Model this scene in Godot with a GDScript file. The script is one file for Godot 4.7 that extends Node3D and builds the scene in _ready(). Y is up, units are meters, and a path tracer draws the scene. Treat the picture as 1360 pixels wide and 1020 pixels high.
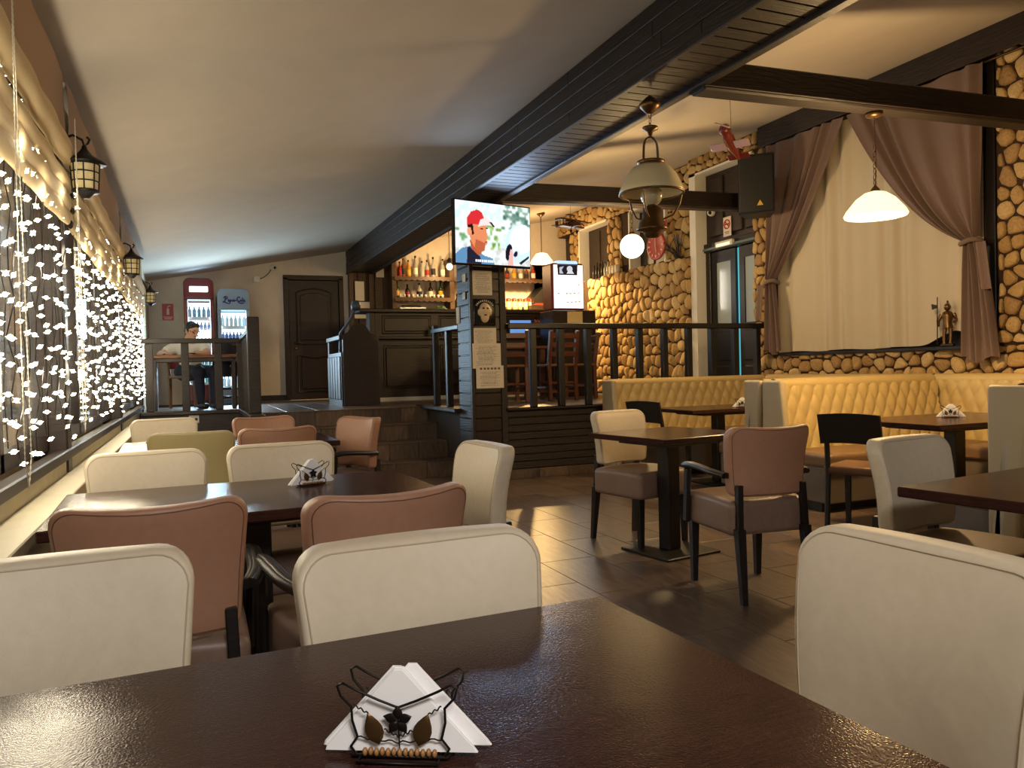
extends Node3D
# Restaurant with a raised bar. Coordinates are written (x right, y up, depth into the room) and turned into Godot's -z by V().

class G:
	# collects shapes into one mesh; quads are given counter-clockwise as seen from outside
	var st := SurfaceTool.new()
	var sg := 0
	func _init():
		st.begin(Mesh.PRIMITIVE_TRIANGLES)
	func smooth(on := true):
		sg += 1
		st.set_smooth_group(sg if on else -1)
	func tri(a: Vector3, b: Vector3, c: Vector3):
		st.add_vertex(a); st.add_vertex(c); st.add_vertex(b)
	func quad(a: Vector3, b: Vector3, c: Vector3, d: Vector3):
		tri(a, b, c); tri(a, c, d)
	func uvquad(a: Vector3, b: Vector3, c: Vector3, d: Vector3):
		# a lower left, b lower right, c upper right, d upper left
		st.set_smooth_group(-1)
		var p = [a, b, c, d]
		var uv = [Vector2(0, 1), Vector2(1, 1), Vector2(1, 0), Vector2(0, 0)]
		for k in [0, 2, 1, 0, 3, 2]:
			st.set_uv(uv[k]); st.add_vertex(p[k])
	func box(c: Vector3, s: Vector3, b := 0.0, bs := Basis.IDENTITY):
		smooth(false)
		var h := s * 0.5
		b = minf(b, minf(h.x, minf(h.y, h.z)) * 0.9)
		if b <= 0.0:
			var p := []
			for i in 8:
				p.append(c + bs * Vector3(h.x if i & 1 else -h.x, h.y if i & 2 else -h.y, h.z if i & 4 else -h.z))
			for f in [[4, 5, 7, 6], [1, 0, 2, 3], [5, 1, 3, 7], [0, 4, 6, 2], [6, 7, 3, 2], [0, 1, 5, 4]]:
				quad(p[f[0]], p[f[1]], p[f[2]], p[f[3]])
			return
		# chamfered: three points at each corner
		var q := {}
		for i in 8:
			var sx := 1.0 if i & 1 else -1.0
			var sy := 1.0 if i & 2 else -1.0
			var sz := 1.0 if i & 4 else -1.0
			q[i * 3] = c + bs * Vector3(sx * h.x, sy * (h.y - b), sz * (h.z - b))
			q[i * 3 + 1] = c + bs * Vector3(sx * (h.x - b), sy * h.y, sz * (h.z - b))
			q[i * 3 + 2] = c + bs * Vector3(sx * (h.x - b), sy * (h.y - b), sz * h.z)
		var faces := [[4, 5, 7, 6, 2], [1, 0, 2, 3, 2], [5, 1, 3, 7, 0], [0, 4, 6, 2, 0], [6, 7, 3, 2, 1], [0, 1, 5, 4, 1]]
		for f in faces:
			quad(q[f[0] * 3 + f[4]], q[f[1] * 3 + f[4]], q[f[2] * 3 + f[4]], q[f[3] * 3 + f[4]])
		for i in 8:
			for ax in 3:
				if i & (1 << ax):
					continue
				var j := i | (1 << ax)
				var a1 := (ax + 1) % 3
				var a2 := (ax + 2) % 3
				var n: Vector3 = (q[i * 3 + a1] + q[i * 3 + a2] + q[j * 3 + a1] + q[j * 3 + a2]) * 0.25 - c
				_q(q[i * 3 + a1], q[j * 3 + a1], q[j * 3 + a2], q[i * 3 + a2], n)
			var m: Vector3 = q[i * 3] - c
			if (q[i * 3 + 1] - q[i * 3]).cross(q[i * 3 + 2] - q[i * 3]).dot(m) > 0:
				tri(q[i * 3], q[i * 3 + 1], q[i * 3 + 2])
			else:
				tri(q[i * 3], q[i * 3 + 2], q[i * 3 + 1])
	func _q(a: Vector3, b: Vector3, c: Vector3, d: Vector3, n: Vector3):
		if (b - a).cross(d - a).dot(n) > 0:
			quad(a, b, c, d)
		else:
			quad(a, d, c, b)
	func bar(a: Vector3, b: Vector3, w: float, h: float, bev := 0.0):
		# a box from a to b, w wide sideways and h high
		var d := (b - a).normalized()
		var up := Vector3.UP if absf(d.y) < 0.95 else Vector3.BACK
		var s := up.cross(d).normalized()
		box((a + b) * 0.5, Vector3(w, h, a.distance_to(b)), bev, Basis(s, d.cross(s), d))
	func taper(a: Vector3, b: Vector3, wa: float, wb: float):
		# a square post that tapers from a to b
		smooth(false)
		var p := []
		for e in [[a, wa], [b, wb]]:
			for k in [[-1, -1], [1, -1], [1, 1], [-1, 1]]:
				p.append(e[0] + Vector3(k[0] * e[1] * 0.5, 0, k[1] * e[1] * 0.5))
		var c := (a + b) * 0.5
		for k in 4:
			var l := (k + 1) % 4
			_q(p[k], p[l], p[4 + l], p[4 + k], (p[k] + p[l] + p[4 + l] + p[4 + k]) * 0.25 - c)
		_q(p[0], p[1], p[2], p[3], a - b)
		_q(p[4], p[5], p[6], p[7], b - a)
	func tube(pts: Array, r, sides := 8, closed := false):
		smooth()
		var n := pts.size()
		var rings := []
		var up := Vector3.UP
		for i in n:
			var a: Vector3 = pts[(i - 1 + n) % n] if closed or i > 0 else pts[i]
			var b: Vector3 = pts[(i + 1) % n] if closed or i < n - 1 else pts[i]
			var d := (b - a).normalized()
			if absf(d.dot(up)) > 0.97:
				up = Vector3.RIGHT if absf(d.x) < 0.9 else Vector3.UP
			var s := up.cross(d).normalized()
			var t := d.cross(s).normalized()
			up = t
			var rr: float = r[i] if r is Array else r
			var ring := []
			for k in sides:
				var an := TAU * k / sides
				ring.append(pts[i] + (s * cos(an) + t * sin(an)) * rr)
			rings.append(ring)
		for i in (n if closed else n - 1):
			var r0: Array = rings[i]
			var r1: Array = rings[(i + 1) % n]
			for k in sides:
				var l := (k + 1) % sides
				quad(r0[k], r0[l], r1[l], r1[k])
		if not closed:
			smooth(false)
			for k in range(1, sides - 1):
				tri(rings[0][0], rings[0][k + 1], rings[0][k])
				tri(rings[n - 1][0], rings[n - 1][k], rings[n - 1][k + 1])
	func lathe(c: Vector3, prof: Array, sides := 20, bs := Basis.IDENTITY):
		# profile of (radius, height) from bottom to top
		smooth()
		for i in prof.size() - 1:
			for k in sides:
				var a0 := TAU * k / sides
				var a1 := TAU * (k + 1) / sides
				var p: Vector2 = prof[i]
				var q: Vector2 = prof[i + 1]
				var v00 := c + bs * Vector3(cos(a0) * p.x, p.y, sin(a0) * p.x)
				var v10 := c + bs * Vector3(cos(a1) * p.x, p.y, sin(a1) * p.x)
				var v01 := c + bs * Vector3(cos(a0) * q.x, q.y, sin(a0) * q.x)
				var v11 := c + bs * Vector3(cos(a1) * q.x, q.y, sin(a1) * q.x)
				if p.x > 0.0:
					tri(v00, v11, v10)
				if q.x > 0.0:
					tri(v00, v01, v11)
	func ball(c: Vector3, r: Vector3, sides := 16, rings := 10, bs := Basis.IDENTITY):
		var prof := []
		for i in rings + 1:
			var a := -PI / 2 + PI * i / rings
			prof.append(Vector2(maxf(cos(a), 0.0) if i > 0 and i < rings else 0.0, sin(a)))
		smooth()
		for i in rings:
			for k in sides:
				var v := []
				for e in [[i, k], [i, k + 1], [i + 1, k + 1], [i + 1, k]]:
					var an: float = TAU * e[1] / sides
					var p: Vector2 = prof[e[0]]
					v.append(c + bs * (Vector3(cos(an) * p.x, p.y, sin(an) * p.x) * r))
				if i > 0:
					tri(v[0], v[2], v[1])
				if i < rings - 1:
					tri(v[0], v[3], v[2])
	func prism(poly: PackedVector2Array, tf: Transform3D, depth: float, bev := 0.0):
		# polygon in the local xy plane, pushed from z = 0 to z = depth
		smooth(false)
		if Geometry2D.is_polygon_clockwise(poly):
			poly.reverse()
		var idx := Geometry2D.triangulate_polygon(poly)
		var n := poly.size()
		var top := poly
		if bev > 0.0:
			var ins := Geometry2D.offset_polygon(poly, -bev)
			if ins.size() == 1 and ins[0].size() == n:
				pass
			var cen := Vector2.ZERO
			for p in poly:
				cen += p
			cen /= n
			top = PackedVector2Array()
			for p in poly:
				top.append(p + (cen - p).normalized() * bev)
		for i in range(0, idx.size(), 3):
			var a := top[idx[i]]; var b := top[idx[i + 1]]; var c := top[idx[i + 2]]
			var ccw := (b - a).cross(c - a) > 0
			if not ccw:
				var t := b; b = c; c = t
			tri(tf * Vector3(a.x, a.y, depth), tf * Vector3(b.x, b.y, depth), tf * Vector3(c.x, c.y, depth))
			a = poly[idx[i]]; b = poly[idx[i + 1]]; c = poly[idx[i + 2]]
			if not ccw:
				var t2 := b; b = c; c = t2
			tri(tf * Vector3(a.x, a.y, 0), tf * Vector3(c.x, c.y, 0), tf * Vector3(b.x, b.y, 0))
		for i in n:
			var p := poly[i]; var q := poly[(i + 1) % n]
			var p2 := top[i]; var q2 := top[(i + 1) % n]
			quad(tf * Vector3(p.x, p.y, 0), tf * Vector3(q.x, q.y, 0), tf * Vector3(q.x, q.y, depth - bev), tf * Vector3(p.x, p.y, depth - bev))
			if bev > 0.0:
				quad(tf * Vector3(p.x, p.y, depth - bev), tf * Vector3(q.x, q.y, depth - bev), tf * Vector3(q2.x, q2.y, depth), tf * Vector3(p2.x, p2.y, depth))
	func rbox(c: Vector3, s: Vector3, r: float, k := 2, deform = null, bs := Basis.IDENTITY, flat_n := 1):
		# box with round edges
		smooth()
		var h := s * 0.5
		r = minf(r, minf(h.x, minf(h.y, h.z)) * 0.98)
		var ts := []
		for ax in 3:
			var l := []
			for i in k:
				l.append(-h[ax] + r * (1.0 - tan((1.0 - float(i) / k) * PI / 4)))
			for i in flat_n + 1:
				l.append(lerpf(-h[ax] + r, h[ax] - r, float(i) / flat_n))
			for i in range(k - 1, -1, -1):
				l.append(h[ax] - r * (1.0 - tan((1.0 - float(i) / k) * PI / 4)))
			ts.append(l)
		for ax in 3:
			var u := (ax + 1) % 3
			var v := (ax + 2) % 3
			for sg2 in [-1.0, 1.0]:
				var grid := []
				for i in ts[u].size():
					var row := []
					for j in ts[v].size():
						var p := Vector3.ZERO
						p[ax] = sg2 * h[ax]; p[u] = ts[u][i]; p[v] = ts[v][j]
						var cl := p.clamp(-(h - Vector3.ONE * r), h - Vector3.ONE * r)
						var d := p - cl
						p = cl + d.normalized() * r
						if deform != null:
							p = deform.call(p)
						row.append(c + bs * p)
					grid.append(row)
				for i in ts[u].size() - 1:
					for j in ts[v].size() - 1:
						if sg2 > 0:
							quad(grid[i][j], grid[i + 1][j], grid[i + 1][j + 1], grid[i][j + 1])
						else:
							quad(grid[i][j], grid[i][j + 1], grid[i + 1][j + 1], grid[i + 1][j])
	func sheet(f: Callable, nu: int, nv: int, flip := false):
		smooth()
		var prev := []
		for i in nu + 1:
			var row := []
			for j in nv + 1:
				row.append(f.call(float(i) / nu, float(j) / nv))
			if i:
				for j in nv:
					if flip:
						quad(prev[j], prev[j + 1], row[j + 1], row[j])
					else:
						quad(prev[j], row[j], row[j + 1], prev[j + 1])
			prev = row
	func pillow(outline: Array, th: float, er: float, bulge: float, deform: Callable):
		# a padded slab with the given counter-clockwise outline in xy, th thick along z
		smooth()
		var cen := Vector2.ZERO
		for p in outline:
			cen += p
		cen /= outline.size()
		var rings := []   # [inset, scale, z]
		for sgn in [-1.0, 1.0]:
			var half := []
			for k in 4:
				var a := k * PI / 6
				half.append([er * (1 - cos(a)), 1.0, sgn * (th / 2 - er + er * sin(a))])
			for s in [0.8, 0.55, 0.25, 0.0]:
				half.append([er, s, sgn * (th / 2 + bulge * (1 - s * s))])
			if sgn < 0:
				half.reverse()
			rings.append_array(half)
		var prev := []
		for e in rings:
			var row := []
			for p: Vector2 in outline:
				var d := p - cen
				var q: Vector2 = cen + d * (1.0 - e[0] / d.length()) * e[1]
				row.append(deform.call(Vector3(q.x, q.y, e[2])))
			if prev.size():
				for j in row.size():
					var l := (j + 1) % row.size()
					quad(prev[j], prev[l], row[l], row[j])
			prev = row
	func done() -> ArrayMesh:
		st.generate_normals()
		return st.commit()

var M := {}
var used := {}
const ORD := ["leftmost", "second", "third", "fourth", "fifth", "sixth", "seventh", "eighth", "ninth", "tenth", "rightmost"]
var rng := RandomNumberGenerator.new()

func V(x: float, y: float, z: float) -> Vector3:
	return Vector3(x, y, -z)

func R(a: float, b: float) -> float:
	return rng.randf_range(a, b)

func numbered(n: String) -> String:
	used[n] = used.get(n, -1) + 1
	return n if used[n] == 0 else "%s_%03d" % [n, used[n]]

func part(called: String, g, m: Material, parent: Node3D, at := Vector3.ZERO) -> MeshInstance3D:
	var o := MeshInstance3D.new()
	o.mesh = g.done() if g is G else g
	o.material_override = m
	o.name = called
	o.position = at
	parent.add_child(o, true)
	return o

func tag(o: Node3D, label: String, category: String, group := "", kind := "") -> Node3D:
	o.set_meta("label", label)
	if category: o.set_meta("category", category)
	if group: o.set_meta("group", group)
	if kind: o.set_meta("kind", kind)
	return o

func thing(called: String, at: Vector3, turn: float, label: String, category: String, group := "") -> Node3D:
	var o := Node3D.new()
	o.name = numbered(called)
	add_child(o)
	o.position = at
	o.rotation.y = turn
	return tag(o, label, category, group)

func single(called: String, g, m: Material, label: String, category: String, group := "", kind := "") -> MeshInstance3D:
	var o := part(numbered(called), g, m, self)
	tag(o, label, category, group, kind)
	return o

func struct(called: String, g, m: Material, label: String, category := "") -> MeshInstance3D:
	return single(called, g, m, label, category, "", "structure")

func copy_of(o: Node3D, base: String, at: Vector3, turn: float, label: String) -> Node3D:
	var c: Node3D = o.duplicate()
	c.name = numbered(base)
	add_child(c)
	c.position = at
	c.rotation.y = turn
	c.set_meta("label", label)
	return c

# ---------- materials ----------
func noise_img(freq: float, size: int, sd: int, sx := 1.0, sy := 1.0, oct := 4) -> Image:
	var n := FastNoiseLite.new()
	n.seed = sd
	n.frequency = freq
	n.fractal_octaves = oct
	var im := Image.create(size, size, false, Image.FORMAT_RGB8)
	for y in size:
		for x in size:
			# torus mapping keeps it seamless
			var a := TAU * x / size
			var b := TAU * y / size
			var k := size / TAU
			var v := n.get_noise_3d(cos(a) * k * sx + cos(b) * k * sy * 0.73, sin(a) * k * sx - cos(b) * k * sy * 0.31, sin(b) * k * sy) * 0.5 + 0.5
			im.set_pixel(x, y, Color(v, v, v))
	return im

func tex(im: Image) -> ImageTexture:
	return ImageTexture.create_from_image(im)

func ramp(im: Image, a: Color, b: Color, contrast := 1.6) -> ImageTexture:
	var o := Image.create(im.get_width(), im.get_height(), false, Image.FORMAT_RGB8)
	for y in im.get_height():
		for x in im.get_width():
			var t := clampf((im.get_pixel(x, y).r - 0.5) * contrast + 0.5, 0, 1)
			o.set_pixel(x, y, a.lerp(b, t))
	return ImageTexture.create_from_image(o)

func mat(c: Color, rough := 0.6, o := {}) -> StandardMaterial3D:
	var m := StandardMaterial3D.new()
	m.albedo_color = c
	m.roughness = rough
	m.metallic = o.get("metal", 0.0)
	if o.has("spec"): m.metallic_specular = o.spec
	if o.has("tex"):
		m.albedo_texture = o.tex
	if o.has("bump"):
		m.heightmap_enabled = true
		m.heightmap_texture = o.bump
		m.heightmap_scale = o.get("bh", 0.1)
	if o.has("tex") or o.has("bump"):
		m.uv1_triplanar = not o.get("uv", false)
		m.uv1_world_triplanar = o.get("world", false)
		m.uv1_scale = o.get("scale", Vector3.ONE)
	if o.has("glow"):
		m.emission_enabled = true
		m.emission = o.glow
		m.emission_energy_multiplier = o.get("power", 1.0)
	if o.has("rim"):
		m.rim_enabled = true
		m.rim = o.rim
		m.rim_tint = 0.5
	if o.has("coat"):
		m.clearcoat_enabled = true
		m.clearcoat = o.coat
		m.clearcoat_roughness = o.get("coat_rough", 0.2)
	if o.has("back"):
		m.backlight_enabled = true
		m.backlight = o.back
	if o.has("double"):
		m.cull_mode = BaseMaterial3D.CULL_DISABLED
	return m

func glass(c: Color, alpha := 0.06) -> StandardMaterial3D:
	var m := StandardMaterial3D.new()
	m.transparency = BaseMaterial3D.TRANSPARENCY_ALPHA
	m.albedo_color = Color(c, alpha)
	m.roughness = 0.04
	m.cull_mode = BaseMaterial3D.CULL_DISABLED
	return m

func c8(r: int, g: int, b: int) -> Color:
	return Color8(r, g, b)

func make_materials():
	var grain := noise_img(0.05, 256, 3, 0.25, 3.0)
	var soft := noise_img(0.03, 256, 7)
	var fine := noise_img(0.25, 256, 9)
	var gt := tex(grain); var st_ := tex(soft); var ft := tex(fine)
	M.grain = gt; M.fine = ft; M.soft = st_
	var wd := Vector3(1.6, 1.6, 1.6)
	M.beam = mat(Color.WHITE, 0.5, {"tex": ramp(grain, c8(25, 18, 14), c8(47, 35, 28)), "bump": gt, "bh": 0.25, "scale": wd})
	M.darkwood = mat(Color.WHITE, 0.42, {"tex": ramp(grain, c8(29, 19, 14), c8(50, 33, 24)), "bump": gt, "bh": 0.12, "scale": wd})
	M.blackwood = mat(c8(24, 20, 19), 0.38, {"bump": gt, "bh": 0.05, "scale": wd})
	M.midwood = mat(Color.WHITE, 0.5, {"tex": ramp(grain, c8(84, 52, 32), c8(128, 84, 52)), "bump": gt, "bh": 0.1, "scale": wd})
	M.barwood = mat(Color.WHITE, 0.5, {"tex": ramp(grain, c8(60, 42, 28), c8(98, 72, 48)), "bump": gt, "bh": 0.1, "scale": wd})
	M.outwood = mat(Color.WHITE, 0.7, {"tex": ramp(grain, c8(150, 116, 76), c8(204, 168, 120)), "bump": gt, "bh": 0.3, "scale": wd})
	M.redwood = mat(Color.WHITE, 0.35, {"tex": ramp(grain, c8(62, 33, 22), c8(98, 56, 38)), "scale": wd})
	M.table = mat(Color.WHITE, 0.18, {"spec": 0.30, "tex": ramp(grain, c8(46, 26, 22), c8(66, 40, 34)), "bump": ft, "bh": 0.035, "scale": Vector3(5, 5, 5)})
	M.tableedge = mat(c8(36, 24, 20), 0.4)
	M.plaster = mat(Color.WHITE, 0.9, {"tex": ramp(soft, c8(206, 194, 178), c8(218, 208, 194), 1.0), "bump": ft, "bh": 0.06, "scale": Vector3(0.7, 0.7, 0.7)})
	M.ceil = mat(Color.WHITE, 0.92, {"tex": ramp(soft, c8(186, 175, 160), c8(196, 186, 172), 1.0), "bump": st_, "bh": 0.25, "scale": Vector3(0.35, 0.35, 0.35)})
	M.cream = mat(Color.WHITE, 0.55, {"tex": ramp(soft, c8(178, 168, 138), c8(194, 184, 154), 1.0), "scale": Vector3(0.8, 0.8, 0.8)})
	M.white = mat(c8(225, 222, 214), 0.7)
	var leather := noise_img(0.35, 256, 21, 1, 1, 2)
	var lt := tex(leather)
	M.beige = mat(Color.WHITE, 0.5, {"tex": ramp(soft, c8(196, 183, 160), c8(208, 196, 174), 1.0), "bump": lt, "bh": 0.02, "scale": Vector3(4, 4, 4)})
	M.olive = mat(c8(168, 153, 108), 0.5, {"bump": lt, "bh": 0.02, "scale": Vector3(4, 4, 4)})
	M.tan = mat(Color.WHITE, 0.48, {"tex": ramp(soft, c8(160, 120, 98), c8(174, 132, 108), 1.0), "bump": lt, "bh": 0.02, "scale": Vector3(4, 4, 4)})
	M.taupe = mat(Color.WHITE, 0.45, {"tex": ramp(soft, c8(118, 96, 84), c8(132, 109, 95), 1.0), "bump": lt, "bh": 0.02, "scale": Vector3(4, 4, 4)})
	M.beigeseam = mat(c8(178, 163, 138), 0.5)
	M.tanseam = mat(c8(112, 78, 60), 0.5)
	M.sofa = mat(c8(190, 166, 110), 0.5, {"bump": lt, "bh": 0.02, "scale": Vector3(4, 4, 4)})
	M.sofaside = mat(c8(176, 160, 126), 0.5, {"bump": lt, "bh": 0.02, "scale": Vector3(4, 4, 4)})
	M.sofaseat = mat(c8(120, 94, 66), 0.45, {"bump": lt, "bh": 0.02, "scale": Vector3(4, 4, 4)})
	M.sofabase = mat(c8(104, 94, 82), 0.55)
	var stn := noise_img(0.06, 256, 31)
	M.stones = []
	for e in [[c8(166, 136, 86), c8(200, 170, 114)], [c8(150, 119, 72), c8(184, 152, 98)], [c8(176, 148, 98), c8(208, 180, 130)], [c8(136, 107, 66), c8(172, 139, 90)]]:
		M.stones.append(mat(Color.WHITE, 0.85, {"tex": ramp(stn, e[0], e[1]), "bump": tex(stn) if M.stones.is_empty() else M.stones[0].heightmap_texture, "bh": 0.8, "scale": Vector3(2.5, 2.5, 2.5), "world": true}))
	M.mortar = mat(c8(52, 33, 20), 0.95, {"bump": ft, "bh": 0.4, "scale": Vector3(2, 2, 2)})
	M.tiles = []
	var tl := noise_img(0.04, 256, 41, 2.6, 0.5)
	for e in [[c8(70, 58, 50), c8(104, 88, 77)], [c8(82, 67, 55), c8(118, 99, 83)], [c8(68, 55, 46), c8(102, 86, 73)]]:
		M.tiles.append(mat(Color.WHITE, 0.34, {"tex": ramp(tl, e[0], e[1]), "bump": ft, "bh": 0.03, "scale": Vector3(1.3, 1.3, 1.3), "world": true}))
	M.grout = mat(c8(44, 36, 30), 0.9)
	M.drape = mat(c8(112, 92, 84), 0.85, {"bump": ft, "bh": 0.05, "scale": Vector3(6, 6, 6), "rim": 0.3, "double": true})
	M.sheer = mat(c8(196, 184, 160), 0.9, {"bump": ft, "bh": 0.04, "scale": Vector3(8, 8, 8), "back": Color(0.3, 0.29, 0.26), "double": true})
	M.shade = mat(c8(206, 184, 140), 0.9, {"bump": ft, "bh": 0.04, "scale": Vector3(8, 8, 8), "back": Color(0.3, 0.27, 0.2), "double": true})
	M.valance = mat(c8(160, 130, 98), 0.9, {"bump": ft, "bh": 0.04, "scale": Vector3(8, 8, 8), "double": true})
	M.iron = mat(c8(30, 26, 24), 0.45, {"metal": 0.6})
	M.bronze = mat(c8(110, 84, 52), 0.35, {"metal": 0.8})
	M.steel = mat(c8(190, 190, 190), 0.25, {"metal": 0.9})
	M.chrome = mat(c8(215, 215, 210), 0.12, {"metal": 1.0})
	M.black = mat(c8(14, 14, 15), 0.4)
	M.blackgloss = mat(c8(10, 10, 12), 0.15)
	M.paper = mat(c8(214, 206, 188), 0.8)
	M.napkin = mat(c8(240, 240, 242), 0.85, {"back": Color(0.2, 0.2, 0.2)})
	M.glasspane = glass(Color(0.9, 0.95, 1.0), 0.05)
	M.milk = mat(c8(226, 216, 176), 0.3, {"back": Color(0.5, 0.48, 0.4)})

# ---------- setting ----------
const CEIL0 := 2.84
const CEILS := 0.185
const XW := -0.60     # window wall, inner face
const XR := 6.60      # stone wall, inner face
const ZB := 13.8      # back wall
const ZF := -2.6      # wall behind the camera
const FL2 := 0.74     # floor of the raised part

func cy(x: float) -> float:
	return CEIL0 + CEILS * x

func bx(g: G, x0: float, x1: float, y0: float, y1: float, z0: float, z1: float, b := 0.0):
	g.box(V((x0 + x1) / 2, (y0 + y1) / 2, (z0 + z1) / 2), Vector3(absf(x1 - x0), absf(y1 - y0), absf(z1 - z0)), b)

func omni(called: String, at: Vector3, c: Color, e: float, size := 0.1):
	var l := OmniLight3D.new()
	l.name = called
	l.position = at
	l.light_color = c
	l.light_energy = e
	l.light_size = size
	l.omni_range = 30.0
	l.omni_attenuation = 2.0
	l.shadow_enabled = true
	add_child(l, true)

func spot(called: String, at: Vector3, c: Color, e: float, angle: float, size := 0.1):
	# downward light of a shaded lamp
	var l := SpotLight3D.new()
	l.name = called
	l.position = at
	l.rotation.x = -PI / 2
	l.light_color = c
	l.light_energy = e
	l.light_size = size
	l.spot_angle = angle
	l.spot_angle_attenuation = 0.15
	l.spot_range = 30.0
	l.spot_attenuation = 2.0
	l.shadow_enabled = true
	add_child(l, true)

func area(called: String, at: Vector3, towards: Vector3, c: Color, e: float, w: float, h: float):
	var l := AreaLight3D.new()
	l.name = called
	l.area_size = Vector2(w, h)
	l.light_color = c
	l.light_energy = e
	l.area_range = 30.0
	l.area_attenuation = 2.0
	l.area_normalize_energy = true
	l.shadow_enabled = true
	l.position = at
	var d := towards.normalized()
	l.basis = Basis.looking_at(d, Vector3.UP if absf(d.y) < 0.95 else Vector3.BACK)
	add_child(l, true)

func camera_and_light():
	var cam := Camera3D.new()
	cam.name = "camera"
	cam.fov = 52.55
	cam.keep_aspect = Camera3D.KEEP_HEIGHT
	cam.near = 0.05
	cam.transform = Transform3D(Basis(V(0.924045, -0.023922, -0.381533), V(0.029196, 0.999541, 0.008041), -V(0.381166, -0.018569, 0.924320)), Vector3(0, 1.17, 0))
	add_child(cam)
	cam.current = true
	var env := Environment.new()
	env.background_mode = Environment.BG_COLOR
	env.background_color = Color(0.012, 0.014, 0.02)
	env.tonemap_mode = Environment.TONE_MAPPER_LINEAR
	env.tonemap_exposure = 1.0
	env.sdfgi_enabled = true
	env.ssao_enabled = true
	env.ssil_enabled = true
	var we := WorldEnvironment.new()
	we.name = "surroundings"
	we.environment = env
	add_child(we)

func tiles_on(parent: Node3D, name_: String, x0: float, x1: float, z0: float, z1: float, y: float, w: float, l: float, gap: float, limit: int, turn := 0.0):
	# wood-look floor tiles in running bond, long side into the depth
	var made := []
	var i := 0
	var cols := int(ceil((x1 - x0) / w))
	for cidx in cols:
		var xa := x0 + cidx * w
		var xb := minf(xa + w, x1)
		var off := (cidx % 3) * l / 3.0
		var z := z0 - off
		while z < z1:
			var za := maxf(z, z0)
			var zb := minf(z + l, z1)
			if zb - za > 0.03 and xb - xa > 0.03:
				made.append([(xa + xb) / 2, (za + zb) / 2, xb - xa - gap, zb - za - gap, cidx + i])
			z += l
			i += 1
	made.sort_custom(func(a, b): return Vector2(a[0] - 1.5, a[1]).length() < Vector2(b[0] - 1.5, b[1]).length())
	var rest := G.new()
	var shared := {}
	for k in made.size():
		var t = made[k]
		var c := V(t[0], y - 0.006, t[1])
		if k < limit:
			var key := "%d_%d" % [roundi(t[2] * 1000), roundi(t[3] * 1000)]
			if not shared.has(key):
				var g := G.new()
				g.box(Vector3.ZERO, Vector3(t[2], 0.012, t[3]), 0.0015)
				shared[key] = g.done()
			part(name_, shared[key], M.tiles[(k * 7 + t[4] * 3) % 3], parent, c)
		else:
			rest.box(c, Vector3(t[2], 0.012, t[3]), 0.0015)
	if made.size() > limit:
		var o := part(name_ + "s", rest, M.tiles[0], parent)
		o.set_meta("kind", "stuff")

func stones_on(parent: Node3D, o: Vector3, u: Vector3, v: Vector3, rects: Array, step: float, depth: float, sd: int):
	# fieldstones: each cell of a jittered grid becomes one rounded stone. o + u*a + v*b is a point of the wall
	var r := RandomNumberGenerator.new()
	r.seed = sd
	var n := u.cross(v).normalized()
	for rect: Rect2 in rects:
		var seeds := []
		var nx := int(ceil(rect.size.x / step)) + 3
		var ny := int(ceil(rect.size.y / step)) + 3
		for iy in ny:
			for ix in nx:
				seeds.append(rect.position + Vector2((ix - 1 + 0.5 * (iy & 1) + r.randf_range(-0.36, 0.36)) * step, (iy - 1 + r.randf_range(-0.36, 0.36)) * step))
		for s: Vector2 in seeds:
			if not rect.grow(step * 0.4).has_point(s):
				continue
			var poly := PackedVector2Array([rect.position, rect.position + Vector2(rect.size.x, 0), rect.end, rect.position + Vector2(0, rect.size.y)])
			for q: Vector2 in seeds:
				if q == s or q.distance_to(s) > step * 2.6:
					continue
				var d := (q - s).normalized()
				var m := (q + s) * 0.5 - d * step * 0.055
				var np := PackedVector2Array()
				for k in poly.size():
					var a := poly[k]
					var b := poly[(k + 1) % poly.size()]
					var da := (a - m).dot(d)
					var db := (b - m).dot(d)
					if da <= 0:
						np.append(a)
					if da * db < 0:
						np.append(a.lerp(b, da / (da - db)))
				poly = np
				if poly.size() < 3:
					break
			if poly.size() < 3:
				continue
			var ar := 0.0
			var cen := Vector2.ZERO
			for k in poly.size():
				ar += poly[k].cross(poly[(k + 1) % poly.size()]) * 0.5
				cen += poly[k]
			cen /= poly.size()
			if absf(ar) < step * step * 0.12:
				continue
			# round the corners once
			var out := []
			for k in poly.size():
				var a2 := poly[k]
				var b2 := poly[(k + 1) % poly.size()]
				if a2.distance_to(b2) < step * 0.06:
					out.append((a2 + b2) / 2)
					continue
				out.append(a2.lerp(b2, 0.24)); out.append(a2.lerp(b2, 0.76))
			var tilt := Vector2(r.randf_range(-1, 1), r.randf_range(-1, 1)) * 0.22
			var dd := depth * r.randf_range(0.7, 1.25)
			var g := G.new()
			g.smooth()
			var prev := []
			for e in [[1.0, 0.0], [0.97, 0.5], [0.86, 0.86], [0.5, 1.0]]:
				var row := []
				for p: Vector2 in out:
					var q2: Vector2 = (p - cen) * e[0]
					row.append(u * q2.x + v * q2.y + n * (dd * e[1] + q2.dot(tilt) * e[1] + (r.randf_range(-1, 1) * 0.05 * dd if e[1] > 0 else 0.0)))
				if prev.size():
					for j in row.size():
						var l2 := (j + 1) % row.size()
						g.quad(prev[j], prev[l2], row[l2], row[j])
				prev = row
			for j in prev.size():
				g.tri(n * dd * 1.03, prev[j], prev[(j + 1) % prev.size()])
			part("stone", g, M.stones[r.randi() % 4], parent, o + u * cen.x + v * cen.y)

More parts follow.
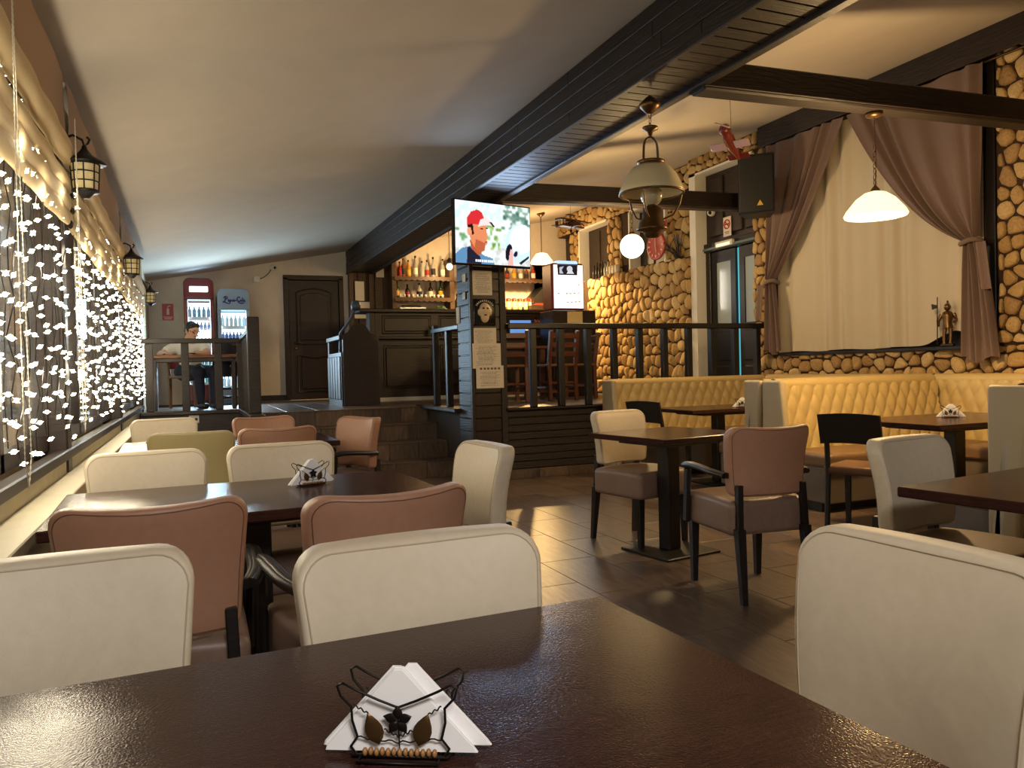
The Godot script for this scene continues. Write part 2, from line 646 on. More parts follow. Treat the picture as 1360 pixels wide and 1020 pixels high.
func build_setting():
	# lower floor
	var g := G.new()
	bx(g, -1.2, 7.2, -0.2, -0.008, ZF, ZB + 0.4)
	var fl := struct("floor", g, M.grout, "brown wood-look tiled floor of the dining room", "floor")
	tiles_on(fl, "floor_tile", XW, XR, 0.9, 8.27, 0.0, 0.36, 0.72, 0.004, 296)
	# ceiling: one slope rising from the windows to the stone wall
	g = G.new()
	var a := Vector2(XW - 0.4, cy(XW - 0.4)); var b := Vector2(XR + 0.6, cy(XR + 0.6))
	g.prism(PackedVector2Array([a, b, b + Vector2(0, 0.25), a + Vector2(0, 0.25)]), Transform3D(Basis.IDENTITY, V(0, 0, ZB + 0.4)), ZB + 0.4 - ZF + 0.3)
	struct("ceiling", g, M.ceil, "sloping cream plaster ceiling rising from the windows towards the stone wall", "ceiling")
	# back wall, with the panelled door in it
	g = G.new()
	bx(g, -1.2, 1.56, -0.1, 4.3, ZB, ZB + 0.3)
	bx(g, 2.46, 7.2, -0.1, 4.3, ZB, ZB + 0.3)
	bx(g, 1.56, 2.46, 2.82, 4.3, ZB, ZB + 0.3)
	bx(g, 1.56, 2.46, -0.1, FL2, ZB, ZB + 0.3)
	bx(g, 1.5, 2.5, 0.6, 3.0, ZB + 0.22, ZB + 0.32)
	struct("wall_back", g, M.plaster, "plain cream back wall behind the drinks fridges and the bar", "wall")
	g = G.new()
	bx(g, -1.2, 7.2, -0.1, 4.6, ZF - 0.25, ZF)
	struct("wall_front", g, M.plaster, "plain wall behind the viewer", "wall")
	g = G.new()
	bx(g, 0.95, 1.50, FL2, FL2 + 0.09, ZB - 0.02, ZB)
	struct("baseboard_back", g, M.darkwood, "dark baseboard left of the panelled door", "baseboard")
	build_door()
	build_window_wall()
	build_stone_wall()
	build_stage()
	build_beams()

func panel_door(d: Node3D, x0: float, x1: float, y0: float, y1: float, z: float):
	# a leaf with a tall arched panel above and one below
	var g := G.new()
	bx(g, x0, x1, y0, y1, z, z + 0.05, 0.004)
	part("leaf", g, M.darkwood, d)
	for pr in [[0.46, 0.95, true], [0.06, 0.40, false]]:
		var ya: float = lerpf(y0, y1, pr[0]); var yb: float = lerpf(y0, y1, pr[1]) - 0.04
		var w := (x1 - x0) / 2 - 0.13
		var pts := [Vector3(-w, ya, 0), Vector3(w, ya, 0)]
		for k in 9:
			var t := 1.0 - k / 4.0
			pts.append(Vector3(w * t, yb - 0.07 + (0.07 * (1 - t * t) if pr[2] else 0.07 * absf(t) * 0.6), 0))
		var q := []
		for p in pts:
			q.append(Vector3((x0 + x1) / 2 + p.x, p.y, -z + 0.004))
		g = G.new()
		g.tube(q, 0.014, 6, true)
		part("panel_moulding", g, M.darkwood, d)
		g = G.new()
		var poly := PackedVector2Array()
		for p in pts:
			poly.append(Vector2((x0 + x1) / 2 + p.x * 0.8, (ya + yb) / 2 + (p.y - (ya + yb) / 2) * 0.86))
		g.prism(poly, Transform3D(Basis.IDENTITY, Vector3(0, 0, -z)), 0.014, 0.01)
		part("raised_panel", g, M.darkwood, d)

func build_door():
	var d := thing("door_1", Vector3.ZERO, 0, "dark brown panelled door with a brass handle in the back wall", "door")
	d.set_meta("kind", "structure")
	var g := G.new()
	bx(g, 1.50, 1.58, FL2, 2.84, ZB - 0.03, ZB + 0.06, 0.006)
	bx(g, 2.44, 2.52, FL2, 2.84, ZB - 0.03, ZB + 0.06, 0.006)
	bx(g, 1.50, 2.52, 2.80, 2.88, ZB - 0.03, ZB + 0.06, 0.006)
	part("frame", g, M.darkwood, d)
	panel_door(d, 1.585, 2.435, FL2 + 0.01, 2.795, ZB + 0.01)
	g = G.new()
	g.lathe(V(1.68, 1.72, ZB - 0.005), [Vector2(0, -0.004), Vector2(0.026, -0.004), Vector2(0.026, 0.012), Vector2(0, 0.014)], 14, Basis(Vector3.RIGHT, PI / 2))
	g.tube([V(1.68, 1.72, ZB - 0.01), V(1.68, 1.72, ZB - 0.055), V(1.70, 1.72, ZB - 0.06), V(1.80, 1.70, ZB - 0.06)], 0.009, 8)
	part("handle", g, M.bronze, d)
	g = G.new()
	g.lathe(V(1.68, 1.62, ZB - 0.004), [Vector2(0, 0), Vector2(0.024, 0), Vector2(0.022, 0.01), Vector2(0, 0.012)], 14, Basis(Vector3.RIGHT, PI / 2))
	part("lock_rosette", g, M.bronze, d)

const POSTS := [-1.9, 1.25, 4.45, 7.65, 11.0]

func build_window_wall():
	# apron below, header above, posts between, and glass
	var g := G.new()
	bx(g, XW - 0.25, XW + 0.02, -0.1, 0.78, ZF, ZB)
	bx(g, XW - 0.25, XW, 2.45, cy(XW) + 0.1, ZF, ZB)
	bx(g, XW - 0.25, XW, 0.7, 2.6, 11.06, ZB)
	bx(g, XW - 0.25, XW, 0.7, 2.6, ZF, -1.96)
	var w := struct("wall_left", g, M.cream, "cream wall under and over the row of windows on the left", "wall")
	g = G.new()
	bx(g, XW - 0.02, XW + 0.04, 0.78, 0.83, -1.9, 11.0, 0.006)
	struct("trim_1", g, M.darkwood, "narrow dark window sill running along the left wall", "sill")
	for k in POSTS.size():
		g = G.new()
		bx(g, XW - 0.12, XW + 0.03, 0.0 if k < 4 else FL2, 2.5, POSTS[k] - 0.07, POSTS[k] + 0.07, 0.008)
		struct("trim_2", g, M.darkwood, "dark wooden window post, number %d from the viewer" % (k + 1), "post")
	for k in 4:
		var z0: float = POSTS[k] + 0.07; var z1: float = POSTS[k + 1] - 0.07
		var wn := thing("window_%d" % (k + 1), Vector3.ZERO, 0, ["window bay beside the viewer, behind the fairy lights", "window behind the nearest hanging fairy lights", "window behind the middle curtain of fairy lights", "window behind the farthest curtain of fairy lights"][k], "window")
		wn.set_meta("kind", "structure")
		g = G.new()
		bx(g, XW - 0.11, XW - 0.05, 0.83, 0.90, z0, z1)
		bx(g, XW - 0.11, XW - 0.05, 2.38, 2.46, z0, z1)
		for j in 4:
			var z := lerpf(z0, z1, j / 3.0)
			bx(g, XW - 0.105, XW - 0.05, 0.83, 2.46, z - 0.03, z + 0.03)
		part("window_frame", g, M.darkwood, wn)
		for j in 3:
			g = G.new()
			bx(g, XW - 0.083, XW - 0.077, 0.9, 2.38, lerpf(z0, z1, j / 3.0) + 0.03, lerpf(z0, z1, (j + 1) / 3.0) - 0.03)
			part("pane", g, M.glasspane, wn)
	# a slatted timber screen outside, lit by the fairy lights through the glass
	var sc := thing("timber_screen", Vector3.ZERO, 0, "rough timber screen standing outside the left windows", "fence")
	var z2 := 1.0
	var kk := 0
	while z2 < 11.2:
		g = G.new()
		var wd := R(0.09, 0.16)
		bx(g, XW - 0.52 - R(0, 0.03), XW - 0.48, 0.0, 2.7, z2, z2 + wd, 0.006)
		part("board", g, M.outwood if kk % 3 else M.midwood, sc)
		z2 += wd + R(0.05, 0.14)
		kk += 1
	for y in [0.95, 1.35, 1.75, 2.15]:
		g = G.new()
		bx(g, XW - 0.47, XW - 0.43, y, y + 0.06, 1.0, 11.2, 0.004)
		part("rail", g, M.darkwood, sc)
	# cream ledge along the wall
	g = G.new()
	bx(g, XW + 0.02, -0.45, 0.675, 0.715, -1.9, 9.3, 0.004)
	bx(g, XW + 0.02, -0.47, 0.0, 0.675, -1.9, 9.3)
	struct("trim_3", g, M.cream, "cream ledge at table height along the window wall", "ledge")

func build_stone_wall():
	var g := G.new()
	bx(g, XR, XR + 0.35, -0.1, 1.28, ZF, 7.9)
	bx(g, XR, XR + 0.35, 1.28, 4.4, ZF, 4.85)
	bx(g, XR, XR + 0.35, 1.28, 4.4, 7.4, 7.9)
	bx(g, XR, XR + 0.35, 3.75, 4.4, 4.85, 7.4)
	bx(g, XR, XR + 0.35, -0.1, FL2, 7.9, 9.25)
	bx(g, XR, XR + 0.35, 3.85, 4.4, 7.9, 9.25)
	var w := struct("wall_right", g, M.mortar, "long wall of yellow fieldstones in dark mortar around the curtained window", "wall")
	var o := V(XR, 0, 0); var u := V(0, 0, -1); var v := Vector3.UP   # u runs towards the viewer, so that u x v looks into the room
	stones_on(w, o, V(0, 0, -1), v, [Rect2(-7.6, 1.0, 4.3, 0.28), Rect2(-4.69, 1.3, 1.3, 2.74), Rect2(-7.9, FL2, 0.34, 3.1), Rect2(-9.25, 3.86, 1.45, 0.21)], 0.145, 0.035, 5)
	# stone wall of the raised part: parapet with a ledge, piers above it
	g = G.new()
	bx(g, XR, XR + 0.4, -0.1, 2.72, 9.25, 12.3)
	bx(g, XR + 0.02, XR + 0.4, -0.1, 2.72, 12.3, ZB)
	bx(g, XR + 0.15, XR + 0.45, 2.72, 4.4, 9.25, 10.05)
	bx(g, XR + 0.15, XR + 0.45, 2.72, 4.4, 11.08, 11.82)
	bx(g, XR + 0.15, XR + 0.45, 2.72, 4.4, 12.85, 13.3)
	bx(g, XR + 0.15, XR + 0.45, 3.72, 4.4, 9.25, ZB)
	var w2 := struct("wall_right", g, M.mortar, "tall parapet and piers of yellow fieldstones beside the bar", "wall")
	stones_on(w2, o, u, v, [Rect2(-12.3, FL2, 3.05, 2.0)], 0.172, 0.045, 11)
	stones_on(w2, V(XR + 0.15, 0, 0), u, v, [Rect2(-10.05, 2.74, 0.6, 0.98), Rect2(-11.82, 2.74, 0.44, 0.98), Rect2(-13.25, 2.74, 0.4, 0.98), Rect2(-13.75, 3.73, 4.5, 0.35)], 0.17, 0.04, 12)
	# white plastered reveals
	g = G.new()
	bx(g, XR + 0.002, XR + 0.34, FL2, 3.86, 9.12, 9.26)
	bx(g, XR + 0.10, XR + 0.46, 2.74, 3.72, 12.82, 12.86)
	bx(g, XR + 0.10, XR + 0.46, 3.69, 3.73, 11.82, 12.86)
	bx(g, XR + 0.10, XR + 0.46, 2.74, 3.72, 11.05, 11.09)
	bx(g, XR + 0.10, XR + 0.46, 3.69, 3.73, 10.05, 11.09)
	bx(g, XR + 0.10, XR + 0.46, 2.74, 3.72, 10.02, 10.06)
	bx(g, XR + 0.002, XR + 0.34, 3.82, 3.87, 7.9, 9.26)
	struct("trim_4", g, M.white, "white plastered reveals beside the door and the shuttered openings", "trim")
	# dark shutters in the upper openings
	for e in [[10.06, 11.05, "behind the red clock"], [11.83, 12.82, "above the row of bottles on the parapet"], [13.3, 13.78, "nearest the back wall, behind the bar lamp"]]:
		var sh := thing("window_%d" % (5 + [10.06, 11.83, 13.3].find(e[0])), Vector3.ZERO, 0, "dark wooden shutter " + e[2], "shutter")
		sh.set_meta("kind", "structure")
		g = G.new()
		bx(g, XR + 0.30, XR + 0.36, 2.72, 3.72, e[0], e[1])
		part("shutter_frame", g, M.darkwood, sh)
		for k in 2:
			g = G.new()
			var za: float = lerpf(e[0], e[1], k / 2.0) + 0.06; var zb: float = lerpf(e[0], e[1], (k + 1) / 2.0) - 0.06
			bx(g, XR + 0.28, XR + 0.31, 2.80, 3.64, za, zb, 0.012)
			part("shutter_panel", g, M.darkwood, sh)
	# outer skin behind openings so that no sky shows
	g = G.new()
	bx(g, XR + 0.55, XR + 0.6, -0.1, 4.6, ZF, ZB + 0.3)
	struct("wall_right", g, M.mortar, "dark outer skin behind the stone wall", "wall")
	build_entrance()

func build_entrance():
	# double door with glazed leaves, left a little open
	var d := thing("door_2", Vector3.ZERO, 0, "dark double door with glazed upper panels in the stone wall", "door")
	d.set_meta("kind", "structure")
	var g := G.new()
	var x := XR + 0.16
	bx(g, x, x + 0.1, FL2, 2.84, 9.02, 9.12, 0.006)
	bx(g, x, x + 0.1, FL2, 2.84, 7.9, 7.97, 0.006)
	bx(g, x - 0.03, x + 0.12, 2.74, 2.86, 7.9, 9.12, 0.006)
	part("frame", g, M.blackwood, d)
	for lf in [[8.50, 9.02], [7.97, 8.42]]:
		var za: float = lf[0]; var zb: float = lf[1]
		g = G.new()
		bx(g, x + 0.02, x + 0.07, FL2 + 0.01, 1.72, za, zb)
		bx(g, x + 0.02, x + 0.07, 2.58, 2.73, za, zb)
		bx(g, x + 0.02, x + 0.07, 1.72, 2.58, za, za + 0.10)
		bx(g, x + 0.02, x + 0.07, 1.72, 2.58, zb - 0.10, zb)
		var leaf := part("leaf", g, M.blackwood, d)
		g = G.new()
		bx(g, x + 0.04, x + 0.046, 1.72, 2.58, za + 0.10, zb - 0.10)
		part("pane", g, mat(c8(176, 192, 204), 0.12, {"spec": 0.8}), leaf)
		for r in [[0.95, 1.15], [1.22, 1.62]]:
			g = G.new()
			bx(g, x + 0.005, x + 0.03, r[0], r[1], za + 0.09, zb - 0.09, 0.015)
			part("raised_panel", g, M.blackwood, leaf)
	# transom of dark panels
	g = G.new()
	bx(g, x + 0.03, x + 0.09, 2.86, 3.84, 7.9, 9.12)
	var tr := part("transom", g, M.darkwood, d)
	for k in 3:
		g = G.new()
		bx(g, x + 0.0, x + 0.04, 2.94, 3.76, 7.94 + k * 0.395, 7.94 + k * 0.395 + 0.33, 0.015)
		part("transom_panel", g, M.darkwood, tr)
	# cyan light tube glowing in the gap between the leaves
	g = G.new()
	bx(g, x + 0.05, x + 0.065, FL2 + 0.02, 2.73, 8.432, 8.488)
	single("light_tube", g, mat(c8(60, 150, 175), 0.4, {"glow": c8(90, 190, 210), "power": 0.7}), "cyan light tube glowing in the gap between the two door leaves", "lamp")
	g = G.new()
	bx(g, x - 0.06, x - 0.03, 2.76, 2.79, 7.95, 9.1)
	single("metal_tube", g, mat(c8(96, 120, 128), 0.3), "thin bluish tube along the head of the double door", "tube")

func build_stage():
	# raised floor of the bar, with stairs up to it
	var g := G.new()
	bx(g, XW, 0.66, -0.1, FL2 - 0.013, 10.37, ZB)
	bx(g, 0.66, 2.72, -0.1, FL2 - 0.013, 9.39, ZB)
	bx(g, 2.72, XR, -0.1, FL2 - 0.013, 7.75, ZB)
	var fl := struct("floor", g, M.grout, "raised brown tiled floor of the bar area", "floor")
	tiles_on(fl, "floor_tile", 2.74, XR, 7.78, 11.3, FL2, 0.36, 0.72, 0.004, 120)
	tiles_on(fl, "floor_tile", XW, 0.66, 10.38, 12.2, FL2, 0.36, 0.72, 0.004, 60)
	tiles_on(fl, "floor_tile", 0.66, 2.72, 9.40, 11.9, FL2, 0.36, 0.72, 0.004, 60)
	# stairs
	var zs := [8.27, 8.58, 8.98, 9.36]
	g = G.new()
	for k in 3:
		bx(g, 0.66, 2.718, -0.1, 0.185 * (k + 1) - 0.014, zs[k] + 0.011, 9.385)
	var stc := struct("stairs", g, M.grout, "four wide tiled steps up to the bar", "stairs")
	for k in 4:
		var y := 0.185 * k
		for j in 6:
			var xa := 0.66 + 0.3430 * j
			g = G.new()
			bx(g, xa + 0.002, xa + 0.3410, y, y + 0.173, zs[k], zs[k] + 0.01, 0.001)
			part("riser_tile", g, M.tiles[(k + j * 2) % 3], stc)
			g = G.new()
			var z1: float = zs[k + 1] if k < 3 else 9.40
			bx(g, xa + 0.002, xa + 0.3410, y + 0.173, y + 0.185, zs[k] - 0.012, z1, 0.003)
			part("tread_tile", g, M.tiles[(k * 2 + j) % 3], stc)
	# white side wall beside the stairs
	g = G.new()
	bx(g, 2.72, 2.80, -0.1, FL2 - 0.02, 8.07, 9.5)
	struct("wall_stair", g, M.white, "white side wall between the stairs and the pillar", "wall")
	g = G.new()
	bx(g, 2.62, 2.86, FL2 - 0.02, FL2 + 0.02, 8.0, 9.55, 0.004)
	struct("trim_5", g, M.darkwood, "dark cap on the side wall of the stairs", "trim")
	g = G.new()
	bx(g, 0.58, 0.66, -0.1, FL2 - 0.02, 8.3, 10.4)
	struct("wall_stair", g, M.darkwood, "dark cheek wall at the left end of the stairs", "wall")
	# planked front of the stage
	g = G.new()
	bx(g, 3.1, XR, 0.10, FL2, 7.68, 7.75)
	var pf := struct("wall_stage", g, M.blackwood, "dark planked front of the raised floor under the railing", "wall")
	for k in 8:
		var xx := 3.1
		while xx < 6.5:
			var l := minf(R(1.5, 2.3), XR - xx)
			g = G.new()
			bx(g, xx + 0.002, xx + l - 0.002, 0.105 + k * 0.079, 0.105 + k * 0.079 + 0.074, 7.655, 7.685, 0.006)
			part("plank", g, M.beam, pf)
			xx += l
	g = G.new()
	bx(g, 3.08, XR, FL2 - 0.005, FL2 + 0.025, 7.60, 7.80, 0.006)
	part("cap_board", g, M.beam, pf)
	for k in 10:
		g = G.new()
		bx(g, 3.1 + k * 0.35 + 0.002, 3.1 + k * 0.35 + 0.347, 0.0, 0.10, 7.645, 7.70, 0.003)
		part("skirting_tile", g, M.tiles[k % 3], pf)
	# box front of the left part
	g = G.new()
	bx(g, XW + 0.03, 0.58, 0.0, FL2 - 0.02, 10.28, 10.36)
	var lf := struct("wall_stage", g, M.darkwood, "dark panelled front of the raised floor below the seated man", "wall")
	g = G.new()
	bx(g, XW + 0.03, 0.70, FL2 - 0.025, FL2 + 0.02, 10.22, 10.42, 0.006)
	part("cap_board", g, M.darkwood, lf)
	g = G.new()
	bx(g, 0.54, 0.70, FL2 - 0.02, FL2 + 0.025, 8.25, 10.42, 0.006)
	part("cap_board", g, M.darkwood, lf)

func build_beams():
	# boxed main beam clad in boards, from over the viewer to the back wall
	var x0 := 2.58; var x1 := 3.0; var yb := 2.92
	var b := thing("main_beam", Vector3.ZERO, 0, "massive boxed dark beam clad in boards along the ceiling", "beam")
	var g := G.new()
	bx(g, x0 + 0.03, x1 - 0.03, yb + 0.03, cy(x0) + 0.02, ZF, ZB)
	part("core", g, M.blackwood, b)
	var rows := 4
	var hgt := cy(x0) - yb
	for side in 2:
		for k in rows:
			var z := ZF
			while z < ZB - 0.05:
				var l := minf(R(1.4, 2.6), ZB - z)
				g = G.new()
				var ya := yb + k * hgt / rows; var y2 := ya + hgt / rows - 0.004
				if side == 0:
					bx(g, x0, x0 + 0.03, ya, y2, z + 0.002, z + l - 0.002, 0.004)
				else:
					bx(g, x1 - 0.03, x1, ya, y2, z + 0.002, z + l - 0.002, 0.004)
				part("side_board", g, M.beam, b)
				z += l
	var sl := G.new()
	sl.box(Vector3.ZERO, Vector3(x1 - x0 - 0.07, 0.02, 0.105), 0.004)
	var slm := sl.done()
	var zz := 0.6
	while zz < ZB - 0.2:
		part("soffit_slat", slm, M.beam, b, V((x0 + x1) / 2, yb + 0.022, zz))
		zz += 0.112
	g = G.new()
	bx(g, x0 - 0.004, x0 + 0.035, yb - 0.012, yb + 0.03, ZF, ZB, 0.006)
	bx(g, x1 - 0.035, x1 + 0.03, yb - 0.012, yb + 0.05, ZF, ZB, 0.006)
	part("edge_moulding", g, M.beam, b)
	# tie beams across the right half
	for e in [[4.10, 2.885, 0.19, 0.15, "tie beam in front of the curtained window, nearest the viewer"], [7.62, 2.93, 0.2, 0.15, "tie beam over the railing of the raised floor"]]:
		var t := thing("tie_beam", Vector3.ZERO, 0, "dark wooden " + e[4], "beam", "")
		g = G.new()
		var zc: float = e[0]
		g.bar(V(3.0, e[1] + e[2] / 2, zc), V(XR, e[1] + e[2] / 2 + 0.09, zc), e[3], e[2], 0.012)
		part("timber", g, M.beam, t)
		g = G.new()
		for s in [-1, 1]:
			g.bar(V(3.0, e[1] + 0.03, zc + s * (e[3] / 2 + 0.008)), V(XR, e[1] + 0.12, zc + s * (e[3] / 2 + 0.008)), 0.02, 0.03, 0.004)
		part("moulding", g, M.beam, t)
	# pillar with boards; its left flank looks at the stairs
	var px0 := 2.70; var px1 := 3.10; var pz0 := 7.65; var pz1 := 8.07
	var p := thing("pillar", Vector3.ZERO, 0, "dark board-clad pillar carrying the screen and pinned papers", "pillar")
	g = G.new()
	bx(g, px0 + 0.02, px1 - 0.02, 0.0, 2.95, pz0 + 0.02, pz1 - 0.02)
	part("core", g, M.blackwood, p)
	var nb := 22
	for k in nb:
		var ya := 2.93 * k / nb; var y2 := 2.93 * (k + 1) / nb - 0.007
		g = G.new()
		bx(g, px0, px0 + 0.03, ya, y2, pz0 + 0.03, pz1 - 0.01, 0.005)
		part("flank_board", g, M.beam, p)
		g = G.new()
		bx(g, px0 + 0.035, px1 - 0.07, ya, y2, pz0, pz0 + 0.03, 0.005)
		part("front_board", g, M.darkwood, p)
		g = G.new()
		bx(g, px1 - 0.03, px1, ya, y2, pz0 + 0.03, pz1 - 0.01, 0.005)
		part("flank_board", g, M.beam, p)
	for xx in [[px0, px0 + 0.035], [px1 - 0.068, px1]]:
		g = G.new()
		bx(g, xx[0], xx[1], 0.0, 2.93, pz0 - 0.012, pz0 + 0.03, 0.005)
		part("corner_batten", g, M.beam, p)
	# cornice board over the curtains
	var c := thing("curtain_cornice", Vector3.ZERO, 0, "dark wooden cornice board above the curtained window", "cornice")
	g = G.new()
	bx(g, XR - 0.16, XR - 0.13, 3.78, 4.0, 3.2, 7.62, 0.006)
	part("board", g, M.beam, c)
	g = G.new()
	bx(g, XR - 0.16, XR, 3.99, 4.03, 3.2, 7.62, 0.004)
	part("top_board", g, M.beam, c)
	g = G.new()
	g.tube([V(XR - 0.08, 3.77, 3.3), V(XR - 0.08, 3.77, 7.6)], 0.012, 8)
	part("rod", g, M.bronze, c)

# ---------- furniture ----------
func rr_outline(wt: float, wb: float, h: float, rt: float, rb: float) -> Array:
	# rounded outline, counter-clockwise, base at y = 0
	var pts := []
	for e in [[wb / 2 - rb, rb, rb, -PI / 2], [wt / 2 - rt, h - rt, rt, 0.0], [-(wt / 2 - rt), h - rt, rt, PI / 2], [-(wb / 2 - rb), rb, rb, PI]]:
		for k in 7:
			var a: float = e[3] + PI / 2 * k / 6.0
			pts.append(Vector2(e[0] + cos(a) * e[2], e[1] + sin(a) * e[2]))
	# add points along the long edges so that they can bend
	var out := []
	for i in pts.size():
		var a: Vector2 = pts[i]; var b: Vector2 = pts[(i + 1) % pts.size()]
		out.append(a)
		var n := int(a.distance_to(b) / 0.05)
		for k in range(1, n):
			out.append(a.lerp(b, float(k) / n))
	return out

const BACK_Y := 0.515
func tan_bend(p: Vector3) -> Vector3:
	var q := 1.0 - p.x * p.x / 0.055
	return Vector3(p.x, p.y - 0.014 * q * clampf(p.y / 0.355, 0, 1), p.z + 1.25 * p.x * p.x - 0.02 + 0.02 * sin(p.y * 8.0) - p.y * 0.16)

func back_bend(p: Vector3) -> Vector3:
	# hollow towards the sitter and lean back
	var z := p.z + 0.62 * p.x * p.x + 0.02 * sin(p.y * 8.0)
	return Vector3(p.x, p.y, z - p.y * 0.16)

var chair_mesh := {}
func chair_shapes():
	var o := rr_outline(0.455, 0.41, 0.355, 0.055, 0.03)
	var g := G.new()
	g.pillow(o, 0.068, 0.016, 0.007, back_bend)
	chair_mesh.back = g.done()
	g = G.new()
	g.pillow(o, 0.068, 0.016, 0.007, tan_bend)
	chair_mesh.tan_back = g.done()
	for s in [1.0, -1.0]:
		var cen := Vector2(0, 0.178)
		var pts := []
		var pt2 := []
		for p: Vector2 in o:
			var d := p - cen
			var q := cen + d * (1.0 - 0.013 / d.length())
			pts.append(back_bend(Vector3(q.x, q.y, s * 0.0337)))
			pt2.append(tan_bend(Vector3(q.x, q.y, s * 0.0337)))
		g = G.new()
		g.tube(pts, 0.0016, 5, true)
		chair_mesh["seam%d" % int(s)] = g.done()
		g = G.new()
		g.tube(pt2, 0.0016, 5, true)
		chair_mesh["tan_seam%d" % int(s)] = g.done()
	g = G.new()
	g.rbox(Vector3(0, 0.405, 0.01), Vector3(0.455, 0.165, 0.46), 0.03, 3, func(p): return Vector3(p.x * (1.0 + 0.04 * p.z), p.y + (0.012 * (1 - 16 * p.x * p.x * p.z * p.z * 20) if p.y > 0.04 else 0.0), p.z), Basis.IDENTITY, 4)
	chair_mesh.seat = g.done()
	for e in [["fl", -0.195, 0.20, -0.195, 0.205], ["fr", 0.195, 0.20, 0.195, 0.205], ["rl", -0.185, -0.236, -0.19, -0.275], ["rr", 0.185, -0.236, 0.19, -0.275]]:
		g = G.new()
		g.taper(Vector3(e[3], 0, e[4]), Vector3(e[1], 0.36, e[2]), 0.028, 0.044)
		chair_mesh[e[0]] = g.done()
	for s in [-1.0, 1.0]:
		g = G.new()
		g.bar(Vector3(s * 0.185, 0.352, -0.236), Vector3(s * 0.178, 0.575, -0.226), 0.03, 0.036, 0.003)
		chair_mesh["st%d" % int(s)] = g.done()
		# arm: post from the front leg, curving back to the backrest
		g = G.new()
		var prev := Vector3.ZERO
		g.smooth(false)
		g.bar(Vector3(s * 0.245, 0.33, 0.19), Vector3(s * 0.25, 0.625, 0.155), 0.026, 0.05, 0.008)
		var cv := [Vector3(s * 0.25, 0.635, 0.185), Vector3(s * 0.255, 0.645, 0.10), Vector3(s * 0.255, 0.64, 0.0), Vector3(s * 0.25, 0.63, -0.10), Vector3(s * 0.228, 0.62, -0.19)]
		var cur := Curve3D.new()
		for i in 5:
			var tg: Vector3 = (cv[mini(i + 1, 4)] - cv[maxi(i - 1, 0)]) / 6.0
			cur.add_point(cv[i], -tg, tg)
		var cp := cur.tessellate_even_length(4, 0.02)
		for off in [[-0.010, 0.0], [0.010, 0.0], [0.0, 0.003]]:
			var pp := []
			for p in cp:
				pp.append(p + Vector3(off[0], off[1], 0))
			g.tube(pp, 0.0145, 8)
		chair_mesh["arm%d" % int(s)] = g.done()

func make_chair(at: Vector3, turn: float, look: String, arms: bool, label: String, group: String) -> Node3D:
	var t := thing("armchair" if arms else "dining_chair", at, turn, label, "chair", group)
	var bm: Material = M[look]
	part("seat", chair_mesh.seat, M.taupe, t)
	var pre := "tan_" if look == "tan" else ""
	var b := part("backrest", chair_mesh[pre + "back"], bm, t, Vector3(0, BACK_Y, -0.205))
	for s in ["seam1", "seam-1"]:
		part("piping", chair_mesh[pre + s], M.beigeseam if look != "tan" else M.tanseam, b)
	for l in ["fl", "fr", "rl", "rr"]:
		part("leg", chair_mesh[l], M.blackwood, t)
	for l in ["st-1", "st1"]:
		part("back_post", chair_mesh[l], M.blackwood, t)
	if arms:
		for l in ["arm-1", "arm1"]:
			part("arm", chair_mesh[l], M.blackwood, t)
	return t

func back_at(x: float, z: float, turn: float) -> Vector3:
	# chair base so that the top of its backrest stands over (x, z)
	var off := Vector3(0, 0, -0.262).rotated(Vector3.UP, turn)
	return V(x, 0, z) - off

func table(x: float, z: float, w: float, d: float, h: float, turn: float, label: String, group := "", bases := 1) -> Node3D:
	var t := thing("table", V(x, 0, z), turn, label, "table", group)
	var g := G.new()
	g.box(Vector3(0, h - 0.017, 0), Vector3(w, 0.034, d), 0.004)
	part("tabletop", g, M.table, t)
	g = G.new()
	g.box(Vector3(0, h - 0.05, 0), Vector3(w * 0.62, 0.03, d * 0.62), 0.004)
	part("underframe", g, M.tableedge, t)
	for k in bases:
		var xx := 0.0 if bases == 1 else (-0.25 + 0.5 * k) * w
		g = G.new()
		g.box(Vector3(xx, (h - 0.06) / 2 + 0.01, 0), Vector3(0.10, h - 0.07, 0.10), 0.006)
		part("column", g, M.blackwood, t)
		g = G.new()
		g.box(Vector3(xx, 0.008, 0), Vector3(0.44, 0.016, 0.44), 0.004)
		part("base_plate", g, M.black, t)
	return t

func leaf_shape(g: G, c: Vector3, ang: float, l: float, w: float, tf: Basis):
	# a small embossed leaf with a midrib
	var d := Vector3(cos(ang), sin(ang), 0)
	var n := Vector3(-sin(ang), cos(ang), 0)
	var rows := []
	for i in 7:
		var t := i / 6.0
		var hw := w * sin(PI * pow(t, 0.8)) * 0.5
		rows.append([c + tf * (d * (t - 0.5) * l + n * hw), c + tf * (d * (t - 0.5) * l + Vector3(0, 0, 0.0025)), c + tf * (d * (t - 0.5) * l - n * hw)])
	g.smooth()
	for i in 6:
		for j in 2:
			g.quad(rows[i][j], rows[i][j + 1], rows[i + 1][j + 1], rows[i + 1][j])

